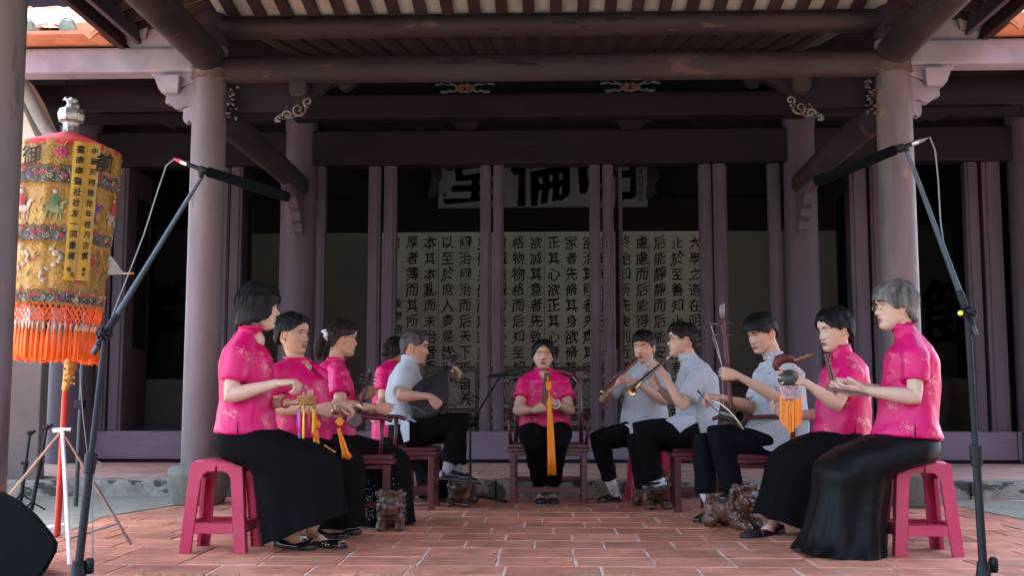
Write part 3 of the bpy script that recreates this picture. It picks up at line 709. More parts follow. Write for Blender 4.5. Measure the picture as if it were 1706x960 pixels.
def head_point(z, a, male=False, cheek=0):
    x, y = hring(z, a)
    if math.cos(a) > 0:
        n = lerp_tab(NOSE, z); sg = .0062+.0045*gs(z+.034, .012)
        x += n*gs(y, sg)
        x += .006*gs(abs(y)-.0135, .005)*gs(z+.034, .006)                       # nostril wings
        for sx in (-1, 1):
            dy = y-sx*.031
            x -= .0095*gs(dy, .014)*gs(z-.010, .0115)                            # socket
            x += .0062*gs(dy, .011)*gs(z-.0065, .0062)                           # lid over the eyeball
            x += .0032*gs(y-sx*.030, .017)*gs(z-.027, .006)                      # brow
            k = .0035*gs(y-sx*.046, .016)*gs(z+.022, .016)*(1+cheek); x += k*.5; y += sx*k
            x -= .0018*gs(y-sx*.027, .005)*gs(z+.052-(abs(y)-.027)*.5, .012)      # fold beside the mouth
        m = gs(y, .017)
        x += .0048*m*gs(z+.0575, .0036)+.0050*m*gs(z+.0685, .0042)-.0045*gs(y, .021)*gs(z+.0628, .0017)
        x -= .0030*gs(y, .02)*gs(z+.0785, .004)
    if cheek: y *= 1+.06*cheek*gs(z+.05, .03)
    return Vector((x, y, z))
def head_mesh(mb, T, skin, lips=(.36, .10, .09), male=False, cheek=0, scale=1.):
    zs = [-.118+.236*(1-math.cos(math.pi*i/14))/2 for i in range(0)]
    zs = [-.118, -.1165, -.114, -.110, -.105]+[-.100+i*.0035 for i in range(43)]+[.054, .062, .070, .078, .086, .093, .099, .104, .109, .1125, .1155, .1175]
    na = 72; angs = []
    for i in range(na):
        t = i/na*2*math.pi; angs.append(t-.42*math.sin(t))                        # denser at the face
    o = len(mb.v)
    for z in zs:
        for a in angs:
            p = head_point(z, a, male, cheek); c = list(skin)
            if math.cos(a) > 0:
                l = gs(p.y, .0145)*(gs(z+.058, .0042)+gs(z+.068, .0048)); l = min(1, l*1.25)
                if abs(p.y) > .026: l = 0
                r = .35*(gs(abs(p.y)-.04, .015)*gs(z+.025, .018))+.25*gs(p.y, .012)*gs(z+.03, .01)
                c = [c[k]*(1-l)+lips[k]*l for k in range(3)]; c = [c[0], c[1]*(1-.22*r), c[2]*(1-.22*r)]
                d = .6*gs(abs(p.y)-.0085, .0035)*gs(z+.0415, .0025); c = [q*(1-d) for q in c]  # nostril shade painted into the skin colour
            mb.v.append(tuple(T @ p)); mb.c.append(tuple(c))
    n = len(zs)
    for i in range(n-1):
        for k in range(na): mb.f.append((o+i*na+k, o+i*na+(k+1) % na, o+(i+1)*na+(k+1) % na, o+(i+1)*na+k))
    mb.f.append(tuple(o+(n-1)*na+k for k in range(na))); mb.f.append(tuple(o+k for k in range(na-1, -1, -1)))
    # ears
    for sx in (-1, 1):
        rim = []; R = []
        for k in range(15):
            a = math.radians(-110+k*20.5)
            rim.append(Vector((-.008-.0155*math.cos(a)*1.0-.004*math.sin(a), sx*(.0735+.005*max(0, math.cos(a*.5))), -.006+.0305*math.sin(a)-(.002 if math.sin(a) < 0 else 0)))); R.append((.0048, .0045))
        mb.curcol = tuple(q*f for q, f in zip(skin, (1.02, .90, .86)))
        mb.tube([T @ p for p in rim], [tuple(q*scale for q in r) for r in R], 8)
        mb.ball(T @ Vector((-.007, sx*.0725, -.006)), (.0165*scale, .0075*scale, .030*scale), 12, 8, M=T.to_3x3().normalized())
        mb.ball(T @ Vector((-.0035, sx*.0755, -.036)), (.007*scale, .005*scale, .009*scale), 8, 6, M=T.to_3x3().normalized())
def hair_shell(T, zlow, th, col, seed=0, jag=.006, strands=260, parent=None, part=None, flare=0., name='hair', rim=.75):
    """zlow: [(deg, z)], th: [(deg, thickness)] symmetric in angle; part: sideways parting offset"""
    rnd = random.Random(seed); mb = MB(); na = 96; nv = 26; outer = []; bots = []
    jags = [rnd.uniform(-1, 1) for _ in range(na)]
    def pt(a, z, t, grow):
        zz = max(z, -.028) if z < 0 else z
        x, y = hring(min(zz, .117), a); c = Vector((x, y, 0)); ctr = Vector((-.01, 0, 0)); d = (c-ctr); L = d.length
        d = d.normalized() if L > 1e-6 else Vector((math.cos(a), math.sin(a), 0))
        q = c+d*(t+grow); q.z = z; return q
    for i in range(nv+1):
        row = []
        for k in range(na):
            a = k/na*2*math.pi; dg = abs(((math.degrees(a)+180) % 360)-180)
            zl = lerp_tab(zlow, dg)+jag*(jags[k]*.6+.4*math.sin(a*13+seed)); t = lerp_tab(th, dg)
            s = i/nv; top = .117+t*.85
            # polar style path from the crown to the hem
            z = zl+(top-zl)*math.cos(s*math.pi/2)**(.9) if s < 1 else zl
            zc = (z-zl)/(top-zl) if top > zl else 0
            ang = min(1, s*1.0)
            q = pt(a, min(z, .117), t, 0)
            if z > .075:                                            # blend into a dome over the crown
                u = (z-.075)/(top-.075); base = pt(a, .075, t, 0); r = math.sqrt(max(0, 1-u*u)); cx = Vector((-.012, 0, 0))
                q = Vector((cx.x+(base.x-cx.x)*r, base.y*r, z))
            nf = noise.noise(Vector((math.cos(a)*9, math.sin(a)*9, z*7+seed)))*.0035+noise.noise(Vector((math.cos(a)*30, math.sin(a)*30, z*10+seed)))*.0018
            d = Vector((q.x+.01, q.y, 0)); d = d.normalized() if d.length > 1e-5 else Vector((0, 0, 1))
            q += d*(nf*min(1, s*3)+flare*max(0, -z)*1.0)
            row.append(q)
        outer.append(row)
    inner = []
    for tt, up_ in ((.55, .0), (.1, .004), (-.15, .03)):
        row = []
        for k in range(na):
            a = k/na*2*math.pi; dg = abs(((math.degrees(a)+180) % 360)-180); q = outer[-1][k].copy(); t = lerp_tab(th, dg)
            d = Vector((q.x+.01, q.y, 0)); d.normalize() if d.length else None
            q -= d*(t*(1-tt)+.002); q.z += up_; row.append(q)
        inner.append(row)
    rows = [[T @ q for q in r] for r in outer+inner]
    mb.grid(rows, closeu=True)
    for _ in range(90):                                         # flyaway hairs
        k = rnd.randrange(na); i0 = rnd.randrange(2, nv-6); pts = []; lift = rnd.uniform(.002, .010)
        for j in range(5):
            q = outer[i0+j][k]; d = Vector((q.x+.01, q.y, q.z*.6)).normalized(); pts.append(T @ (q+d*(lift*math.sin(j/4*2.6)+.001)))
        mb.tube(pts, .0006, 3, cap=False)
    # loose strands lying on the shell
    for _ in range(strands):
        k = rnd.randrange(na); i0 = rnd.randrange(0, nv//2); L = rnd.randrange(6, 14); pts = []; kk = k+rnd.uniform(-.5, .5); dr = rnd.uniform(-.12, .12)
        for i in range(i0, min(nv, i0+L)+1):
            q = outer[i][int(kk) % na].lerp(outer[i][(int(kk)+1) % na], kk-math.floor(kk)); d = Vector((q.x+.01, q.y, q.z*.5)).normalized(); pts.append(T @ (q+d*(.0014+.0022*math.sin(i*.7+k)))); kk += dr
        if i0+L > nv: pts.append(T @ (outer[-1][int(kk) % na]+Vector((rnd.uniform(-.002, .004), 0, -rnd.uniform(.003, .022)))))
        if len(pts) > 3: mb.tube(pts, [.0011*(1-.6*j/len(pts)) for j in range(len(pts))], 3, cap=False)
    return mb.build(name, m_hair[col], parent, smooth=True)
def tuft(mb, pts, r, n=8, k=10, seed=0, spread=1.0):
    """bundle of locks along pts"""
    rnd = random.Random(seed); mb.tube(pts, r, 12)
    for j in range(k):
        a = rnd.uniform(0, 6.28); q = []
        for i, p in enumerate(pts):
            t = i/(len(pts)-1); rr = (r[i] if isinstance(r, list) else r)*.95*spread
            q.append(Vector(p)+Vector((math.cos(a), math.sin(a), 0))*rr)
        q.append(Vector(pts[-1])+(Vector(pts[-1])-Vector(pts[-2]))*rnd.uniform(.1, .5)+Vector((rnd.uniform(-.006, .006), rnd.uniform(-.006, .006), 0)))
        mb.tube(q, [.004]*(len(q)-1)+[.0015], 5)
FING = ((.0300, .070, .0080), (.0100, .078, .0082), (-.0095, .072, .0078), (-.0275, .056, .0068))
POSES = {   # per finger (mcp, pip, dip) degrees, spread; thumb (out, toward palm, bend)
 'relaxed': (((20, 25, 15), (24, 28, 16), (28, 32, 18), (32, 36, 20)), 3, (.55, .35, 20)),
 'pinch':   (((48, 62, 30), (56, 62, 32), (64, 62, 32), (70, 60, 30)), 1, (.45, .75, 28)),
 'grip':    (((62, 80, 45), (64, 82, 45), (66, 82, 45), (70, 80, 45)), 0, (.30, .85, 45)),
 'loose_grip': (((45, 55, 30), (48, 58, 30), (52, 60, 32), (56, 62, 34)), 1, (.35, .8, 35)),
 'flat':    (((6, 8, 5), (4, 8, 5), (6, 8, 5), (10, 10, 6)), 5, (.75, .10, 6)),
 'spread':  (((4, 14, 8), (2, 10, 6), (8, 12, 8), (16, 20, 10)), 9, (.95, -.05, 4)),
 'holes':   (((34, 34, 14), (30, 30, 14), (34, 32, 14), (38, 34, 16)), 5, (.35, .95, 22)),
 'cup':     (((30, 40, 20), (26, 38, 20), (26, 38, 20), (30, 40, 22)), 3, (.75, .55, 12)),
}
def hand(mb, W, d, n, right, pose, s=1.):
    d = unit(d); n = Vector(n); n = unit(n-d*n.dot(d)); t = d.cross(n)*(1 if right else -1)
    fc, spread, th = POSES[pose]
    L = .088*s
    mb.tube([W-d*.02*s, W, W+d*.02*s, W+d*.045*s, W+d*.07*s, W+d*L, W+d*(L+.008*s)],
            [(.017*s, .013*s), (.0235*s, .0175*s), (.031*s, .0175*s), (.037*s, .0165*s), (.040*s, .0145*s), (.0385*s, .0115*s), (.033*s, .007*s)], 14, ref=t)
    for (off, ln, r), (c1, c2, c3), j in zip(FING, fc, range(4)):
        ln *= s; r *= s; p = W+d*(L-.012*s-(.010*s if j == 3 else (.003*s if j == 2 else 0)))+t*off*s
        sp = math.radians(spread*(1.5-j)); dd = (d*math.cos(sp)+t*math.sin(sp)); pts = [p-dd*.012*s, p+dd*.012*s]; rr = [r*1.0, r*1.08]
        ang = 0
        for frac, c in ((.44, c1), (.31, c2), (.25, c3)):
            a0 = ang; ang += math.radians(c)
            v0 = dd*math.cos((a0+ang)/2)+n*math.sin((a0+ang)/2); v = dd*math.cos(ang)+n*math.sin(ang)
            q = pts[-1]+v0*(r*.5) if c > 15 else pts[-1]
            if c > 15: pts.append(q); rr.append(r*1.04)
            pts.append(pts[-1]+v*(ln*frac*.55)); rr.append(r*(.94 if frac > .3 else .86)); pts.append(pts[-1]+v*(ln*frac*.45)); rr.append(r*(.98 if frac > .3 else .72))
        pts.append(pts[-1]+v*r*.45); rr.append(r*.35)
        mb.tube(pts, rr, 8)
    out, inn, bend = th
    p0 = W+d*.018*s+t*.016*s; v = unit(d*.75+t*out+n*inn*.5); p1 = p0+v*.040*s
    b1 = math.radians(bend); inward = unit(d*.6-t*(.5 if inn > .3 else -.2)+n*.35)
    v2 = unit(v*math.cos(b1)+inward*math.sin(b1)); p2 = p1+v2*.030*s; v3 = unit(v2*math.cos(b1)+inward*math.sin(b1)*.8); p3 = p2+v3*.022*s
    mb.tube([p0, p0.lerp(p1, .5), p1, p1.lerp(p2, .5), p2, p2.lerp(p3, .6), p3, p3+v3*.004*s], [.013*s, .0145*s, .0115*s, .0100*s, .0102*s, .0090*s, .0068*s, .003*s], 9)
def remesh(mb, voxel, smooth=2, name='x'):
    me = mb.mesh(name); o = bpy.data.objects.new(name, me); COL.objects.link(o)
    r = o.modifiers.new('r', 'REMESH'); r.mode = 'VOXEL'; r.voxel_size = voxel; r.adaptivity = 0
    if smooth:
        sm = o.modifiers.new('s', 'SMOOTH'); sm.factor = .5; sm.iterations = smooth
    dg = bpy.context.evaluated_depsgraph_get(); out = bpy.data.meshes.new_from_object(o.evaluated_get(dg))
    bpy.data.objects.remove(o); bpy.data.meshes.remove(me); return out
def me_arr(me):
    a = np.empty(len(me.vertices)*3); me.vertices.foreach_get('co', a); return a.reshape(-1, 3)
def folds(me, amp, scale, stretch=(1, 1, 1), seed=0, fade=None):
    """push the cloth along its normals with elongated noise"""
    co = me_arr(me); nr = np.empty(len(me.vertices)*3); me.vertices.foreach_get('normal', nr); nr = nr.reshape(-1, 3)
    for i in range(len(co)):
        p = co[i]; q = Vector((p[0]*scale*stretch[0]+seed, p[1]*scale*stretch[1]+.3*noise.noise(Vector(p)*4), p[2]*scale*stretch[2]))
        h = noise.noise(q); h = (1-abs(h)*2.2)*.5+noise.noise(q*2.3)*.35
        k = amp*h*(fade(p) if fade else 1)
        co[i] = p+nr[i]*k
    me.vertices.foreach_set('co', co.ravel()); me.update()
def finish(me, name, m, parent, smooth=True):
    a = me_arr(me); c = Vector(((a.max(0)+a.min(0))/2).tolist()); me.vertices.foreach_set('co', (a-np.array(c)).ravel())
    me.name = name
    me.materials.clear(); me.materials.append(m)
    if smooth: me.shade_smooth()
    me.update(); return link(name, me, c, parent)
def limb_pts(S, E, Wp):
    S, E, Wp = Vector(S), Vector(E), Vector(Wp); u1 = (E-S); u2 = (Wp-E)
    back = (u1.normalized()-u2.normalized()); back = back.normalized() if back.length > .1 else Vector((0, 0, 0))
    e0 = E-u1*.10; e1 = E+u2*.10
    return [S, S+u1*.25, S+u1*.5, S+u1*.75, e0+back*.002, E+back*.004, e1+back*.002, E+u2*.28, E+u2*.5, E+u2*.75, Wp]
def flower(mb, mb2, bvh, c, size, viewdir, seed=0):
    """small embroidered sprig laid on the cloth surface around point c"""
    rnd = random.Random(seed); v = unit(viewdir); ux = unit(v.cross(Vector((0, 0, 1)))); uy = ux.cross(v)
    def put(a, b):
        o = Vector(c)+ux*a*size+uy*b*size-v*.25; h = bvh.ray_cast(o, v, .6)
        return h[0]-v*.0016 if h[0] else None
    def blade(mbx, a0, b0, a1, b1, w):
        dx, dy = a1-a0, b1-b0; L = math.hypot(dx, dy) or 1; nx, ny = -dy/L*w, dx/L*w
        ps = [put(a0, b0), put(a0+dx*.5+nx, b0+dy*.5+ny), put(a1, b1), put(a0+dx*.5-nx, b0+dy*.5-ny)]
        if all(p is not None for p in ps): mbx.add(ps, [(0, 1, 2, 3)])
    rot = rnd.uniform(0, 6.28)
    for (fx_, fy_, fs) in ((0, 0, 1), (rnd.uniform(.7, 1.0), rnd.uniform(-.6, -.2), .62), (rnd.uniform(-.9, -.6), rnd.uniform(.3, .7), .5)):
        for k in range(5):
            a = rot+k*1.257; blade(mb if fs == 1 else mb2, fx_+.10*fs*math.cos(a), fy_+.10*fs*math.sin(a), fx_+.46*fs*math.cos(a), fy_+.46*fs*math.sin(a), .13*fs)
    for k in range(6):
        a = rnd.uniform(0, 6.28); l = rnd.uniform(.5, 1.15)
        blade(mb2, .3*math.cos(a), .3*math.sin(a), l*math.cos(a), l*math.sin(a), .03)
        blade(mb2, l*math.cos(a), l*math.sin(a), (l+.25)*math.cos(a+.3), (l+.25)*math.sin(a+.3), .08)

def shoe(parent, heel, toe, m, kind='shoe', w=.045, h=.05):
    """heel and toe: points on the sole"""
    heel = Vector(heel); toe = Vector(toe); d = (toe-heel); L = d.length; d.normalize(); t = d.cross(Vector((0, 0, 1))).normalized(); up_ = t.cross(d)
    prof = [(-.02, .018, .030), (.0, .030, .055), (.12, .036, .062), (.28, .036, .058), (.42, .037, .050), (.58, .043, .040), (.74, .046, .032), (.88, .040, .026), (.97, .026, .020), (1.02, .010, .012)]
    if kind == 'flat': prof = [(-.02, .016, .020), (.0, .027, .038), (.12, .032, .040), (.28, .033, .026), (.45, .035, .020), (.6, .040, .022), (.74, .043, .026), (.88, .038, .024), (.97, .025, .018), (1.02, .010, .010)]
    mb = MB(); rows = []
    for f, ww, hh in prof:
        c = heel+d*(L*f)+up_*.014; row = []
        for k in range(16):
            a = 2*math.pi*k/16; x = math.cos(a)*ww*w/.045; z = math.sin(a); z = (z*hh if z > 0 else z*.012)
            row.append(c+t*(abs(math.cos(a))**.8*(1 if math.cos(a) > 0 else -1))*ww*w/.045+up_*z)
        rows.append(row)
    mb.grid(rows, closeu=True); n = len(rows); mb.f.append(tuple(range(15, -1, -1))); mb.f.append(tuple((n-1)*16+k for k in range(16)))
    o = mb.build('shoe', m, parent, smooth=True)
    sb_ = MB(); rows = [[heel+d*(L*f)+t*sx*(ww*w/.045*1.04)+up_*zz for sx, zz in ((-1, .0), (-1, .012), (1, .012), (1, .0))] for f, ww, hh in prof]
    sb_.grid(rows, closeu=True); sb_.f.append((0, 1, 2, 3)); sb_.f.append(tuple((n-1)*4+k for k in (3, 2, 1, 0))); sb_.build('sole', m_sole, o)
    return o
def person(label, Y0, torso, head, arms, skin='mid', shirt=m_pink, hair=None, group=None, neck=None, collar=.035, voxel=.0048, sleeve=.62, legs=None, skirt=None,
           cheek=0, male=False, embro=(), hs=1., frog=None, brow_raise=0, closed=False, lips=(.25, .045, .05), bow=0., aw=1., lower=m_black, folds_amp=.008, tails=(), cflare=0., slits=(), vneck=0):
    m_px = Y0/F; A = lambda p: P(p[0], p[1], Y0+(p[2] if len(p) > 2 else 0))
    pel = A((torso[0][0], torso[0][1])); root = thing('person', label, 'person', (pel.x, pel.y, 0), group)
    sk = SKIN[skin]
    rings = [(A((px, py, dy[0] if dy else 0)), (hw*m_px, hd)) for px, py, hw, hd, *dy in torso]
    neckb = rings[-1][0]
    hc = A(head[:3]); yaw, pitch, roll = [math.radians(v) for v in head[3:6]]
    R = Matrix.Rotation(yaw, 4, 'Z') @ Matrix.Rotation(pitch, 4, 'Y') @ Matrix.Rotation(roll, 4, 'X')
    T = Matrix.Translation(hc) @ R @ Matrix.Scale(hs, 4)
    # ---- body: torso core, neck, arms and hands grown into one surface
    mb = MB()
    core = [(c, (ru-.014, rv-.014)) for c, (ru, rv) in rings if ru > .03]
    mb.tube([c for c, r in core], [r for c, r in core], 20, ref=(1, 0, 0))
    nb = neckb+Vector((0, 0, -.03)); nt_ = T @ Vector((-.022, 0, -.045)); nr = (.050 if not male else .057)*hs
    mb.tube([nb+Vector((0, 0, -.05)), nb, nb.lerp(nt_, .5), nt_, T @ Vector((-.02, 0, .0))], [nr*.98, nr*1.0, nr*.98, nr*1.0, nr*.9], 18)
    if vneck:
        f_ = (R @ Vector((1, 0, 0, 0))).to_3d(); mb.ball(neckb+f_*.012+Vector((0, 0, -.045)), (.066, .066, .062), 16, 12)
    sl = MB(); hands_ = MB(); hands_.curcol = (sk[0], sk[1]*.96, sk[2]*.95); info = []
    for (S, E, Wp, hd_, hn, pose, right) in arms:
        S, E, Wp = A(S), A(E), A(Wp)
        L1, L2 = (E-S).length, (Wp-E).length
        if not (.19 < L1 < .34) or not (.17 < L2 < .30): print('ARM', label[:30], 'upper %.2f fore %.2f' % (L1, L2))
        k = aw; pts = limb_pts(S, E, Wp)
        rr = [.046, .045, .042, .039, .0365, .037, .038, .039, .034, .0275, .0238]; rr = [(q*k*(1 if i < 9 else .98), q*k*(.9 if i >= 9 else 1)) for i, q in enumerate(rr)]
        n_ = Vector(hn); dd = unit(hd_); n_ = unit(n_-dd*n_.dot(dd)); tt = dd.cross(n_)
        pts.append(Wp+unit(Wp-E)*.012); rr.append((.018, .014)); mb.tube(pts, rr, 14, ref=None)
        hand(hands_, Wp, hd_, hn, right, pose, 1.0 if male else .95)
        # sleeve volume with a hollow end
        side = unit(Vector((S.x-neckb.x, S.y-neckb.y, 0))); a0 = neckb+side*.055+Vector((0, 0, -.035)); a1 = neckb.lerp(S, .6)+Vector((0, 0, -.005)); u = E-S; ends = S+u*sleeve
        b = .010+(.004 if male else 0)
        r1 = .056*k
        sp = [a0, a1, S+Vector((0, 0, .0))+side*.004, S+u*.18, S+u*(sleeve*.6), ends, ends, ends-u*.10]
        sr = [.050, .058, .064*k**.5, .064*k**.5, .062*k**.5+.002, .066*k**.5, .056*k**.5, .050*k**.5]
        sl.tube(sp[:6]+[ends+unit(u)*.001]+[sp[7]], sr, 20)
        info.append((S, E, Wp, ends, u))
    vx = voxel
    me = remesh(mb, vx, 1); co = me_arr(me); nv = len(co)
    hb = MB(); head_mesh(hb, T, sk, lips, male, cheek, hs)
    cols = [sk]*nv
    m2 = MB(); m2.v = [tuple(p) for p in co.tolist()]; m2.f = [tuple(p.vertices) for p in me.polygons]; m2.c = [(sk[0], sk[1], sk[2])]*nv
    # knuckles and elbows a little redder
    arr = np.array(cols, dtype=float)
    for (S, E, Wp, ends, u) in info:
        d1 = np.linalg.norm(co-np.array(E), axis=1); arr[:, 1:] *= (1-.13*np.exp(-(d1/.04)**2))[:, None]
        d2 = np.linalg.norm(co-np.array(Wp)-np.array(unit(Wp-E))*.1, axis=1); arr[:, 1:] *= (1-.10*np.exp(-(d2/.045)**2))[:, None]
    m2.c = [tuple(q) for q in arr.tolist()]
    bpy.data.meshes.remove(me)
    m2.add(hb.v, hb.f); m2.c[nv:] = hb.c; n2 = len(m2.v); m2.add(hands_.v, hands_.f); m2.c[n2:] = hands_.c
    a_ = np.array(m2.v); c = Vector(((a_.max(0)+a_.min(0))/2).tolist())
    body = link('body', m2.mesh('body', True, c, True), c, root); body.data.materials.append(m_skin)
    # ---- eyes, brows
    rt3 = R.to_3x3()
    for sx in (-1, 1):
        def ep(t, h, o):       # point on the eyelid surface: t along the eye, h height
            q = head_point(.0065+h, math.atan2(sx*(.0305+.0125*t), .076)); return T @ (q+Vector((.0007+o, sx*.0003, 0)))
        if not closed:
            e = MB(); e.grid([[ep(t/6, (.0040*(1-abs(t/6)**2.2)**.7)*k*(1 if k > 0 else .8), .0) for t in range(-6, 7)] for k in (-1, -.5, 0, .5, 1)]); eo = e.build('eye', m_eye, body, smooth=True)
            i_ = MB(); c0 = -.0; i_.add([ep(c0, .0004, .0006)]+[ep(c0+.33*math.cos(a), .0004+.0040*math.sin(a), .0005) for a in [k/12*6.283 for k in range(12)]], [(0, 1+k, 1+(k+1) % 12) for k in range(12)]); i_.build('iris', m_iris, eo, smooth=True)
        l = MB(); pts = [T @ (head_point(.0095-(.0065 if closed else 0)+.0022*math.cos(t*1.6)*(0 if closed else 1), math.atan2(sx*(.0305+.0135*t), .075)*1.0)+Vector((.0012, 0, 0))) for t in [i/6-1 for i in range(13)]]
        l.tube(pts, [.0017*hs if not closed else .0014*hs]*13, 5); l.build('eyelashes', m_hair['black'], body)
        bw = MB(); pts = []
        for i in range(9):
            t = i/8*2-1; a = math.atan2(sx*(.031+.017*t), .078); q = head_point(.0265+.0025*(1-t*t)-.0015*t+brow_raise, a)+Vector((.0012, 0, 0)); pts.append(T @ q)
        bw.tube(pts, [(.0016*hs, (.0046 if male else .0030)*hs*(1-.5*abs(i/8*2-1)**2)) for i in range(9)], 6, ref=rt3 @ Vector((1, 0, 0)))
        bw.build('eyebrow', m_hair['black'], body)
    # ---- shirt
    sb_ = MB(); full = []
    hem_c, hem_r = rings[0]
    tp = [c for c, r in rings]; tr = [r for c, r in rings]
    # hollow hem like the sleeves
    up1 = rings[1][0]
    sb_.tube([hem_c.lerp(up1, .7), hem_c+Vector((0, 0, .001))]+tp, [(hem_r[0]-.018, hem_r[1]-.018), (hem_r[0]-.008, hem_r[1]-.008)]+tr, 28, ref=(1, 0, 0))
    o = len(sb_.v); sb_.add(sl.v, sl.f)
    me = remesh(sb_, .0085, 3)
    # pull the neck opening back round the neck
    zt = neckb.z
    folds(me, folds_amp*1.6, 6.5, (1, 1, .8), seed=len(label), fade=lambda p: .35 if p[2] > zt-.10 else 1.); folds(me, folds_amp*.45, 17, (1, 1, .6), seed=len(label)+9, fade=lambda p: .4 if p[2] > zt-.10 else 1.)
    # creases radiating from the armpits
    fwd0 = (R @ Vector((1, 0, 0, 0))).to_3d(); fwd0.z = 0; fwd0.normalize(); lat0 = Vector((-fwd0.y, fwd0.x, 0)); bvh0 = None
    if vneck:
        bvh0 = BVHTree.FromPolygons([Vector(q) for q in me_arr(me)], [tuple(f.vertices) for f in me.polygons])
        bm = bmesh.new(); bm.from_mesh(me); zb = neckb.z-vneck; kill = []
        for v in bm.verts:
            q = v.co-neckb
            if q.dot(fwd0) > .0 and v.co.z > zb and abs(q.dot(lat0)) < .052*(v.co.z-zb)/vneck: kill.append(v)
        bmesh.ops.delete(bm, geom=kill, context='VERTS'); bm.to_mesh(me); bm.free()
    sh = finish(me, 'shirt', shirt, root)
    if vneck:
        for sx in (-1, 1):                                      # folded lapel beside the opening
            b = MB(); rws = []
            for i in range(9):
                t = i/8; z_ = neckb.z-vneck+(vneck+.012)*t; li = .052*t; lo_ = li+.006+.040*math.sin(t*2.2)**1.0
                row = []
                for l_ in (li-.002, (li+lo_)/2, lo_, lo_+.001):
                    o = Vector((neckb.x, neckb.y, z_-(.012*(l_-li)/.04)))+lat0*sx*l_; h = bvh0.ray_cast(o+fwd0*.3, -fwd0, .34); q = h[0] if h[0] and (h[0]-o).dot(fwd0) > -.02 else o+fwd0*.03
                    row.append(q+fwd0*(.007 if l_ < lo_ else .001))
                rws.append(row)
            b.grid(rws); b.build('lapel', shirt, sh, smooth=True)
    co = me_arr(me)+np.array(sh.location+wloc(root)); bvh = BVHTree.FromPolygons([Vector(p) for p in co], [tuple(p.vertices) for p in me.polygons])
    if collar:
        cb = MB(); n = 36; fwd = (R @ Vector((1, 0, 0, 0))).to_3d(); fwd.z = 0; fwd.normalize(); lat = Vector((-fwd.y, fwd.x, 0)); axis = unit((T @ Vector((-.02, 0, -.07)))-neckb); rws = []
        for f, rr in ((-.45, nr*1.50), (0, nr*1.24), (.5, nr*1.20), (1, nr*(1.24+cflare)), (1.0, nr*(1.18+cflare)), (.3, nr*1.10)):
            row = []
            for i in range(n):
                a = -math.pi+(2*math.pi-.16)*i/(n-1)+.08+0; a += math.pi*0
                # gap at the front
                ang = a
                lift = collar*f*(1+.35*(-math.cos(ang+math.pi))*-1)
                q = neckb+Vector((0, 0, -.006))-fwd*math.cos(ang)*rr*1.02+lat*math.sin(ang)*rr+axis*(collar*f*(1.15 if math.cos(ang) > 0 else 1))+fwd*(-.004+.006*f)
                row.append(q)
            rws.append(row)
        cb.grid(rws); cb.build('collar', shirt, sh, smooth=True)
    for (S, E, Wp, ends, u) in info:                            # stitched cuffs
        b = MB(); un = unit(u); q1 = un.orthogonal().normalized(); q2 = un.cross(q1); pts = []
        for i in range(22):
            a = i/22*6.283; o = ends-un*.016; d_ = (q1*math.cos(a)+q2*math.sin(a)); h = bvh.ray_cast(o+d_*.14, -d_, .14); pts.append((h[0] if h[0] else o+d_*.066)+d_*.0006)
        b.tube(pts, .0016, 5, closed=True); b.build('cuff_seam', m_pinkdark if shirt is m_pink else m_linend, sh, smooth=True)
    for (px, py0, py1) in slits:
        b = MB(); pts = []
        for t in (0, .5, 1):
            q = P(px, py0+(py1-py0)*t, Y0); v = unit(q-Vector((0, 0, CAMH))); h = bvh.ray_cast(Vector((0, 0, CAMH)), v); pts.append((h[0] if h[0] else q)-v*.0025)
        b.add([pts[0], pts[1]+Vector((-.0018, 0, 0)), pts[2]+Vector((-.0042, 0, 0)), pts[2]+Vector((.0042, 0, 0)), pts[1]+Vector((.0018, 0, 0))], [(0, 1, 4), (1, 2, 3, 4)]); b.build('side_slit', m_black, sh)
    tq = MB()
    for tl in tails:                                            # shirt tails: outlines in the picture plane with their own depth and sag
        pts = [A(q) for q in tl]; cen = sum(pts, Vector())/len(pts); tq.prism(list(range(len(pts))), (0, 1), None) if False else None
        v0 = [p+Vector((0, -.004, 0)) for p in pts]; v1 = [p+Vector((0, .004, 0)) for p in pts]; n = len(pts)
        tq.add(v0+v1, [tuple(range(n)), tuple(range(2*n-1, n-1, -1))]+[(i, i+n, (i+1) % n+n, (i+1) % n) for i in range(n)])
    if tq.v: tq.build('shirt_tail', shirt, sh, bevel=.003)
    if embro:
        e1, e2 = MB(), MB()
        for i, (px, py, s_) in enumerate(embro):
            c = P(px, py, Y0); v = unit(c-Vector((0, 0, CAMH))); h = bvh.ray_cast(Vector((0, 0, CAMH)), v)
            if h[0]: flower(e1, e2, bvh, h[0], s_*m_px, v, seed=i+len(label))
        if e1.v: e1.build('embroidered_flower', m_pale, sh)
        if e2.v: e2.build('embroidered_sprig', m_gold, sh)
    if frog:
        for (px, py) in frog:
            v = unit(P(px, py, Y0)-Vector((0, 0, CAMH))); h = bvh.ray_cast(Vector((0, 0, CAMH)), v)
            if h[0]:
                fb = MB(); c = h[0]-v*.003; fb.tube([c+Vector((-.022, 0, 0)), c+Vector((0, -.003, .001)), c+Vector((.022, 0, 0))], [.0035, .0045, .0035], 6); fb.ball(c, .006, 8, 6); fb.build('knot_button', m_pinkdark if shirt is m_pink else m_linen, sh, smooth=True)
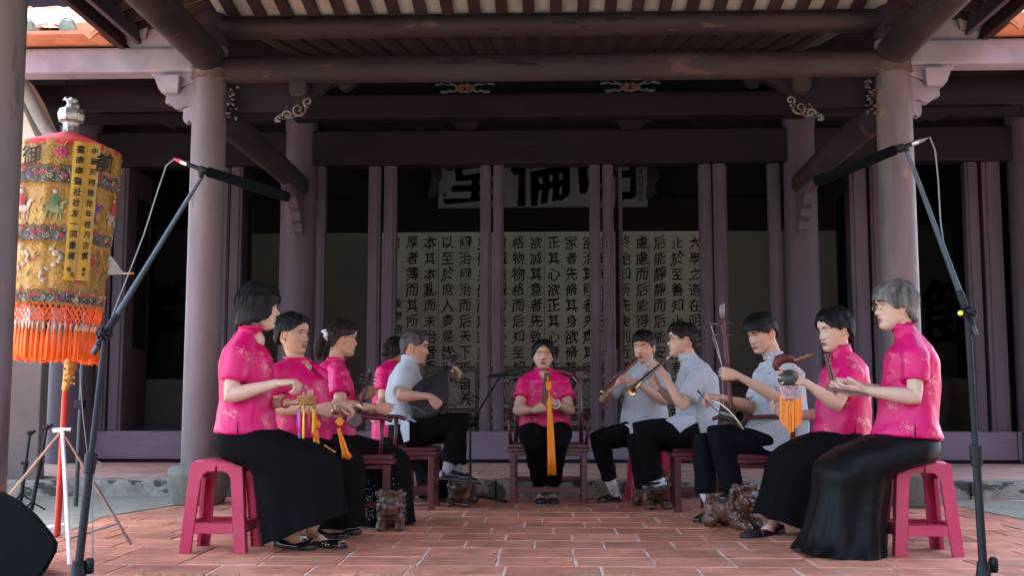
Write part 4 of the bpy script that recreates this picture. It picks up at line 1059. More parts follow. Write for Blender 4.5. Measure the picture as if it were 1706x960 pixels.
    # ---- lower clothes
    if skirt:
        sm = skirt.get('mat', lower); nn = 64; rws = []; S_ = skirt['slices']; ns = len(S_)
        for i, sl_ in enumerate(S_):
            py, x0, x1, hd, dy = sl_[:5]; tilt = sl_[5]*m_px if len(sl_) > 5 else 0
            a, b = P(x0, py, Y0), P(x1, py, Y0); c = (a+b)/2; c.y += dy; hw = (b.x-a.x)/2; row = []
            fall = max(0., (i-ns*.45)/(ns*.55)); ph = skirt.get('seed', 0)
            for k in range(nn):
                t = 2*math.pi*k/nn; ct, st = math.cos(t), math.sin(t); e = .8
                x = abs(ct)**e*(1 if ct > 0 else -1)*hw; y = abs(st)**e*(1 if st > 0 else -1)*hd
                f = 1+fall*skirt.get('fold', .05)*(math.sin(t*9+ph+.8*math.sin(t*3))+.5*math.sin(t*17+2*ph))
                row.append(Vector((c.x+x*f, c.y+y*f, c.z+tilt*x/hw+skirt.get('wave', .004)*fall*math.sin(t*8+ph))))
            rws.append(row)
        # insert interpolated rows
        fine = []
        for i in range(ns-1):
            for q in range(4):
                t = q/4; p0, p1, p2, p3 = rws[max(0, i-1)], rws[i], rws[i+1], rws[min(ns-1, i+2)]
                fine.append([.5*((2*p1[k])+(-p0[k]+p2[k])*t+(2*p0[k]-5*p1[k]+4*p2[k]-p3[k])*t*t+(-p0[k]+3*p1[k]-3*p2[k]+p3[k])*t**3) for k in range(nn)])
        fine.append(rws[-1]); sb2 = MB(); sb2.grid(fine, closeu=True); n0 = len(fine)
        ins = [[p.lerp(sum(r, Vector())/nn, .06)+Vector((0, 0, .0)) for p in r] for r in (rws[-1], rws[-2])]
        sb2.grid([fine[-1]]+ins, closeu=True); sb2.f.append(tuple(range(nn-1, -1, -1)))
        me = sb2.mesh('skirt', True); folds(me, skirt.get('amp', .006), 7, (1, 1, .35), seed=3+skirt.get('seed', 0)); root_sk = finish(me, skirt.get('name', 'skirt'), sm, root)
    if legs:
        lb = MB()
        for lg in legs:
            H_, K, An, heel, toe, kw = (lg+({},))[:6] if len(lg) < 6 else lg
            H_, K, An = A(H_), A(K), A(An); u1, u2 = K-H_, An-K
            if not (.30 < u1.length < .50) or not (.30 < u2.length < .52): print('LEG', label[:30], 'thigh %.2f shin %.2f' % (u1.length, u2.length))
            f = kw.get('f', 1.); hemr = kw.get('hem', .062)
            pts = [H_-u1*.12, H_+u1*.12, H_+u1*.4, H_+u1*.7, H_+u1*.92, K+(u1.normalized()-u2.normalized())*.012, K+u2*.10, K+u2*.3, K+u2*.55, K+u2*.8, An, An+Vector((0, 0, .001)), An-u2*.12]
            rr = [.098, .100, .090, .080, .074, .072, .071, .069, .066, hemr+.002, hemr, hemr-.010, hemr-.016]
            lb.tube(pts, [q*f for q in rr], 18)
            # shin, sock, foot
            if heel:
                heel, toe = G(*heel) if len(heel) == 3 else A(heel[:2]+(heel[3],)), G(*toe) if len(toe) == 3 else A(toe[:2]+(toe[3],))
                anb = heel.lerp(toe, .22)+Vector((0, 0, .06))
                sc_ = MB(); sc_.tube([An-u2*.15, An, anb.lerp(An, .4), anb, heel.lerp(toe, .3)+Vector((0, 0, .035))], [.044, .040, .036, .037, .034], 14)
                sc_.build(kw.get('skn', 'sock'), kw.get('sock', m_sock), root, smooth=True, **({'colors': True} if kw.get('skn') == 'ankle' else {}))
                shoe(root, heel, toe, kw.get('shoe', m_leather))
        pc = rings[0][0]; lb.tube([pc+Vector((0, 0, -.10)), pc+Vector((0, 0, .0)), pc+Vector((0, 0, .10))], [(min(.13, hem_r[0]*.85), hem_r[1]*.9)]*3, 20, ref=(1, 0, 0))
        me = remesh(lb, .010, 3); folds(me, .013, 7, (1, 1, 1), seed=5+len(label)); finish(me, 'trousers', lower, root)
    # ---- hair
    if hair:
        hair_shell(T, hair['low'], hair['th'], hair['col'], seed=len(label), parent=root, jag=hair.get('jag', .006), flare=hair.get('flare', 0), strands=hair.get('strands', 520), rim=hair.get('rim', .75))
    return root, T, info, A, body
def ring_band(parent, W, E, r, m, name='bracelet', off=.0, th=.005):
    ax = unit(Vector(W)-Vector(E)); c = Vector(W)-ax*off; u = ax.orthogonal().normalized(); v = ax.cross(u); b = MB()
    b.tube([c+(u*math.cos(a)+v*math.sin(a))*r for a in [i/18*2*math.pi for i in range(18)]], th, 8, closed=True); return b.build(name, m, parent, smooth=True)
def glasses(T, parent, m=None):
    m = m or mat('thin_dark_frame', (.02, .018, .018), .3, metal=.6)
    b = MB()
    for sx in (-1, 1):
        b.tube([T @ Vector((.0905-abs(math.cos(a))*.002-(.005 if math.cos(a)*1 > 0 else 0)*0, sx*(.032+.022*math.cos(a)), .002+.016*math.sin(a))) for a in [i/20*2*math.pi for i in range(20)]], .0013, 5, closed=True)
        b.tube([T @ Vector((.089, sx*.054, .008)), T @ Vector((.07, sx*.070, .007)), T @ Vector((.0, sx*.079, .006)), T @ Vector((-.012, sx*.080, -.006))], .0012, 5)
    b.tube([T @ Vector((.091, -.010, .004)), T @ Vector((.096, 0, .007)), T @ Vector((.091, .010, .004))], .0012, 5)
    return b.build('glasses', m, parent, smooth=True)
BOB = dict(low=[(0, .032), (25, .030), (42, .010), (55, -.045), (75, -.075), (110, -.098), (180, -.105)], th=[(0, .012), (60, .020), (110, .026), (180, .026)], col='black', jag=.009)
# woman nearest on the left
w1 = person('woman with chin length black bob and magenta blouse seated on the left pink stool', 5.62,
    [(409, 722, 52, .18), (410, 700, 47, .17), (410, 668, 42, .15), (411, 630, 44, .155), (410, 602, 42, .16), (408, 582, 34, .155), (411, 565, 22, .09), (416, 553, 15, .055)],
    (433, 512, 0, 14, 3, 0),
    [((397, 592, -.15), (383, 660, -.19), (462, 639, -.20), (1, .1, .10), (.1, .25, -1), 'pinch', True),
     ((412, 590, .16), (425, 676, .15), (478, 671, -.02), (1, -.25, .02), (0, 0, 1), 'cup', False)],
    skin='fair', hair=BOB, slits=[(396, 696, 722)], frog=[(444, 590), (449, 606)], group='musicians in magenta blouses', collar=.034, cflare=.35, vneck=.10, aw=.98, voxel=.0045,
    embro=[(402, 585, 9), (415, 600, 7), (443, 612, 8), (449, 660, 6), (382, 690, 9), (390, 686, 6), (441, 704, 9), (373, 640, 5), (436, 590, 5)],
    skirt=dict(slices=[(714, 368, 456, .15, 0), (733, 362, 506, .19, 0), (746, 363, 538, .20, 0), (758, 368, 556, .205, 0), (770, 392, 563, .205, 0), (783, 422, 567, .205, .0, 2), (808, 430, 570, .20, .0, 5), (838, 436, 573, .20, 0, 12), (862, 441, 576, .205, 0, 19), (880, 445, 578, .21, 0, 25)], mat=m_black, fold=.05, seed=1, amp=.009))
# second woman on the left with brass bells
w2 = person('magenta bloused woman with swept back black hair and pearl earring holding small bells', 6.2,
    [(500, 740, 50, .15), (503, 700, 51, .16), (500, 668, 49, .16), (497, 640, 46, .145), (494, 624, 38, .13), (497, 612, 24, .085), (498, 602, 16, .055)],
    (490, 558, 0, -28, 4, 0),
    [((463, 625, -.10), (468, 680, -.14), (527, 682, -.24), (1, -.2, -.1), (.2, 1, .2), 'loose_grip', True),
     ((528, 628, .10), (520, 690, .04), (562, 673, -.16), (1, -.3, -.15), (0, .5, -1), 'pinch', False)],
    skin='mid', cheek=.6, hs=.96, group='musicians in magenta blouses', collar=.03, aw=1.05, cflare=.35, vneck=.10,
    hair=dict(low=[(0, .076), (25, .070), (42, .052), (58, .030), (70, .016), (85, .018), (105, -.012), (130, -.055), (180, -.06)], th=[(0, .007), (60, .011), (120, .020), (180, .026)], col='black'),
    embro=[(510, 645, 7), (530, 648, 8), (514, 690, 7), (470, 700, 7), (540, 700, 6)], frog=[(515, 640)],
    skirt=dict(slices=[(728, 462, 538, .17, 0), (745, 455, 585, .2, -.02), (758, 458, 600, .2, -.02), (772, 480, 606, .2, -.02), (800, 500, 608, .19, -.02), (840, 512, 608, .19, -.02), (868, 520, 606, .19, -.02), (876, 522, 602, .19, -.02)], mat=m_black, fold=.03, seed=2))
# third woman with pony tail
w3 = person('magenta bloused woman with ponytail in a white scrunchie, plucking a thin necked lute', 6.85,
    [(552, 736, 42, .15), (552, 700, 38, .15), (553, 668, 36, .15), (552, 642, 36, .15), (550, 626, 31, .14), (553, 613, 20, .08), (558, 603, 13, .055)],
    (571, 564, 0, 24, 5, 0),
    [((565, 625, -.14), (567, 676, -.22), (624, 680, -.15), (1, .1, -.1), (-.2, 1, 0), 'loose_grip', True),
     ((552, 625, .16), (585, 678, .22), (603, 660, .05), (.8, -.3, .35), (.3, -1, 0), 'holes', False)],
    skin='mid', hs=.95, group='musicians in magenta blouses', collar=.03,
    hair=dict(low=[(0, .070), (25, .064), (45, .045), (60, .022), (80, .015), (105, -.010), (130, -.060), (180, -.066)], th=[(0, .008), (60, .010), (120, .012), (180, .012)], col='brown', jag=.007),
    embro=[(557, 606, 5), (570, 622, 6), (575, 640, 5), (540, 700, 6)],
    skirt=dict(slices=[(723, 530, 582, .17, 0), (738, 524, 640, .2, 0), (750, 528, 668, .2, 0), (765, 545, 680, .2, 0), (800, 580, 685, .19, 0), (840, 590, 687, .19, 0), (872, 592, 690, .2, 0)], mat=m_black, fold=.05, seed=4))
# fourth woman, almost hidden
w4 = person('woman in magenta blouse almost hidden behind the man with the lute', 8.4,
    [(652, 735, 34, .15), (652, 700, 32, .15), (652, 665, 30, .15), (652, 640, 30, .15), (651, 622, 26, .14), (655, 612, 17, .08), (658, 604, 12, .055)],
    (663, 588, 0, 30, 5, 0),
    [((640, 622, -.12), (638, 668, -.20), (627, 690, -.42), (-.3, -1, -.3), (1, 0, 0), 'relaxed', True),
     ((660, 622, .15), (672, 668, .2), (690, 680, .05), (1, -.2, 0), (0, 0, -1), 'relaxed', False)],
    skin='mid', hs=.93, group='musicians in magenta blouses', collar=.03, voxel=.006,
    hair=dict(low=[(0, .05), (55, .0), (90, -.02), (130, -.06), (180, -.07)], th=[(0, .012), (90, .018), (180, .02)], col='black'),
    skirt=dict(slices=[(728, 628, 690, .17, 0), (742, 628, 715, .2, 0), (755, 632, 735, .2, 0), (780, 690, 745, .18, 0), (830, 700, 745, .18, 0)], mat=m_black, seed=3))
# man with pipa
m5 = person('older grey haired man in a pale shirt, legs crossed, playing a pear shaped lute', 7.75,
    [(674, 706, 30, .17), (672, 684, 28, .165), (671, 658, 28, .165), (675, 634, 26, .175), (680, 616, 20, .15), (683, 606, 15, .085), (686, 600, 12, .06)],
    (692, 580, 0, -4, 6, 0),
    [((674, 628, -.17), (669, 660, -.30), (716, 661, -.33), (.8, .1, -.8), (-.5, 1, -.2), 'pinch', True),
     ((684, 628, .17), (705, 668, .18), (738, 621, .02), (.9, -.2, .18), (0, -.8, -.9), 'holes', False)],
    skin='tan', shirt=m_linen, male=True, hs=1.0, collar=.036, group='musicians in pale grey shirts', aw=1.02, sleeve=.78,
    hair=dict(low=[(0, .075), (25, .066), (48, .052), (58, .020), (72, .012), (84, .030), (98, .022), (112, -.02), (140, -.052), (180, -.06)], th=[(0, .013), (60, .010), (120, .010), (180, .010)], col='salt', jag=.008, strands=400),
    legs=[((685, 718, -.08), (765, 704, -.10), (748, 772, -.14), (733, 799, 0, -.16), (786, 801, 0, -.18), dict(sock=m_sockg, f=.98)),
          ((685, 722, .10), (762, 720, .14), (762, 775, .1), (752, 806, 0, .05), (796, 807, 0, .0), dict(sock=m_sockg, f=.95))],
    tails=[[(668, 698, -.18), (682, 704, -.23), (682, 735, -.23), (673, 738, -.21), (667, 716, -.19)], [(680, 690, -.17), (700, 698, -.15), (704, 703, -.15), (690, 704, -.17), (680, 700, -.17)]])
# woman in the centre chair
w6 = person('woman in magenta blouse seated in the central armchair facing forward, holding a wooden clapper', 8.32,
    [(908, 712, 43, .135), (908, 692, 40, .13), (906, 662, 35, .125), (906, 645, 34, .12), (906, 634, 28, .11), (906, 626, 17, .08), (906, 619, 12, .055)],
    (905, 593, -.02, -90, -2, 0),
    [((877, 640, -.01), (863, 684, -.10), (890, 684, -.30), (.75, -.25, .30), (.5, 1, .1), 'grip', True),
     ((936, 640, -.01), (949, 684, -.10), (926, 674, -.32), (-.75, -.1, .35), (-.5, 1, .1), 'grip', False)],
    skin='mid', cheek=.8, hs=.93, group='musicians in magenta blouses', collar=.03, closed=True, cflare=.35, vneck=.10, voxel=.0055, aw=1.08, sleeve=.55,
    hair=dict(low=[(0, .078), (18, .068), (38, .048), (55, .015), (80, -.01), (100, -.03), (130, -.06), (180, -.06)], th=[(0, .014), (60, .016), (120, .018), (180, .02)], col='black'),
    embro=[(888, 657, 7), (925, 657, 7), (880, 699, 5), (892, 699, 5), (925, 698, 5), (935, 699, 5), (866, 652, 4), (948, 652, 4)],
    legs=[((886, 722, 0), (890, 738, -.40), (899, 803, .06), None, None, dict(f=1.02, hem=.055)), ((930, 722, 0), (928, 738, -.40), (921, 803, .06), None, None, dict(f=1.02, hem=.055))])
# young man with the end blown flute
y7 = person('young man with black quiff in a pale grey shirt blowing a long dark red flute', 8.35,
    [(1074, 716, 40, .14), (1074, 692, 38, .14), (1074, 662, 34, .13), (1074, 640, 35, .13), (1074, 626, 31, .12), (1076, 616, 19, .085), (1076, 606, 13, .06)],
    (1073, 579, -.02, -118, 8, 0),
    [((1044, 630, -.02), (1006, 666, .0), (1017, 650, -.27), (.55, -.25, .75), (.8, .4, -.2), 'holes', True),
     ((1104, 632, -.04), (1105, 668, -.16), (1058, 637, -.26), (-.85, -.1, .35), (-.2, .6, -.8), 'holes', False)],
    skin='boy', shirt=m_linen, male=True, hs=1.0, collar=.036, group='musicians in pale grey shirts', closed=True, voxel=.0055, sleeve=.7,
    hair=dict(low=[(0, .060), (30, .055), (50, .045), (62, .012), (75, .005), (90, .022), (105, .0), (140, -.045), (180, -.05)], th=[(0, .026), (40, .020), (70, .008), (120, .010), (180, .012)], col='black', jag=.012),
    frog=[(1059, 632), (1058, 650), (1057, 667), (1056, 683), (1054, 699)],
    legs=[((1055, 722, -.02), (999, 733, -.22), (1016, 800, -.16), (1034, 837, 0), (996, 838, 0), dict(f=.95)), ((1085, 722, 0), (1078, 735, -.42), (1082, 800, -.36), None, None, dict(f=.95))],
    tails=[[(1040, 708, -.14), (1072, 702, -.15), (1069, 720, -.19), (1058, 729, -.21), (1050, 728, -.20), (1048, 714, -.17)]])
# young man with suona
y8 = person('young man in glasses and a pale grey shirt blowing a brass belled horn', 7.65,
    [(1161, 714, 30, .165), (1162, 692, 34, .165), (1163, 662, 36, .165), (1160, 636, 35, .17), (1155, 616, 26, .15), (1150, 604, 16, .085), (1147, 596, 13, .06)],
    (1136, 568, 0, 184, -3, 0),
    [((1162, 630, -.18), (1137, 676, -.27), (1108, 627, -.20), (-.55, .1, .8), (-.7, .6, -.4), 'holes', False),
     ((1150, 630, .17), (1124, 668, .16), (1096, 646, .0), (-.5, -.1, .85), (-.5, -.9, -.3), 'holes', True)],
    skin='boy', shirt=m_linen, male=True, collar=.036, group='musicians in pale grey shirts', aw=1.05, sleeve=.74,
    hair=dict(low=[(0, .066), (25, .060), (45, .045), (58, .022), (75, .015), (90, .028), (105, .0), (140, -.05), (180, -.055)], th=[(0, .020), (60, .014), (120, .012), (180, .012)], col='black', jag=.012),
    legs=[((1150, 722, -.10), (1073, 718, -.14), (1088, 800, -.12), (1108, 815, 0, -.06), (1072, 817, 0, -.2), dict(f=1.0)), ((1150, 724, .10), (1062, 738, .06), (1075, 815, .06), None, None, dict(f=1.0))],
    tails=[[(1124, 692, -.15), (1158, 692, -.18), (1161, 704, -.19), (1140, 716, -.21), (1133, 722, -.21), (1121, 708, -.2), (1108, 700, -.16)], [(1160, 700, -.165), (1192, 700, -.15), (1190, 716, -.15), (1180, 737, -.14), (1167, 738, -.15), (1165, 714, -.165)]])
# young man with the two string fiddle
y9 = person('young man with straight black fringe looking down, bowing an upright two stringed fiddle', 6.9,
    [(1300, 738, 44, .165), (1301, 708, 44, .165), (1300, 674, 42, .16), (1299, 644, 40, .16), (1297, 620, 36, .15), (1294, 605, 22, .09), (1291, 594, 14, .06)],
    (1268, 556, -.02, -148, 20, 0),
    [((1322, 628, -.12), (1297, 664, -.28), (1230, 627, -.30), (-1, .0, .18), (.1, 1, -.2), 'grip', False),
     ((1272, 628, .06), (1258, 680, .02), (1202, 663, -.20), (-1, -.2, .12), (.1, .3, -1), 'pinch', True)],
    skin='boy', shirt=m_linen, male=True, collar=.036, group='musicians in pale grey shirts', sleeve=.74,
    hair=dict(low=[(0, .046), (30, .045), (48, .036), (62, .016), (75, .008), (90, .022), (105, .0), (140, -.045), (180, -.05)], th=[(0, .022), (60, .018), (120, .014), (180, .014)], col='black', jag=.013),
    frog=[(1281, 622), (1279, 642), (1278, 668), (1275, 692)], lower=m_navy,
    legs=[((1290, 742, -.08), (1199, 728, -.16), (1222, 815, -.14), (1243, 832, 0, -.1), (1200, 836, 0, -.25), dict(f=1.05)), ((1280, 746, .10), (1173, 740, .02), (1176, 822, .0), (1196, 866, 0), (1160, 872, 0), dict(f=1.0))],
    tails=[[(1250, 700, -.12), (1325, 700, -.19), (1325, 735, -.19), (1285, 753, -.20), (1276, 750, -.20), (1258, 735, -.19), (1240, 712, -.17)], [(1310, 700, -.17), (1348, 700, -.13), (1346, 718, -.13), (1330, 727, -.16), (1310, 726, -.17)]])
# woman with the wood block and orange tassels
w10 = person('woman in magenta blouse with short black hair and closed eyes, patting a red wooden block', 6.3,
    [(1402, 726, 47, .16), (1404, 702, 44, .16), (1406, 668, 41, .155), (1408, 638, 40, .155), (1408, 614, 36, .15), (1406, 600, 25, .09), (1402, 590, 15, .055)],
    (1389, 551, 0, -158, 10, 0),
    [((1418, 622, -.14), (1394, 674, -.22), (1341, 637, -.26), (-.95, -.1, .32), (-.3, .8, -.5), 'spread', False),
     ((1392, 622, .15), (1385, 690, .10), (1320, 693, -.02), (-1, -.2, .15), (0, -.6, 1), 'cup', True)],
    skin='fair', hs=1.0, group='musicians in magenta blouses', collar=.055, closed=True, sleeve=.62, slits=[(1425, 705, 726)],
    hair=dict(low=[(0, .074), (20, .066), (40, .045), (58, .015), (78, .008), (95, .0), (120, -.045), (180, -.055)], th=[(0, .014), (60, .016), (120, .022), (180, .024)], col='black', jag=.011),
    embro=[(1422, 610, 9), (1412, 596, 6), (1376, 715, 7), (1432, 700, 9), (1412, 672, 5), (1366, 640, 5), (1440, 706, 5)],
    skirt=dict(slices=[(718, 1362, 1440, .15, 0), (733, 1324, 1444, .19, 0), (747, 1297, 1444, .2, 0), (760, 1284, 1438, .2, 0), (776, 1277, 1415, .2, 0, -2), (800, 1273, 1400, .19, 0, -5), (832, 1267, 1394, .19, 0, -10), (857, 1261, 1392, .20, 0, -15), (876, 1257, 1392, .20, 0, -20)], mat=m_black, fold=.05, seed=5, amp=.009))
# woman nearest on the right
w11 = person('grey haired woman with glasses and black satin skirt seated on the right pink stool', 5.62,
    [(1510, 728, 56, .18), (1511, 702, 48, .17), (1515, 668, 45, .16), (1518, 632, 43, .16), (1518, 604, 41, .165), (1516, 584, 35, .155), (1514, 568, 24, .09), (1510, 555, 15, .055)],
    (1489, 511, 0, -172, 4, 0),
    [((1525, 594, -.15), (1524, 662, -.20), (1442, 651, -.22), (-1, .1, -.05), (-.1, .7, .7), 'cup', False),
     ((1510, 594, .16), (1490, 660, .16), (1414, 640, -.02), (-1, -.1, .05), (0, -.6, -.6), 'grip', True)],
    skin='fair', group='musicians in magenta blouses', collar=.055, aw=.98, voxel=.0045,
    hair=dict(low=[(0, .036), (25, .034), (45, .026), (58, .0), (72, -.012), (90, -.012), (105, -.045), (130, -.078), (180, -.085)], th=[(0, .012), (60, .020), (110, .024), (180, .026)], col='grey', jag=.009),
    embro=[(1530, 556, 9), (1520, 545, 6), (1508, 601, 6), (1484, 590, 7), (1488, 620, 4), (1552, 636, 10), (1550, 655, 6), (1484, 678, 9), (1512, 712, 9), (1556, 722, 8), (1540, 600, 4)],
    frog=[(1481, 622), (1482, 640)], slits=[(1525, 697, 727)],
    skirt=dict(slices=[(722, 1468, 1550, .14, 0), (738, 1422, 1558, .18, 0), (752, 1387, 1559, .2, 0), (765, 1368, 1552, .205, 0), (776, 1361, 1520, .205, 0), (790, 1358, 1480, .205, 0), (820, 1357, 1474, .2, 0), (866, 1347, 1470, .21, 0), (900, 1336, 1468, .23, 0), (922, 1325, 1468, .26, 0, -5)], mat=m_satin, fold=.085, amp=.016, seed=6, wave=.008))
# ================================================================ FURNITURE
m_plastic = mat('magenta_pink_plastic', (.47, .03, .08), .33, var=.10, vscale=4, bump=.05, bscale=90, stain=(.40, .085, .11), stain_scale=5, stain_amt=.5)
def stool(x, y, rot, label, h=.455):
    t = thing('plastic_stool', label, 'stool', (x, y, 0), 'pink plastic stools'); M = Matrix.Translation((x, y, 0)) @ Matrix.Rotation(math.radians(rot), 4, 'Z')
    hw = lambda z: .166-.038*(z/h)
    b = MB(); rows = []
    for zz, r in ((h-.030, hw(h)+.004), (h-.012, hw(h)-.002), (h-.003, hw(h)-.014), (h, hw(h)-.03), (h-.002, .04), (h-.02, .035)):
        row = []
        for k in range(40):
            a = 2*math.pi*k/40; e = .42 if r > .05 else 1; row.append(M @ Vector((abs(math.cos(a))**e*(1 if math.cos(a) > 0 else -1)*r, abs(math.sin(a))**e*(1 if math.sin(a) > 0 else -1)*r, zz)))
        rows.append(row)
    b.grid(rows, closeu=True); b.build('seat', m_plastic, t, smooth=True, angle=50)
    for qx in (-1, 1):
        for qy in (-1, 1):
            b = MB()
            for ax in (0, 1):       # the two faces of the corner leg, each with half of the arch under the seat
                def fn(u, v, w, ax=ax):
                    k = hw(v)-.001*ax; p = (Vector((qx*(k-u), qy*(k-w-.002*ax), v)) if ax == 0 else Vector((qx*(k-w-.001), qy*(k-u-.001), v))); return M @ p
                poly = [(0, 0), (.058, 0), (.058, .10), (.058, .30), (.061, h-.10), (.070, h-.074), (.090, h-.060), (hw(h)-.001, h-.058), (hw(h)-.001, h-.012), (.0, h-.012)]
                b.prism(poly, (0, .007), fn)
                b.prism([(.051, .0), (.058, .0), (.061, h-.1), (.054, h-.1)], (0, .022), fn)
            b.build('leg', m_plastic, t, bevel=.003)
    for ax in (0, 1):
        for q in (-1, 1):
            b = MB()
            def fn(u, v, w, ax=ax, q=q):
                k = hw(v)-.0035; return M @ (Vector((u, q*(k-w), v)) if ax == 0 else Vector((q*(k-w), u, v)))
            k = hw(.12)-.06; b.prism([(-k, .095), (k, .095), (k-.002, .150), (-k+.002, .150)], (0, .008), fn); b.prism([(-k, .142), (k, .142), (k, .150), (-k, .150)], (0, .024), fn)
            b.build('stretcher', m_plastic, t, bevel=.002)
    return t
stool(XP(371, 5.66, 850), 5.66, 0, 'pink plastic stool under the woman with the chin length bob, beside the left column')
stool(XP(1528, 5.66, 850), 5.66, 0, 'pink plastic stool under the grey haired woman beside the right column')
stool(XP(1082, 8.45, 800), 8.45, 4, 'pink plastic stool under the young man blowing the long red flute')
m_dw = M_('dark_wood')
def armchair(x, y, rot, label, W_=.58, D_=.46, back=True, arms=True, hz=.43, name='armchair', cat='chair', group='dark red wooden seats', m=m_dw):
    """local frame: sitter looks along +y'"""
    t = thing(name, label, cat, (x, y, 0), group); M = Matrix.Translation((x, y, 0)) @ Matrix.Rotation(math.radians(rot), 4, 'Z'); w, d = W_/2, D_/2
    def bx(nm, *a, bev=.004, parent=t):
        b = MB(); b.box(*a, M=M); return b.build(nm, m, parent, bevel=bev)
    bx('seat', -w-.012, w+.012, -d-.01, d+.015, hz-.028, hz); bx('apron', -w+.01, w-.01, d-.022, d-.004, hz-.085, hz-.03); bx('apron', -w+.01, w-.01, -d+.004, -d+.022, hz-.085, hz-.03)
    bx('seat_rim', -w-.022, w+.022, -d-.02, d+.025, hz-.055, hz-.029); bx('apron', -w+.004, -w+.02, -d+.02, d-.02, hz-.085, hz-.056); bx('apron', w-.02, w-.004, -d+.02, d-.02, hz-.085, hz-.056)
    for sx in (-1, 1):
        for sy in (-1, 1):
            b = MB(); c = Vector((sx*(w-.022), sy*(d-.022), 0)); b.box(c.x-.022, c.x+.022, c.y-.022, c.y+.022, 0, hz-.056, M=M); b.box(c.x-.027, c.x+.027, c.y-.027, c.y+.027, 0, .03, M=M); b.build('leg', m, t, bevel=.004)
        bx('stretcher', sx*(w-.022)-.011, sx*(w-.022)+.011, -d+.04, d-.04, .115, .15)
    bx('stretcher', -w+.045, w-.045, d-.034, d-.012, .075, .115); bx('stretcher', -w+.045, w-.045, -d+.012, -d+.034, .13, .165)
    if arms:
        for sx in (-1, 1):
            b = MB(); b.tube([M @ Vector((sx*(w-.01), -d+.02, hz+.22)), M @ Vector((sx*(w+.005), 0, hz+.225)), M @ Vector((sx*(w+.01), d-.03, hz+.215)), M @ Vector((sx*(w+.012), d+.01, hz+.20))], [(.014, .022)]*4, 10, ref=(0, 0, 1)); b.build('armrest', m, t, smooth=True)
            b = MB(); b.tube([M @ Vector((sx*(w-.005), d-.06, hz)), M @ Vector((sx*(w+.006), d-.05, hz+.1)), M @ Vector((sx*(w+.004), d-.05, hz+.21))], [.014, .011, .014], 8); b.build('arm_post', m, t, smooth=True)
    if back:
        for sx in (-1, 1):
            b = MB(); b.tube([M @ Vector((sx*(w-.03), -d+.02, hz-.01)), M @ Vector((sx*(w-.035), -d+.01, hz+.25)), M @ Vector((sx*(w-.045), -d-.02, hz+.46)), M @ Vector((sx*(w-.09), -d-.03, hz+.52))], [.018, .016, .016, .02], 10); b.build('back_post', m, t, smooth=True)
        b = MB(); b.tube([M @ Vector((q*(w-.06), -d-.032, hz+.51+.05*math.cos(q*1.57))) for q in [i/8-1 for i in range(17)]], [(.024, .014)]*17, 10, ref=(0, 0, 1)); b.build('crest_rail', m, t, smooth=True)
        b = MB(); b.box(-.075, .075, -d-.02, -d-.005, hz, hz+.5, M=M); sp = b.build('splat', m, t, bevel=.006)
        q = MB(); q.tube([M @ Vector((.05*math.cos(a), -d+.0, hz+.38+.05*math.sin(a))) for a in [i/20*6.283 for i in range(20)]], .007, 6, closed=True); q.build('carved_ring', m, sp, smooth=True)
    return t
armchair(XP(914, 8.45, 780), 8.52, 180, 'dark red wooden armchair in the centre under the woman with the clapper', W_=.57, D_=.46)
armchair(XP(600, 6.9, 740), 6.9, -90, 'dark red wooden armchair under the woman with the ponytail', W_=.60, D_=.46, back=False)
armchair(XP(1275, 6.9, 740), 7.02, 92, 'dark red wooden armchair under the young fiddle player', W_=.56, D_=.48, back=False)
armchair(XP(692, 7.85, 740), 7.88, 0, 'dark wooden stool under the man with the pear shaped lute', W_=.30, D_=.34, back=False, arms=False, name='wooden_stool', cat='stool')
armchair(XP(1152, 7.75, 740), 7.80, 0, 'dark wooden stool under the young man blowing the brass belled horn', W_=.26, D_=.34, back=False, arms=False, name='wooden_stool', cat='stool')
armchair(XP(497, 6.25, 740), 6.28, 0, 'dark wooden stool hidden under the woman with the brass bells', W_=.26, D_=.30, back=False, arms=False, name='wooden_stool', cat='stool')
armchair(XP(1418, 6.35, 740), 6.38, 0, 'dark wooden stool hidden under the woman patting the red block', W_=.20, D_=.28, back=False, arms=False, name='wooden_stool', cat='stool')
armchair(XP(655, 8.4, 740), 8.42, 0, 'dark wooden stool under the hidden woman behind the older man', W_=.28, D_=.3, back=False, arms=False, name='wooden_stool', cat='stool')

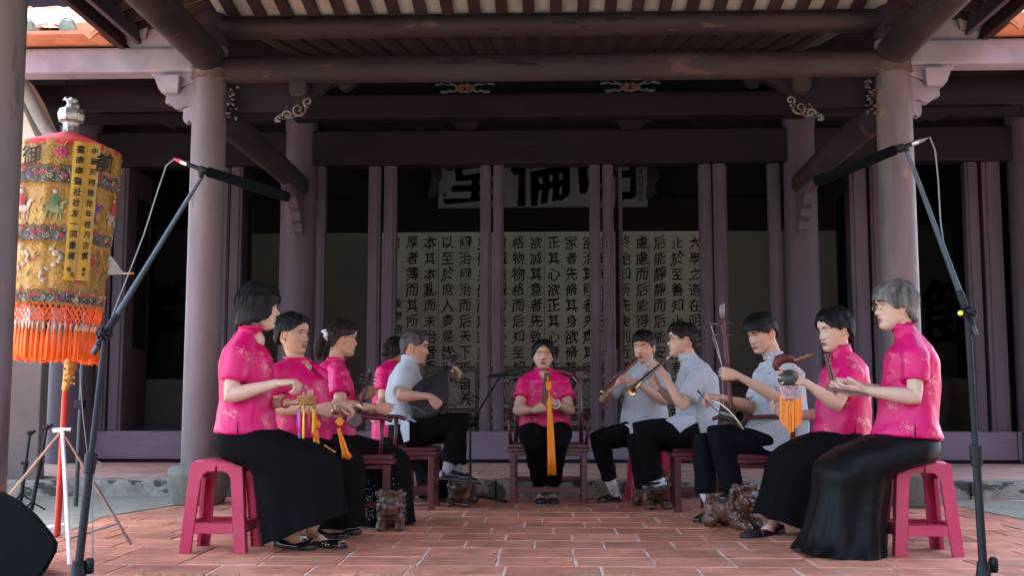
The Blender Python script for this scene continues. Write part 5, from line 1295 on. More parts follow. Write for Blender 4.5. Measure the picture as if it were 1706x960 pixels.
# ---------------- carved lion footrests
m_lion = mat('carved_brown_wood', (.075, .030, .013), .34, var=.45, vscale=16, bump=.8, bscale=55, coat=.35, stain=(.014, .007, .005), stain_scale=14, stain_amt=.85)
def lion(px, py, Y, s, turn, label, long=1.0):
    base = G(px, py); x, y = base.x, Y
    t = thing('lion_footrest', label, 'footrest', (x, y, 0), 'carved lion footrests'); M = Matrix.Translation((x, y, 0)) @ Matrix.Rotation(math.radians(turn), 4, 'Z') @ Matrix.Scale(s, 4)
    L = long
    b = MB(); R3 = M.to_3x3().normalized()
    def B(c, r, rot=None): b.ball(M @ Vector(c), tuple(q*s for q in r), 16, 12, M=R3 @ rot if rot is not None else R3)
    # looks along -y, body behind it
    B((0, .10*L, .095), (.075, .13*L, .075)); B((0, .02, .11), (.082, .075, .09)); B((0, .21*L, .085), (.08, .06, .075))
    B((0, -.065, .155), (.068, .060, .066)); B((0, -.115, .135), (.046, .036, .030)); B((0, -.135, .150), (.020, .014, .013)); B((0, -.11, .108), (.040, .030, .016))
    for sx in (-1, 1):
        B((sx*.030, -.108, .178), (.017, .014, .014)); B((sx*.034, -.095, .196), (.026, .020, .010)); B((sx*.052, -.095, .150), (.026, .030, .028))
        B((sx*.072, -.045, .200), (.018, .012, .034), Matrix.Rotation(sx*.5, 3, 'Y')); B((sx*.056, -.06, .03), (.032, .055, .032)); B((sx*.058, -.10, .018), (.030, .028, .020))
        B((sx*.060, .20*L, .035), (.034, .052, .04)); B((sx*.055, .00, .07), (.03, .04, .06))
        for k in range(7):
            a = -.5+k*.42; B((sx*(.052+.022*math.sin(a+.6)), -.012+.012*(k % 2), .225-.028*k), (.017, .017, .017))
    for k in range(5): B(((k-2)*.024, -.02, .222-abs(k-2)*.006), (.016, .018, .016))
    for k in range(7): B((0, .03+.032*k*L, .185-.004*k), (.014, .015, .014))
    B((0, .265*L, .13), (.022, .02, .05))
    me = remesh(b, .0055*max(1, s), 1)
    co = me_arr(me); nr = np.empty(len(me.vertices)*3); me.vertices.foreach_get('normal', nr); nr = nr.reshape(-1, 3)
    for i in range(len(co)):
        p = Vector(co[i]); h = noise.noise(p*75)*.0022+abs(noise.noise(p*Vector((28, 28, 60)) if False else Vector((p.x*34, p.y*34, p.z*70))))*-.0045; co[i] = co[i]+nr[i]*h
    me.vertices.foreach_set('co', co.ravel()); me.update(); finish(me, 'carved_body', m_lion, t)
    for sx in (-1, 1):
        e = MB(); e.ball(M @ Vector((sx*.031, -.119, .176)), .0085*s, 10, 8); e.build('eye', mat('dark_polished_wood', (.02, .01, .006), .2), t, smooth=True)
    return t
lion(660, 876, 6.56, .98, 5, 'carved brown wooden lion in front of the sequinned black skirt, leftmost of the lion footrests')
lion(765, 846, 8.05, 1.0, -8, 'dark carved wooden lion under the shoes of the man with crossed legs')
lion(1093, 850, 7.92, 1.12, 12, 'carved brown wooden lion in front of the horn player, between the two stools')
lion(1236, 883, 6.66, 1.12, 38, 'largest carved wooden lion, lying in front of the fiddle player', .85)

# ================================================================ INSTRUMENTS
m_brass = mat('polished_brass', (.46, .32, .13), .3, metal=1., var=.12, vscale=30)
m_bronze = mat('dull_bronze', (.42, .33, .24), .32, metal=1., var=.2, vscale=30)
m_redwood = mat('dark_red_bamboo', (.085, .016, .012), .42, var=.3, vscale=18, spec=.3)
m_brownwood = mat('dark_brown_wood', (.055, .028, .02), .35, var=.3, vscale=14, coat=.2, stretch=(1, 1, .3))
m_orange = mat('orange_silk_cord', (.85, .27, .012), .6, var=.14, vscale=30, bump=.5, bscale=200)
m_bandorange = mat('bright_orange_strip', (.90, .26, .015), .5, var=.08)
def cm(name, c): return mat(name, c, .6, var=.12, vscale=40, bump=.4, bscale=160)
def tassel(parent, top, L, r, m, seed=0, lean=(0, 0, 0), n=26, name='tassel', taper=1.5):
    rnd = random.Random(seed); b = MB(); top = Vector(top); lean = Vector(lean); dn = unit(Vector((0, 0, -1))+lean)
    b.tube([top+dn*.0, top+dn*(L*.08), top+dn*(L*.12)], [r*.5, r*.85, r*.55], 10)
    for k in range(n):
        a = rnd.uniform(0, 6.28); q = math.sqrt(rnd.uniform(0, 1))*r; e = Vector((math.cos(a)*q, math.sin(a)*q, 0)); l = L*rnd.uniform(.9, 1.03)
        b.tube([top+dn*(L*.10)+e*.5, top+dn*(L*.45)+e*1.0, top+dn*(L*.75)+e*1.2*1.0, top+dn*l+e*taper+Vector((rnd.uniform(-.002, .002), 0, 0))], [r*.26, r*.28, r*.26, r*.10], 5)
    return b.build(name, m, parent, smooth=True)
# small basket drum with coloured tassels
q0 = P(511, 666, 5.36); t = thing('hand_drum', 'small woven golden brown hand drum with many coloured tassels held by the leftmost woman', 'percussion', q0)
m_wick = mat('golden_woven_wicker', (.36, .17, .055), .5, var=.4, vscale=60, bump=.6, bscale=150)
b = MB(); b.lathe([(.028, -.030), (.036, -.022), (.0405, -.004), (.0405, .010), (.036, .018), (.02, .022)], q0, 28); dr = b.build('drum_body', m_wick, t, smooth=True)
b = MB()
for j in range(3):
    for k in range(22):
        a = k/22*6.283+(j % 2)*.14; zc = -.016+j*.013; b.tube([q0+Vector((math.cos(a-.09)*.041, math.sin(a-.09)*.041, zc-.006)), q0+Vector((math.cos(a)*.044, math.sin(a)*.044, zc)), q0+Vector((math.cos(a+.09)*.041, math.sin(a+.09)*.041, zc+.006))], [.002, .0036, .002], 5)
b.build('weave', m_wick, dr, smooth=True)
tc_ = [('red', (.5, .02, .02)), ('orange', (.8, .25, .01)), ('blue', (.05, .14, .42)), ('yellow', (.8, .5, .03)), ('sky_blue', (.12, .25, .5)), ('pink', (.75, .04, .25)), ('green', (.05, .25, .1)), ('purple', (.18, .05, .3))]
for k in range(10):
    a = k/10*6.283+.2; nm, c = tc_[[1, 0, 1, 2, 4, 2, 5, 3, 0, 3][k]]; e = q0+Vector((math.cos(a)*.040, math.sin(a)*.040, -.03))
    b = MB(); b.tube([e, e-Vector((0, 0, .016))], .0045, 8); b.ball(e-Vector((0, 0, .003)), .006, 8, 6); bd = b.build('bead', m_brass, t, smooth=True)
    l = .115+.03*math.sin(k*2.1); b = MB(); b.tube([e-Vector((0, 0, .016)), e-Vector((0, 0, .016+l*.5)), e-Vector((0, 0, .016+l))], [.0042, .0052, .0058], 7); b.build('tassel', cm(nm+'_tassel', c), t, smooth=True)
b = MB(); b.tube([P(505, 640, 5.36), P(509, 655, 5.36)], [.004, .004], 6); b.build('beater', m_brownwood, t)
# brass bells with knots
for (px, py, Y, d, lab, hx) in ((557, 684, 5.95, (1, 0, .25), 'dull bronze bell in the near hand of the second woman from left', 0), (598, 679, 6.02, (1, 0, .12), 'bronze bell at the far hand of the second woman, furthest right of the two', 1)):
    c = P(px, py, Y); d = unit(d); t = thing('hand_bell', lab, 'bell', c, 'hand bells'); Mr = Vector((0, 0, 1)).rotation_difference(d).to_matrix()
    b = MB(); b.lathe([(.005, -.02), (.012, -.018), (.021, -.008), (.0255, .006), (.027, .016), (.0255, .016), (.023, .004), (.010, -.008)], c, 24, M=Mr); b.build('bell_cup', m_bronze, t, smooth=True, angle=60)
    b = MB(); b.tube([c-d*.02, c-d*.05], [.004, .003], 8); b.build('bell_stem', m_redwood, t, smooth=True)
for (k0, k1, k2, Y, lab, L) in (((566, 690), (566, 703), (566, 714), 5.98, 'orange knotted cord and tassel hanging from the far hand of the second woman', .17), ((528, 696), (528, 707), (529, 716), 6.02, 'orange knotted cord and tassel hanging from the near hand of the second woman', .09)):
    c = P(k1[0], k1[1], Y); t = thing('knotted_tassel', lab, 'tassel', c, 'orange knotted tassels')
    b = MB(); b.tube([P(k0[0], k0[1]-4, Y), c], .0025, 6); b.build('cord', m_orange, t)
    b = MB()
    for k in range(6):
        a = k*1.047; b.ball(c+Vector((math.cos(a)*.014, 0, math.sin(a)*.014)), (.010, .008, .010), 8, 6)
    b.ball(c, .012, 8, 6); b.build('knot', m_orange, t, smooth=True)
    tassel(t, P(k2[0]-2, k2[1], Y), L, .013, m_orange, 3, lean=(.30 if L > .1 else 0, 0, 0), n=30, taper=2.4)
b = MB(); c = P(551, 750, 5.86)
for k in range(14): b.tube([P(541+k*.4, 742+k*.6, 5.93), P(548+k*.5, 748+k*.5, 5.86), P(560-k*.8, 757-abs(k-7)*.5, 5.86)], [.0035, .0045, .001], 5)
tag(b.build('loose_tassel', mat('old_gold_tassel', (.55, .27, .03), .6, var=.3, vscale=40), smooth=True), 'old gold tassel lying on the black skirt of the second woman', 'tassel')
# three string lute of the ponytail woman
c = P(591, 700, 6.6); t = thing('three_string_lute', 'dark round bodied lute with a thin neck held by the ponytail woman', 'lute', c)
b = MB(); Mr = Vector((0, 0, 1)).rotation_difference(unit((.2, -1, .05))).to_matrix(); b.lathe([(.035, -.035), (.045, -.03), (.047, 0), (.045, .03), (.04, .035)], c, 28, M=Mr); b.build('drum_body', m_brownwood, t, smooth=True, angle=40)
n0, n1 = P(596, 688, 6.6), P(616, 628, 6.62); b = MB(); b.tube([n0, n1], [.011, .009], 10); nk = b.build('neck', M_('black_wood'), t, smooth=True)
b = MB(); b.tube([n1, P(618, 618, 6.62), P(615, 613, 6.62)], [.012, .012, .008], 10); b.build('head', M_('black_wood'), nk, smooth=True)
for k, f in enumerate((.80, .90, 1.0)):
    p = n0.lerp(n1, f); b = MB(); b.tube([p-Vector((.045, 0, -.008)), p+Vector((.045, 0, -.008))], [.0045, .0035], 7); b.ball(p-Vector((.045, 0, -.008)), .009, 8, 6); b.build('peg', M_('black_wood'), nk, smooth=True)
# pear shaped lute
t = thing('pear_shaped_lute', 'large dark pear shaped lute held across the lap of the older man', 'lute', P(711, 665, 7.45))
a0, a1 = P(690, 700, 7.42), P(744, 618, 7.52); ax = unit(a1-a0); fn_ = unit(Vector((-.25, -1, -.1))); fn_ = unit(fn_-ax*fn_.dot(ax)); sd_ = ax.cross(fn_)
prof = [(0, .02), (.03, .085), (.08, .135), (.14, .160), (.2, .163), (.26, .145), (.31, .11), (.355, .07), (.40, .040), (.44, .024)]
b = MB(); rows = []
for s_, w in prof:
    p = a0+ax*s_*.98; w = w*.8; row = []
    for k in range(28):
        a = 2*math.pi*k/28; u, v = math.cos(a), math.sin(a); row.append(p+sd_*(u*w)+fn_*((v*.028 if v > 0 else v*w*.30)))
    rows.append(row)
b.grid(rows, closeu=True); b.f.append(tuple(range(27, -1, -1))); b.f.append(tuple((len(rows)-1)*28+k for k in range(28)))
bd = b.build('sound_body', mat('dark_varnished_lute', (.005, .004, .004), .45, var=.3, vscale=12, spec=.25), t, smooth=True)
b = MB(); b.tube([a0+ax*.40, a0+ax*.52, P(753, 603, 7.55), P(757, 590, 7.58), P(752, 582, 7.6)], [(.022, .016), (.02, .015), (.018, .014), (.018, .016), (.010, .010)], 12, ref=sd_); nk = b.build('neck', M_('black_wood'), t, smooth=True)
for k, (px, py) in enumerate(((750, 607), (752, 600), (754, 594), (756, 588))):
    p = P(px, py, 7.56); dx = .055*(1 if k % 2 else -1); b = MB(); b.tube([p, p+sd_*dx], [.005, .006], 8); b.ball(p+sd_*dx, .010, 8, 6); b.build('peg', M_('black_wood'), nk, smooth=True)
b = MB()
for k in range(4): b.tube([a0+ax*.07+sd_*(-.03+.02*k)+fn_*.034, P(751, 606, 7.54)+sd_*(-.009+.006*k)+fn_*.02], .0009, 4)
b.build('strings', mat('dark_string', (.12, .11, .10), .4), t)
b = MB(); b.box(-.05, .05, -.006, .006, -.004, .010, Matrix(((sd_.x, ax.x, fn_.x, 0), (sd_.y, ax.y, fn_.y, 0), (sd_.z, ax.z, fn_.z, 0), (0, 0, 0, 1)))); b.v = [tuple(Vector(v)+a0+ax*.07+fn_*.026) for v in b.v]; b.build('bridge', m_brownwood, t)
# clapper of the centre woman
t = thing('wooden_clapper', 'long dark wooden clapper held upright by the woman in the centre armchair', 'clapper', P(909, 672, 8.0))
for k, (dx, dy) in enumerate(((-.004, 0), (.014, .012), (.006, -.014))):
    b = MB(); b.bar(P(906, 672, 7.95)+Vector((dx, dy, 0)), P(911.5, 621, 8.02)+Vector((dx, dy, 0)), .030, .010, up=Vector((0, 1, 0))); b.build('slat', mat('red_brown_clapper_wood', (.095, .04, .025), .42, var=.3, vscale=20), t, bevel=.002)
tt_ = thing('long_tassel', 'long bright orange silk tassel hanging from the upright clapper of the centre woman', 'tassel', P(916, 665, 7.78))
c = P(914, 645, 7.82); b = MB(); b.tube([P(912, 628, 7.9), P(914, 636, 7.85), c, P(915, 664, 7.78)], .004, 6); b.build('cord', m_orange, tt_)
b = MB()
for dz in (-.006, .010, .024):
    for k in range(5): b.ball(c+Vector((math.cos(k*1.26)*.013, 0, dz+math.sin(k*1.26)*.008)), .0085, 8, 6)
b.build('knot', m_orange, tt_, smooth=True); tassel(tt_, P(915, 664, 7.78), .52, .022, m_orange, 8, lean=(.035, 0, 0), n=60, taper=1.5)
# dark red flute
t = thing('end_blown_flute', 'thick dark red bamboo flute played by the young man with the quiff', 'flute', P(1033, 625, 8.05)); f0, f1 = P(1062, 598, 8.23), P(1004, 654, 7.98); dd = f1-f0
b = MB(); pts = []; rr = []
for k in range(25):
    s_ = k/24; pts.append(f0+dd*s_); rr.append(.0155+.002*s_+(.0025 if k in (3, 7, 11, 15, 19, 23) else 0))
b.tube(pts, rr, 16); fb = b.build('flute_body', m_redwood, t, smooth=True)
for k in range(5):
    p = f0+dd*(.32+.12*k)+Vector((0, -.0165, .004)); b = MB(); b.ball(p, (.005, .003, .005), 8, 6); b.build('finger_hole', M_('ink'), fb, smooth=True)
b = MB(); b.tube([f1, f1+unit(dd)*.012], [.018, .019], 16); b.build('end_ring', m_brass, fb, smooth=True)
# horn with brass bell
t = thing('double_reed_horn', 'horn with conical dark wooden pipe and flared brass bell played by the man in glasses', 'horn', P(1086, 622, 7.25)); h0, h1, h2 = P(1118, 592, 7.60), P(1066, 638, 7.18), P(1052, 651, 7.10); dd = h1-h0
b = MB(); b.tube([h0, h0+dd*.08, h0+dd*.09, h0+dd*.2], [.003, .003, .006, .004], 10); b.build('reed_staple', mat('straw_reed', (.6, .48, .26), .5), t, smooth=True)
b = MB(); pts = [h0+dd*(.18+.82*k/20) for k in range(21)]; b.tube(pts, [.008+.008*k/20+(.0016 if k % 3 == 0 else 0) for k in range(21)], 14); b.build('pipe', m_brownwood, t, smooth=True)
d2 = unit(h2-h1); L = (h2-h1).length
prof = [(0, .015), (.02, .019), (.06, .014), (.35, .014), (.6, .017), (.8, .023), (.93, .031), (1, .038), (1, .035), (.85, .022), (.5, .013)]
b = MB(); b.tube([h1+d2*(L*s_+ (.0001 if i == 8 else 0)) for i, (s_, r) in enumerate(prof)], [r for s_, r in prof], 28, ref=(0, 0, 1)) if False else b.lathe([(r, s_*L*1.0) for s_, r in prof], h1, 28, M=Vector((0, 0, 1)).rotation_difference(d2).to_matrix(), cap=False); b.build('bell', m_brass, t, smooth=True)
# two string fiddle with bow
t = thing('two_string_fiddle', 'upright two stringed fiddle with long red neck and dark drum body', 'fiddle', P(1222, 692, 6.62)); e0, e1 = P(1219, 686, 6.60), P(1204, 530, 6.66)
b = MB(); pts = [e0.lerp(e1, k/16) for k in range(17)]; b.tube(pts, [.0125+(.002 if k % 3 == 0 else 0) for k in range(17)], 14); nk = b.build('neck', m_redwood, t, smooth=True)
b = MB(); b.tube([e1, P(1202.5, 518, 6.66), P(1203, 510, 6.66), P(1206, 506, 6.66)], [.0135, .017, .014, .009], 14); b.build('head', mat('greyed_horn_head', (.16, .12, .11), .4, var=.3, vscale=40), nk, smooth=True)
for py in (541, 558):
    b = MB(); p0, p1 = P(1178+(4 if py > 550 else 0), py, 6.56), P(1222, py-3+(3 if py > 550 else 0), 6.74); b.tube([p0, p0.lerp(p1, .06), p0.lerp(p1, .12), p0.lerp(p1, .2), p0.lerp(p1, .6), p1], [.009, .011, .007, .0055, .006, .004], 10); b.build('peg', M_('black_wood'), nk, smooth=True)
dd = unit((P(1243, 697, 6.5)-P(1203, 690, 6.66))); c = P(1204, 690, 6.63); b = MB(); b.lathe([(.036, 0), (.040, .004), (.0375, .02), (.036, .07), (.0385, .12), (.0415, .138), (.036, .138), (.032, .05)], c, 28, M=Vector((0, 0, 1)).rotation_difference(dd).to_matrix()); b.build('drum_body', mat('near_black_varnish', (.018, .014, .012), .3, var=.3, vscale=14, coat=.3), t, smooth=True, angle=50)
b = MB(); b.tube([P(1184, 541, 6.60), P(1195, 575, 6.60), P(1203, 610, 6.60)], .0012, 4); b.tube([P(1186, 558, 6.6), P(1203, 610, 6.6)], .0012, 4); b.tube([P(1203, 610, 6.6), P(1206, 690, 6.60)], .0012, 4); b.build('strings', mat('pale_string', (.5, .48, .42), .4), t)
b = MB(); b.bar(P(1203, 609, 6.6), P(1216, 607, 6.62), .006, .008); b.build('string_loop', M_('black_wood'), t)
t = thing('fiddle_bow', 'slim dark bow with pale horsehair held low by the young fiddle player', 'bow', P(1200, 686, 6.45)); b = MB(); b.tube([P(1163, 652, 6.52), P(1168, 658, 6.50), P(1185, 677, 6.48), P(1210, 697, 6.46), P(1239, 717, 6.44)], [.008, .0035, .003, .003, .003], 8); b.build('bow_stick', M_('black_wood'), t, smooth=True)
b = MB(); b.tube([P(1190, 670, 6.44), P(1200, 673, 6.44), P(1214, 684, 6.44), P(1228, 700, 6.44), P(1239, 716, 6.44)], [(.0015, .005)]*5, 6); b.build('bow_hair', mat('straw_horsehair', (.62, .55, .36), .5), t, smooth=True)
# red block with orange strips
t = thing('wood_block', 'red brown bulbous wooden block with a wavy handle and orange strips below', 'percussion', P(1312, 630, 6.02)); c = P(1310, 618, 6.08)
b = MB(); pts = [P(1297, 620, 6.08), P(1293, 610, 6.08), P(1297, 601, 6.08), P(1307, 597, 6.08), P(1318, 599, 6.08), P(1328, 604, 6.08)]; b.tube(pts, [.012, .024, .030, .028, .020, .010], 16); b.build('block_head', m_redwood, t, smooth=True)
b = MB(); b.tube([P(1318, 601, 6.08)]+[P(1326+k*3, 600-k*1.0+1.2*math.sin(k*1.7), 6.06) for k in range(9)]+[P(1355, 590, 6.05)], [.008]+[.006+.0022*math.sin(k*2.2) for k in range(9)]+[.002], 8); b.build('handle', mat('gilded_brown_wood', (.28, .11, .04), .4, metal=.2, var=.5, vscale=60), t, smooth=True)
c2 = P(1314, 632, 6.05); b = MB(); b.ball(c2, (.058, .05, .052), 20, 14); b.build('block_body', mat('dark_olive_bowl', (.035, .035, .02), .4, var=.3, vscale=20), t, smooth=True)
b = MB()
for j in range(5):
    for k in range(26):
        a = k/26*6.283+(j % 2)*.12; r = .05-.0035*j; b.tube([c2+Vector((math.cos(a)*r, math.sin(a)*r*.8, -.035-.014*j)), c2+Vector((math.cos(a+.12)*(r-.003), math.sin(a+.12)*r*.8, -.049-.014*j))], .0018, 4)
        b.tube([c2+Vector((math.cos(a)*r, math.sin(a)*r*.8, -.035-.014*j)), c2+Vector((math.cos(a-.12)*(r-.003), math.sin(a-.12)*r*.8, -.049-.014*j))], .0018, 4)
b.build('lace_collar', mat('lilac_lace', (.45, .32, .34), .6, var=.5, vscale=60), t)
for k, (px, y0, y1) in enumerate(((1301, 660, 705), (1306, 664, 710), (1311, 668, 716), (1316, 671, 722), (1321, 671, 720), (1326, 668, 714), (1330, 664, 709), (1334, 660, 708), (1315, 664, 720), (1323, 662, 716))):
    b = MB(); Yk = 6.0+(.045 if k > 7 else 0)+.01*(k % 2); b.bar(P(px, y0, Yk), P(px, y1, Yk), .013, .004, up=Vector((0, 1, 0))); b.build('orange_strip', m_bandorange, t, bevel=.001)
b = MB(); b.tube([P(1321, 690, 6.03), P(1321, 733, 6.03)], [.012, .014], 12); b.build('grip', m_redwood, t, smooth=True)
# two pairs of wooden clappers
for lab, A1, A2, Y1, Y2 in (('upright dark wooden clapper in the far fist of the grey haired woman', (1374, 590), (1391, 656), 5.58, 5.56), ('flat dark wooden clapper lying on the near palm of the grey haired woman', (1377, 649), (1447, 661), 5.38, 5.36)):
    t = thing('wooden_clapper', lab, 'clapper', P(*A1, Y1), 'wooden clappers of the grey haired woman'); up_ = Vector((0, 1, 0)) if Y1 > 5.5 else Vector((0, 0, 1))
    for k in range(2):
        o_ = Vector((.012*k, .0, 0)) if Y1 > 5.5 else Vector((0, 0, .011*k)); b = MB(); b.bar(P(*A1, Y1)+o_, P(*A2, Y2)+o_, .008 if Y1 > 5.5 else .034, .03 if Y1 > 5.5 else .008, up=up_); b.build('slat', mat('brown_clapper_wood', (.11, .05, .035), .4, var=.4, vscale=30), t, bevel=.002)

# ---------------- trinkets worn
ring_band(w1[0], w1[2][1][2], w1[2][1][1], .0265, mat('red_bead', (.35, .01, .02), .35), off=.012, th=.0045)
ring_band(w3[0], w3[2][0][2], w3[2][0][1], .027, m_brass, off=.0, th=.004)
ring_band(w6[0], w6[2][1][2], w6[2][1][1], .031, mat('pale_jade', (.5, .5, .40), .3), off=.005, th=.006)
ring_band(w6[0], w6[2][0][2], w6[2][0][1], .029, m_brass, off=.02, th=.003)
ring_band(m5[0], m5[2][1][2], m5[2][1][1], .027, mat('steel_watch', (.6, .6, .6), .25, metal=1), name='watch', off=.0, th=.007)
ring_band(w2[0], w2[2][1][2], w2[2][1][1], .027, mat('pale_jade', (.5, .5, .40), .3), off=.01, th=.004)
glasses(w11[1], w11[0], mat('gold_wire_frame', (.5, .4, .2), .3, metal=.9)); glasses(y8[1], y8[0]); glasses(w3[1], w3[0])
for sx in (-1, 1):
    b = MB(); b.ball(w2[1] @ Vector((-.003, sx*.081, -.044)), .0065, 10, 8); b.build('pearl_earring', mat('pearl', (.75, .7, .65), .2), w2[0], smooth=True)
# ponytail and scrunchie
T = w3[1]; b = MB(); tuft(b, [T @ Vector(v) for v in ((-.095, .0, .012), (-.125, .0, .004), (-.145, .0, -.03), (-.150, .0, -.075), (-.148, .0, -.115), (-.142, 0, -.145))], [.014, .026, .034, .032, .024, .008], k=60, seed=4); b.build('ponytail', m_hair['brown'], w3[0], smooth=True)
b = MB(); c = T @ Vector((-.118, 0, .006)); ax = unit(T.to_3x3() @ Vector((-1, 0, -.2))); u = ax.orthogonal().normalized(); v = ax.cross(u)
for k in range(16):
    a = k/16*6.283; b.ball(c+(u*math.cos(a)+v*math.sin(a))*.026+ax*.007*math.sin(a*5), (.013, .013, .013), 8, 6)
b.build('scrunchie', mat('white_scrunchie', (.62, .66, .64), .8, var=.1, bump=.5, bscale=80), w3[0], smooth=True)
# bun of the second woman, glinting clip of the hidden woman
T = w2[1]; b = MB(); b.ball(T @ Vector((-.105, 0, -.02)), (.04, .045, .045), 16, 12); b.build('hair_bun', m_hair['black'], w2[0], smooth=True)
T = w4[1]; b = MB(); b.ball(T @ Vector((-.10, 0, .0)), (.045, .05, .05), 16, 12); b.build('hair_bun', m_hair['black'], w4[0], smooth=True)
# shoes of the women
m_flor = mat('floral_embroidered_shoe', (.03, .03, .06), .6, var=.2, vscale=40)
def pshoe(root, h, t_, kind='flat', m=None, ankle=None, skin='fair', strap=False, petals=None, w=.045):
    heel, toe = G(*h), G(*t_); so = shoe(root, heel, toe, m or m_leather, kind, w)
    d = unit(toe-heel); anb = heel+d*.05; top = P(*ankle) if ankle else anb+Vector((0, 0, .13))
    b = MB(); b.curcol = SKIN[skin]; b.tube([heel+d*(.16)+Vector((0, 0, .024)), heel+d*.11+Vector((0, 0, .040)), anb+d*.02+Vector((0, 0, .060)), anb.lerp(top, .6)+Vector((0, 0, .02)), top], [(.020, .030), (.026, .030), (.030, .031), (.031, .031), (.036, .036)], 14, ref=(0, 0, 1)); b.build('foot', m_skin, root, smooth=True, colors=True)
    if strap:
        b = MB(); c = heel+d*.075+Vector((0, 0, .045)); s_ = d.cross(Vector((0, 0, 1))); b.tube([c+s_*math.cos(a)*.037+Vector((0, 0, 1))*math.sin(a)*.030+d*.0 for a in [i/10*3.14 for i in range(11)]], [(.006, .003)]*11, 6); b.build('strap', m or m_leather, so, smooth=True)
    if petals:
        rnd = random.Random(5); groups = {}
        s_ = d.cross(Vector((0, 0, 1)))
        for k in range(46):
            f = rnd.uniform(.04, .98); a = rnd.uniform(.1, 3.04); c = heel+d*(f*(toe-heel).length)+s_*math.cos(a)*.043*w/.045*(1 if f < .85 else .7)+Vector((0, 0, .012+math.sin(a)*.022+(.006 if f < .2 else 0)))
            groups.setdefault(rnd.choice(petals), MB()).ball(c, (.006, .006, .004), 6, 4)
        for c_, g_ in groups.items(): g_.build('embroidery', mat('shoe_thread_%d' % (hash_(str(c_))*100), c_, .6), so)
pshoe(w1[0], (502, 908), (575, 915), 'flat', m_leather, (522, 872, 5.62), petals=[(.7, .68, .65), (.6, .1, .15), (.1, .3, .5), (.7, .4, .1), (.65, .62, .6)], w=.048)
pshoe(w1[0], (462, 912), (522, 918), 'flat', m_leather, (490, 890, 5.6))
pshoe(w2[0], (545, 893), (601, 891), 'flat', m_leather, (563, 865, 6.3), 'mid'); pshoe(w2[0], (523, 897), (577, 898), 'flat', m_leather, (541, 870, 6.2), 'mid')
pshoe(w10[0], (1302, 889), (1237, 898), 'flat', mat('navy_cloth_shoe', (.008, .010, .026), .7, var=.2), None, strap=True, petals=[(.5, .03, .06), (.6, .06, .1)], w=.047)
pshoe(w6[0], (901, 833.5), (901, 841), 'flat', m_leather, (899, 800, 8.38), 'mid', strap=True, w=.042); pshoe(w6[0], (920, 833.5), (923, 841), 'flat', m_leather, (921, 800, 8.38), 'mid', strap=True, w=.042)
pshoe(w11[0], (1440, 925), (1385, 927), 'flat', m_leather, (1420, 900, 5.6))
# sequins on the skirt of the ponytail woman
b = MB(); rnd = random.Random(2)
for k in range(300):
    t_ = rnd.random(); px = 598+rnd.gauss(0, 1)*10+t_*72; py = 868-abs(rnd.gauss(0, 26))-t_*10; px = min(px, 686)
    if py < 790 and rnd.random() < .6: continue
    c = P(px, py, 6.63+.0*t_); a = rnd.uniform(-.5, .5); r = .0022; u = Vector((math.cos(a), .3, math.sin(a)))*r; v = Vector((-math.sin(a), .1, math.cos(a)))*r
    b.add([c-u, c-v, c+u, c+v], [(0, 1, 2, 3)])
tag(b.build('sequins', mat('silver_sequin', (.22, .22, .24), .3, metal=.8), w3[0]), kind='stuff')

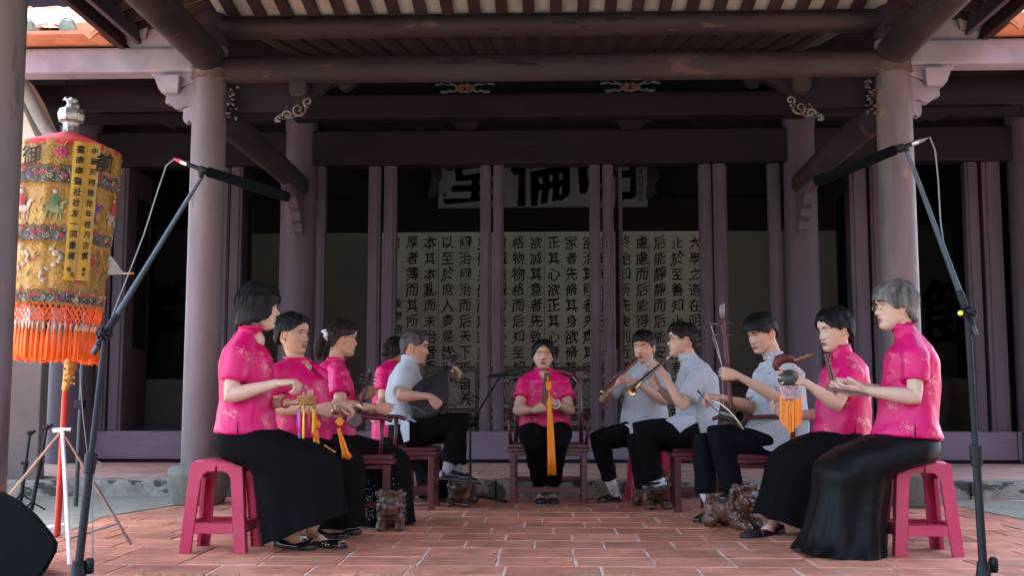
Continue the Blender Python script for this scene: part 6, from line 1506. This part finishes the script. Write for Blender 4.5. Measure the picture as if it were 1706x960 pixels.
# ================================================================ MICROPHONES
m_foam = mat('black_foam', (.002, .0023, .0026), .95, var=.1, bump=.8, bscale=260, spec=.06); m_stand = mat('black_powder_coat', (.0045, .005, .006), .5, var=.1, spec=.25); m_boom = mat('blue_grey_metal_tube', (.045, .06, .07), .35, metal=.5, var=.1)
m_cable = mat('grey_cable', (.16, .16, .165), .5); m_steel = mat('brushed_steel', (.5, .5, .5), .3, metal=1)
def taper(nm, pts, r, m, par, n=12): b = MB(); b.tube(pts, r, n); return b.build(nm, m, par, smooth=True, angle=50)
def bigmic(lab, base, clutch, tip, Y, mic, cable, plug, knob, glab):
    bs = G(*base); t = thing('microphone_stand', lab, 'microphone stand', (bs.x, bs.y, 0), 'tall boom microphone stands'); Yb = bs.y
    top = P(*clutch, Y); b0 = Vector((bs.x, bs.y, .12)); mid = b0.lerp(top, .42)
    taper('lower_tube', [b0-Vector((0, 0, .03)), mid], .0165, m_stand, t); taper('collar', [mid-unit(top-b0)*.05, mid, mid+unit(top-b0)*.03, mid+unit(top-b0)*.035], [.021, .025, .025, .018], m_stand, t); taper('upper_tube', [mid, top], .0125, m_stand, t)
    rb = MB(); rb.lathe([(.15, .0), (.155, .008), (.15, .022), (.05, .032), (.03, .06), (.022, .12)], (bs.x, bs.y, 0), 28); rb.build('round_base', m_stand, t, smooth=True, angle=40)
    k = MB(); kp = P(*knob, bs.y+.02); k.lathe([(.012, -.03), (.018, -.02), (.018, .02), (.011, .03)], kp, 12); k.build('knob', m_stand, t, smooth=True, angle=40); taper('brace', [kp, Vector((bs.x, bs.y, kp.z-.01))], .007, m_stand, t)
    c = MB(); Mr = Vector((0, 0, 1)).rotation_difference(Vector((0, -1, 0))).to_matrix(); c.lathe([(.02, -.03), (.024, -.02), (.024, .02), (.02, .03)], top, 14, M=Mr)
    for q in range(8): a = q*.785; c.ball(top+Vector((math.cos(a)*.022, -.036, math.sin(a)*.022)), .009, 6, 5)
    c.ball(top+Vector((0, -.036, 0)), .02, 8, 6); c.build('clutch', m_stand, t, smooth=True)
    bt = P(*tip, Y); d = unit(bt-top); taper('boom', [top-d*.10, top+d*.05, bt], [.013, .013, .0085], m_boom, t); taper('boom_sleeve', [top-d*.06, top+d*.09, top+d*.10], [.0165, .0155, .010], m_stand, t)
    m0, m1, m2 = [P(*q, Y) for q in mic]; clip = MB(); clip.tube([bt, bt+Vector((0, 0, .02)), m1+Vector((0, 0, -.012))], [.011, .013, .010], 10); clip.tube([m1-unit(m2-m0)*.02, m1+unit(m2-m0)*.02], .016, 10); clip.build('clip', m_stand, t, smooth=True)
    mt = thing('microphone', glab, 'microphone', m1, 'long foam covered microphones')
    taper('microphone_body', [m0, m1, m1.lerp(m2, .1)], .0095, m_stand, mt); u = unit(m2-m1); taper('foam_windshield', [m1.lerp(m2, .04), m1.lerp(m2, .05), m1.lerp(m2, .5), m2-u*.012, m2-u*.003, m2], [.014, .022, .0225, .0225, .018, .006], m_foam, mt, 20)
    u0 = unit(m0-m1); taper('plug', [m0, m0+u0*.03], .0105, m_steel, mt); taper('plug_boot', [m0+u0*.03, m0+u0*.062], [.0095, .0055], plug, mt)
    taper('cable', [m0+u0*.06]+[P(*q, Y) for q in cable], .0032, m_cable, t, 6); return t
bigmic('tall black microphone stand at left in front of the parasol, boom rising to the right', (129, 988), (176, 556), (335, 296), 4.62, ((312, 273), (340, 284), (483, 329)), [(284, 270), (277, 276), (262, 320), (240, 390), (215, 455), (193, 510), (177, 556), (160, 700), (154, 850), (155, 965)], mat('red_rubber', (.55, .03, .06), .5), (149, 944), 'long black foam microphone over the women on the left')
bigmic('tall black microphone stand at right, its boom rising to the left', (1640, 990), (1611, 520), (1511, 252), 4.62, ((1518, 240), (1498, 247), (1356, 303)), [(1549, 228), (1558, 250), (1563, 300), (1567, 370), (1574, 420), (1590, 470), (1608, 518), (1622, 700), (1632, 880)], m_cable, (1655, 942), 'long black foam microphone over the musicians on the right')
b = MB(); b.ball(P(1600, 522, 4.57), .011, 10, 8); b.build('knob_cap', mat('yellow_knob', (.8, .75, .05), .4), bpy.data.objects['microphone_stand.001'])
# small stand in the middle
bs = G(800, 826); t = thing('microphone_stand', 'short black microphone stand beside the older man with a boom towards the centre chair', 'microphone stand', (XP(784, 8.3, 800), 8.3, 0)); x0 = XP(784, 8.3, 800)
taper('pole', [Vector((x0, 8.3, .03)), P(783, 706, 8.3)], .009, m_stand, t); cl = P(784, 704, 8.3); b = MB(); b.ball(cl, (.045, .03, .035), 10, 8); b.build('clutch', m_stand, t, smooth=True)
taper('boom', [P(781, 711, 8.3), P(832, 629, 8.12)], .008, m_stand, t)
for a in (-.15, 2.2, 4.2): taper('leg', [Vector((x0, 8.3, .06)), Vector((x0+math.cos(a)*.28, 8.3+math.sin(a)*.28, .012))], [.01, .012], m_stand, t)
mt = thing('microphone', 'small black hand microphone on the short stand beside the centre woman', 'microphone', P(840, 624, 8.1)); taper('handle', [P(812, 628, 8.12), P(848, 623, 8.1)], [.012, .017], m_stand, mt); taper('grille', [P(848, 623, 8.1), P(852, 622.5, 8.1), P(864, 621, 8.1), P(869, 620.5, 8.1)], [.018, .025, .025, .012], mat('black_wire_grille', (.03, .03, .03), .5, metal=.6, bump=.8, bscale=300), mt)
# folded stands by the parasol
for k, (p0, p1, lab) in enumerate((((14, 820), (24, 722), 'short black folded stand leaning left of the parasol, nearest the frame edge'), ((34, 832), (50, 722), 'short black folded stand, middle one of the three beside the parasol'), ((52, 846), (78, 712), 'short black folded stand closest to the red parasol pole'))):
    bs = G(p0[0], p0[1]+6); t = thing('folded_stand', lab, 'stand', (bs.x, bs.y, 0), 'folded black stands'); tp = P(*p1, bs.y+.05); d = unit(tp-bs); md = bs.lerp(tp, .55)
    taper('lower_tube', [bs, md], .014, m_stand, t); taper('upper_tube', [md, tp], .010, m_stand, t); taper('collar', [md-d*.02, md+d*.02], .020, m_stand, t)
    b = MB(); b.ball(tp, (.028, .02, .018), 10, 8); b.tube([tp, tp+Vector((.04, 0, .015))], [.009, .011], 8); b.build('clutch', m_stand, t, smooth=True)
    b = MB(); b.tube([md, md+Vector((-.035, -.01, .012))], [.008, .012], 8); b.build('knob', m_stand, t, smooth=True)
    for a in (.3, 2.4, 4.5): taper('leg', [bs+Vector((0, 0, .06)), bs+Vector((math.cos(a)*.09, math.sin(a)*.09, .006))], .006, m_stand, t, 6)
bs = G(126, 845); t = thing('metal_pole_stand', 'slim grey metal pole with a clamp standing behind the parasol', 'stand', (bs.x, bs.y, 0)); tp = P(142, 520, bs.y); taper('pole', [bs, tp], .016, m_boom, t); md = bs.lerp(tp, .52); b = MB(); b.box(md.x-.035, md.x+.03, md.y-.03, md.y+.03, md.z-.03, md.z+.03); b.build('clamp', m_stand, t, bevel=.006)
taper('wire', [P(142, 560, bs.y-.03), P(133, 620, bs.y-.03), P(138, 690, bs.y-.03), P(146, 760, bs.y-.03)], .004, m_cable, t, 6)
b = MB(); b.tube([P(160+9*math.cos(a), 775+6*math.sin(a), bs.y-.1) for a in [i/12*6.283 for i in range(12)]], .004, 6, closed=True); b.build('wire_coil', m_cable, t, smooth=True)
# monitor loudspeaker
t = thing('floor_loudspeaker', 'black wedge shaped floor loudspeaker cut off by the lower left corner', 'loudspeaker', G(20, 950)); Y = 4.66
poly = [(-190, 1010), (-190, 808), (-20, 812), (6, 819), (34, 834), (62, 858), (88, 890), (97, 906), (95, 920), (80, 948), (52, 985), (40, 1005)]
b = MB()
def spk(u, v, w): k = 1-1.2*w; return P(-60+(u+60)*k, 945+(v-945)*k, Y)+Vector((0, w, 0))
b.prism(poly, (.004, .30), spk); b.build('cabinet', mat('textured_black_cabinet', (.006, .007, .0085), .75, bump=.8, bscale=200, var=.1, spec=.12), t, bevel=.012)
cx_ = (-50, 905); poly2 = [(cx_[0]+(u-cx_[0])*.965, cx_[1]+(v-cx_[1])*.955) for u, v in poly]
b = MB(); b.prism(poly2, (-.008, .002), lambda u, v, w: P(u, v, Y)+Vector((0, w, 0))); b.build('grille', mat('dark_blue_grey_grille_cloth', (.0055, .0075, .0095), .8, bump=1, bscale=420, var=.12, spec=.1), t, bevel=.004)

# ================================================================ CEREMONIAL PARASOL
YP = 5.95; pxm = YP/F
ps = thing('ceremonial_parasol', 'tall embroidered golden ceremonial parasol with orange tassels on a red pole at left', 'parasol', G(96, 895))
tcn, bcn = P(114, 250, YP), P(94, 508, YP); ax = unit(bcn-tcn); LX = (bcn-tcn).length; ex = unit(Vector((1, 0, 0))-ax*ax.x); ey = ax.cross(ex)
if ey.y > 0: ey = -ey          # towards the camera
R0, R1 = 82*pxm, 71*pxm
def cyl(th, s, off=0):       # th: angle from the camera side towards the right; s: 0 top .. 1 bottom
    r = R0+(R1-R0)*s+off+.004*math.sin(th*11+s*3)+.003*math.sin(th*23)
    return tcn+ax*(LX*s)+(ey*math.cos(th)+ex*math.sin(th))*r
m_goldc = mat('gold_brocade', (.31, .17, .025), .45, metal=.15, var=.35, vscale=34, bump=1, bscale=70, stain=(.14, .075, .015), stain_scale=24, stain_amt=.7)
m_darkc = mat('dark_embroidered_band', (.05, .05, .045), .7, var=.6, vscale=30, bump=.8, bscale=90, stain=(.45, .40, .28), stain_scale=30, stain_amt=.85)
m_ribbon = mat('yellow_satin_ribbon', (.44, .26, .02), .4, var=.1, vscale=8, bump=.2, bscale=30)
bands = [(0.0, .155, 'gold'), (.150, .265, 'dark'), (.26, .53, 'gold'), (.52, .625, 'dark'), (.62, .93, 'gold'), (.915, 1.0, 'dark')]
bobj = []
for i, (s0, s1, kd) in enumerate(bands):
    b = MB(); na = 120; rows = [[cyl(k/na*6.283, s0+(s1-s0)*j/6+(.006*math.sin(k*1.9+i) if j == 6 else 0), (.010-.003*i*.4)+.006*j/6+(0 if kd == 'gold' else .004)) for k in range(na)] for j in range(7)]
    b.grid(rows, closeu=True); bobj.append(b.build('embroidered_band', m_goldc if kd == 'gold' else m_darkc, ps, smooth=True))
    b = MB()
    for k in range(240):
        th = k/240*6.283; p = cyl(th, s1, .012); b.tube([p, cyl(th+random.uniform(-.01, .01), s1+.018+random.uniform(0, .012), .016)], [.0022, .0008], 3, cap=False)
    tag(b.build('fringe', mat('ochre_fringe', (.42, .22, .05), .7, var=.3), bobj[-1]), kind='stuff')
# red domed cover and finial
b = MB(); na = 48; rows = []
for j in range(9):
    s = j/8; r = (R0+.010)*s; p = tcn-ax*(.108*(1-s**1.15)); rows.append([p+(ey*math.cos(k/na*6.283)+ex*math.sin(k/na*6.283))*(r+.0001) for k in range(na)])
rows.append([p+ax*.022+(ey*math.cos(k/na*6.283)+ex*math.sin(k/na*6.283))*(R0+.013) for k, p in [(k, tcn) for k in range(na)]])
b.grid(rows, closeu=True); b.build('red_cover', mat('red_cotton_cover', (.60, .02, .015), .7, var=.12), ps, smooth=True)
fc = P(117, 232, YP); m_fin = mat('silvered_finial', (.30, .30, .27), .35, metal=.7, var=.6, vscale=40, bump=.6, bscale=60); sc_ = pxm*1.18
def oct_ring(prof, c, m, nm): b = MB(); b.lathe([(r*sc_, z*sc_) for r, z in prof], c, 8); return b.build(nm, m, ps, bevel=.002)
fo = oct_ring([(15, -6), (16, 0), (13, 3), (11, 20), (12, 24), (18, 27), (20, 36), (17, 44), (12, 46), (11, 42)], fc, m_fin, 'finial')
b = MB(); rnd = random.Random(9)
for k in range(34):
    a = rnd.uniform(0, 6.283); h = rnd.uniform(40, 62); b.ball(fc+Vector((math.cos(a)*(13-(h-40)*.35)*sc_*rnd.uniform(.2, 1), math.sin(a)*10*sc_*rnd.random(), h*sc_)), rnd.uniform(2, 4.2)*sc_, 7, 5)
b.ball(fc+Vector((0, 0, 46*sc_)), (9*sc_, 8*sc_, 9*sc_), 10, 8); b.tube([fc+Vector((-4*sc_, 0, 56*sc_)), fc+Vector((-9*sc_, 0, 62*sc_)), fc+Vector((-13*sc_, 0, 58*sc_))], [3*sc_, 3*sc_, 1.5*sc_], 7)
me = remesh(b, .0045, 0); finish(me, 'finial_beast', m_fin, fo)
for k in range(8):
    a = (k+.5)/8*6.283; n_ = Vector((math.cos(a), math.sin(a), 0)); tg = Vector((-n_.y, n_.x, 0)); c = fc+n_*(12.6*sc_)+Vector((0, 0, 12*sc_)); b = MB()
    for u0, v0, u1, v1 in ((-2.6, -4, 2.6, -4), (-2.6, 4, 2.6, 4), (-2.6, -4, -2.6, 4), (0, -1, 2.6, -1), (2.6, -4, 2.6, -1), (0, -1, 0, 2)): b.bar(c+tg*u0*sc_+Vector((0, 0, v0*sc_)), c+tg*u1*sc_+Vector((0, 0, v1*sc_)), .8*sc_, .8*sc_, up=n_)
    b.build('fret_pattern', mat('dark_fret', (.05, .05, .045), .6), fo)
# embroidery: flowers on the dark bands, animals and riders on the gold ones
rnd = random.Random(12)
thc = {'pink': (.42, .04, .11), 'cream': (.38, .33, .24), 'green': (.05, .12, .05), 'red': (.34, .03, .03), 'purple': (.13, .06, .25), 'pale_green': (.17, .23, .10), 'gold': (.46, .29, .07)}
def patch(mbx, th, s, du, dv, rx, ry, n=9, off=.020, rot=0):
    c, sn = math.cos(rot), math.sin(rot); vs = [cyl(th+(du)/R0, s+dv/LX, off+.006)]
    for k in range(n):
        a = k/n*6.283; x, y_ = rx*math.cos(a), ry*math.sin(a); x, y_ = x*c-y_*sn, x*sn+y_*c; vs.append(cyl(th+(du+x)/R0, s+(dv+y_)/LX, off))
    mbx.add(vs, [(0, 1+k, 1+(k+1) % n) for k in range(n)])
for i, (s0, s1, kd) in enumerate(bands):
    g_ = {k: MB() for k in thc}; sm = (s0+s1)/2; off = .010-.0012*i+.010
    if kd == 'dark':
        for j in range(46):
            th = j/46*6.283; c = ['pink', 'cream', 'red', 'pink', 'purple'][j % 5]; dv = .022*math.sin(j*2.3)
            for k in range(5): a = k*1.257; patch(g_[c], th, sm, .010*math.cos(a), dv+.010*math.sin(a), .0065, .0065, 6, off)
            patch(g_['gold'], th, sm, 0, dv, .004, .004, 6, off+.003)
            for k in range(5): a = rnd.uniform(0, 6.28); patch(g_['green' if k % 2 else 'pale_green'], th+.045, sm, .022*math.cos(a), dv+.022*math.sin(a), .010, .0035, 6, off, rot=a)
            patch(g_['cream'], th+.07, sm, 0, -dv, .0035, .014, 6, off, rot=rnd.uniform(-1, 1))
    else:
        fig = 9 if i else 7
        for j in range(fig):
            th = (j+.35)/fig*6.283
            if i == 0:
                if j in (0, 3, 5):
                    for k in range(8): a = k*.785; patch(g_['pink'], th, sm, .022*math.cos(a), .022*math.sin(a), .013, .013, 7, off)
                    patch(g_['red'], th, sm, 0, 0, .015, .015, 7, off+.002)
            elif i == 2:      # rider on an animal
                bc, rc = [('pale_green', 'green'), ('purple', 'pink'), ('cream', 'red')][j % 3]
                patch(g_[bc], th, sm, 0, .030, .045, .020, 10, off); patch(g_[bc], th, sm, .045, .005, .014, .026, 8, off, rot=.4); patch(g_[bc], th, sm, .060, -.012, .018, .010, 8, off)
                for dx in (-.035, -.015, .018, .036): patch(g_[bc], th, sm, dx, .065, .006, .026, 7, off, rot=rnd.uniform(-.3, .3))
                patch(g_[bc], th, sm, -.055, .02, .006, .024, 7, off, rot=.5)
                patch(g_[rc], th, sm, 0, -.015, .022, .036, 9, off+.002); patch(g_['cream'], th, sm, 0, -.062, .012, .013, 8, off+.002); patch(g_['red'], th, sm, 0, -.078, .010, .006, 6, off+.003); patch(g_[rc], th, sm, .024, -.02, .022, .006, 6, off+.003, rot=.4)
            else:             # curling animals and plants
                bc = ['cream', 'pink', 'pale_green', 'red'][j % 4]
                for k in range(9): a = k*.7; patch(g_[bc], th, sm, .05*math.sin(a)-.0, -.085+.021*k, .016, .012, 7, off, rot=a)
                patch(g_['cream'], th, sm, .02, -.06, .016, .014, 8, off+.002); patch(g_['green'], th, sm, .02, -.06, .006, .006, 6, off+.004)
                for k in range(5): a = rnd.uniform(0, 6.28); patch(g_[['green', 'pink', 'gold'][k % 3]], th+.3, sm, .03*math.cos(a), .06*math.sin(a), .022, .006, 7, off, rot=a)
        for k in range(60):
            th = rnd.uniform(0, 6.28); a = rnd.uniform(0, 6.28); patch(g_['gold'], th, rnd.uniform(s0+.015, s1-.02), 0, 0, rnd.uniform(.012, .03), .003, 6, off-.001, rot=a)
    for c, mbx in g_.items():
        if mbx.v: tag(mbx.build('embroidery', mat('embroidery_'+c, thc[c], .5, var=.25, vscale=80, bump=.6, bscale=200), bobj[i]), kind='stuff')
# ribbons with the dedication
def ribbon(th0, th1, s0, s1, texts, m=m_ribbon):
    b = MB(); off = .034; b.grid([[cyl(th0+(th1-th0)*k/8, s0+(s1-s0)*j/30, off+.002*math.sin(j)) for k in range(9)] for j in range(31)]); b.grid([[cyl(th0+(th1-th0)*k/8, s0+(s1-s0)*j/30, off-.004) for k in range(9)] for j in range(31)])
    rb = b.build('ribbon', m, ps, smooth=True); q = MB()
    for thc_, s_, size, string, step in texts:
        for r, ch in enumerate(string):
            st = s_+r*step; write(q, ch, (thc_, 0, st), size*.88, heavy=.014, brush=.9, wrap=lambda x, y, thc_=thc_, st=st: cyl(thc_+x/R0, st-y/LX, off+.006))
    q.build('lettering', M_('ink'), rb); return rb
def thx(px, s):            # angle whose silhouette lands at this picture x
    c = tcn+ax*(LX*s); r = R0+(R1-R0)*s+.03; v = (XP(px, YP-.15, 400)-c.x)/(r); return math.asin(max(-1, min(1, v)))
ribbon(thx(127, .3), thx(143, .3), .005, .865, [((thx(127, .3)+thx(143, .3))/2, .055, .050, '臺南南聲社社友一同重建', .0660), ((thx(127, .3)+thx(143, .3))/2-.03, .80, .030, '敬', .03), ((thx(127, .3)+thx(143, .3))/2+.05, .83, .030, '造', .03)])
ribbon(thx(143.5, .3), thx(158, .3), .0, .86, [((thx(143.5, .3)+thx(158, .3))/2, .05, .046, '中華民國肆拾年桂月吉置', .0655), ((thx(143.5, .3)+thx(158, .3))/2, .79, .026, '重修', .03)])
q = MB()
for px, ch in ((66, '御'), (188, '前')):
    th_ = thx(px, .08) if px < 150 else 1.12
    q = MB(); write(q, ch, (th_, 0, 0), .112, heavy=.014, brush=.7, wrap=lambda x, y, th_=th_: cyl(th_+x/R0, .105-y/LX, .036)); q.build('character', M_('ink'), bobj[0])
# orange netting and tassels
na = 52
for k in range(na):
    th = k/na*6.283; b = MB()
    if math.cos(th) < -.55 and k % 2: pass
    for sg in (-1, 1): b.tube([cyl(th+sg*j*(6.283/na)*.5+(0), 1.0+.028*j, .006+.003*math.sin(j)) for j in range(5)], .0026, 4, cap=False)
    b.build('cord', m_bandorange if False else cm('orange_tassel_thread', (.88, .13, .01)), ps)
for k in range(na):
    th = (k+.5)/na*6.283; s = 1.12; p0, p1, p2, p3 = cyl(th, s, .006), cyl(th, s+.04, .006), cyl(th, s+.05, .006), cyl(th, s+.235+random.uniform(-.01, .012), .010)
    b = MB(); b.tube([p0, p0.lerp(p1, .5), p1, p2], [.004, .007, .006, .007], 7); hd_ = b.build('tassel_cap', m_gold, ps, smooth=True)
    b = MB()
    for j in range(5):
        e = (ex*math.cos(j*1.257)+ey*math.sin(j*1.257))*.006; b.tube([p2+e*.6, p2.lerp(p3, .5)+e, p3+e*1.5+Vector((0, 0, random.uniform(-.008, .008)))], [.0062, .0075, .0048], 5)
    b.build('tassel', cm('orange_tassel_thread', (.88, .13, .01)), hd_, smooth=True)
# pole with gilded section, and the tripod that carries it
pt, pb = P(112, 598, YP+.05), P(95, 893, YP+.18)
taper('pole', [tcn, pt, pb], [.012, .016, .018], mat('red_lacquer_pole', (.42, .025, .018), .4, var=.25, vscale=20, stretch=(1, 1, .3)), ps, 14)
b = MB(); b.tube([P(114, 575, YP), P(117, 598, YP), P(118, 615, YP+.02), P(113, 632, YP+.03), P(108, 650, YP+.05)], [.018, .030, .034, .026, .018], 14)
for k in range(30): a = k*1.1; b.ball(P(115, 590+k*1.7, YP+.01)+Vector((math.cos(a)*.026, math.sin(a)*.028, 0)), .0075, 6, 5)
b.build('gilded_carving', mat('gilded_wood', (.30, .19, .05), .4, metal=.4, var=.5, vscale=50), ps, smooth=True)
tp = thing('tripod', 'thin brown and white tripod holding the red pole of the parasol', 'stand', G(98, 895)); apx = P(104, 718, YP+.05)
for (gx, gy, m, r) in ((218, 908, mat('rusty_brown_tube', (.16, .09, .07), .5, metal=.3, var=.3), .008), (-30, 880, mat('rusty_brown_tube', (.16, .09, .07), .5), .008), (116, 943, mat('white_painted_tube', (.78, .76, .80), .4), .010), (170, 872, mat('rusty_brown_tube', (.16, .09, .07), .5), .0)):
    if r: taper('leg', [apx, G(gx, gy)], r, m, tp, 8)
taper('brace', [P(98, 903, 6.05), apx.lerp(G(218, 908), .82)], .007, mat('rusty_brown_tube', (.16, .09, .07), .5), tp, 8); taper('hub', [apx-Vector((.05, 0, .0)), apx+Vector((.05, 0, .006))], .013, m_steel, tp, 10)
# small paper wing on a stick behind the parasol
q0 = P(190, 445, 6.3); t = thing('paper_fan', 'small grey white paper wing with an orange tipped stick right of the parasol', 'fan', q0)
b = MB(); b.prism([(180, 428), (186, 428), (206, 456), (180, 458)], (-.01, .01), lambda u, v, w: P(u, v, 6.3)+Vector((0, w, 0))); b.build('wing', mat('grey_white_paper', (.5, .55, .52), .8), t)
taper('stick', [P(196, 456, 6.3), P(212, 455.5, 6.3)], .004, mat('white_painted_tube', (.78, .76, .80), .4), t, 8); taper('stick_tip', [P(212, 455.5, 6.3), P(223, 455.5, 6.3)], .006, m_bandorange, t, 8)

# ================================================================ FURNITURE INSIDE THE HALL
m_dark = M_('black_wood')
def carved_chair(px, Y, lab, s=1.):
    x = XP(px, Y, 655); t = thing('carved_armchair', lab, 'chair', (x, Y, TZ), 'dark carved armchairs inside the hall'); z0 = TZ
    def bx(nm, *a, par=t): b = MB(); b.box(*a); return b.build(nm, m_dark, par, bevel=.004)
    for sx in (-1, 1):
        bx('leg', x+sx*.29-.025, x+sx*.29+.025, Y-.25, Y-.20, z0, z0+.42); bx('back_post', x+sx*.30-.022, x+sx*.30+.022, Y+.22, Y+.26, z0, z0+1.0); bx('armrest', x+sx*.30-.02, x+sx*.30+.02, Y-.24, Y+.22, z0+.66, z0+.69)
        b = MB()
        for k in range(4): b.tube([Vector((x+sx*(.24-.02*k), Y+.24, z0+.5+k*.1))+Vector((sx*.035*math.cos(a)*(1-a/9), 0, .035*math.sin(a)*(1-a/9))) for a in [i*.45 for i in range(14)]], .008, 5)
        b.build('carved_scroll', m_dark, t)
    bx('seat', x-.31, x+.31, Y-.26, Y+.24, z0+.42, z0+.46); bx('top_rail', x-.28, x+.28, Y+.222, Y+.258, z0+.96, z0+1.02); bx('lower_rail', x-.28, x+.28, Y+.222, Y+.258, z0+.50, z0+.54)
    c = Vector((x, Y+.235, ZP(655, Y+.23))); b = MB(); b.tube([c+Vector((math.cos(a)*.115, 0, math.sin(a)*.115)) for a in [i/28*6.283 for i in range(28)]], .011, 8, closed=True); md = b.build('medallion_ring', mat('grey_stone_inlay', (.20, .19, .18), .5, var=.3), t, smooth=True)
    b = MB(); b.lathe([(.10, -.006), (.10, .006)], c, 24, M=Matrix.Rotation(math.pi/2, 3, 'X')); b.build('medallion_stone', mat('dark_marble_inlay', (.07, .07, .07), .3, var=.8, vscale=20), md)
    b = MB()
    for k in range(12): a = k/12*6.283; b.tube([c+Vector((math.cos(a)*.13, 0, math.sin(a)*.13)), c+Vector((math.cos(a+.25)*.17, -.01, math.sin(a+.25)*.165)), c+Vector((math.cos(a+.5)*.14, -.01, math.sin(a+.5)*.14))], .009, 5)
    b.build('carved_tracery', m_dark, md)
for px, lab in ((748, 'dark carved armchair with round inlay inside the hall, behind the lute player'), (857, 'dark carved armchair with round inlay inside the hall, left behind the centre woman'), (975, 'dark carved armchair with round inlay inside the hall, right behind the centre woman')): carved_chair(px, 12.6, lab)
tb = thing('side_table', 'dark carved side table inside the hall between the fiddle player and the horn player', 'table', (XP(1240, 12.6), 12.6, TZ))
x = XP(1243, 12.6, 640)
for nm, a in (('table_top', (x-.30, x+.34, 12.4, 12.8, .92, .96)), ('apron', (x-.26, x+.30, 12.42, 12.78, .80, .92)), ('shelf', (x-.26, x+.30, 12.42, 12.78, .32, .35))): b = MB(); b.box(*a); b.build(nm, m_dark, tb, bevel=.005)
for sx in (x-.26, x+.28):
    for sy in (12.44, 12.74): b = MB(); b.box(sx-.022, sx+.022, sy-.02, sy+.02, TZ+.01, .80); b.build('leg', m_dark, tb, bevel=.004)
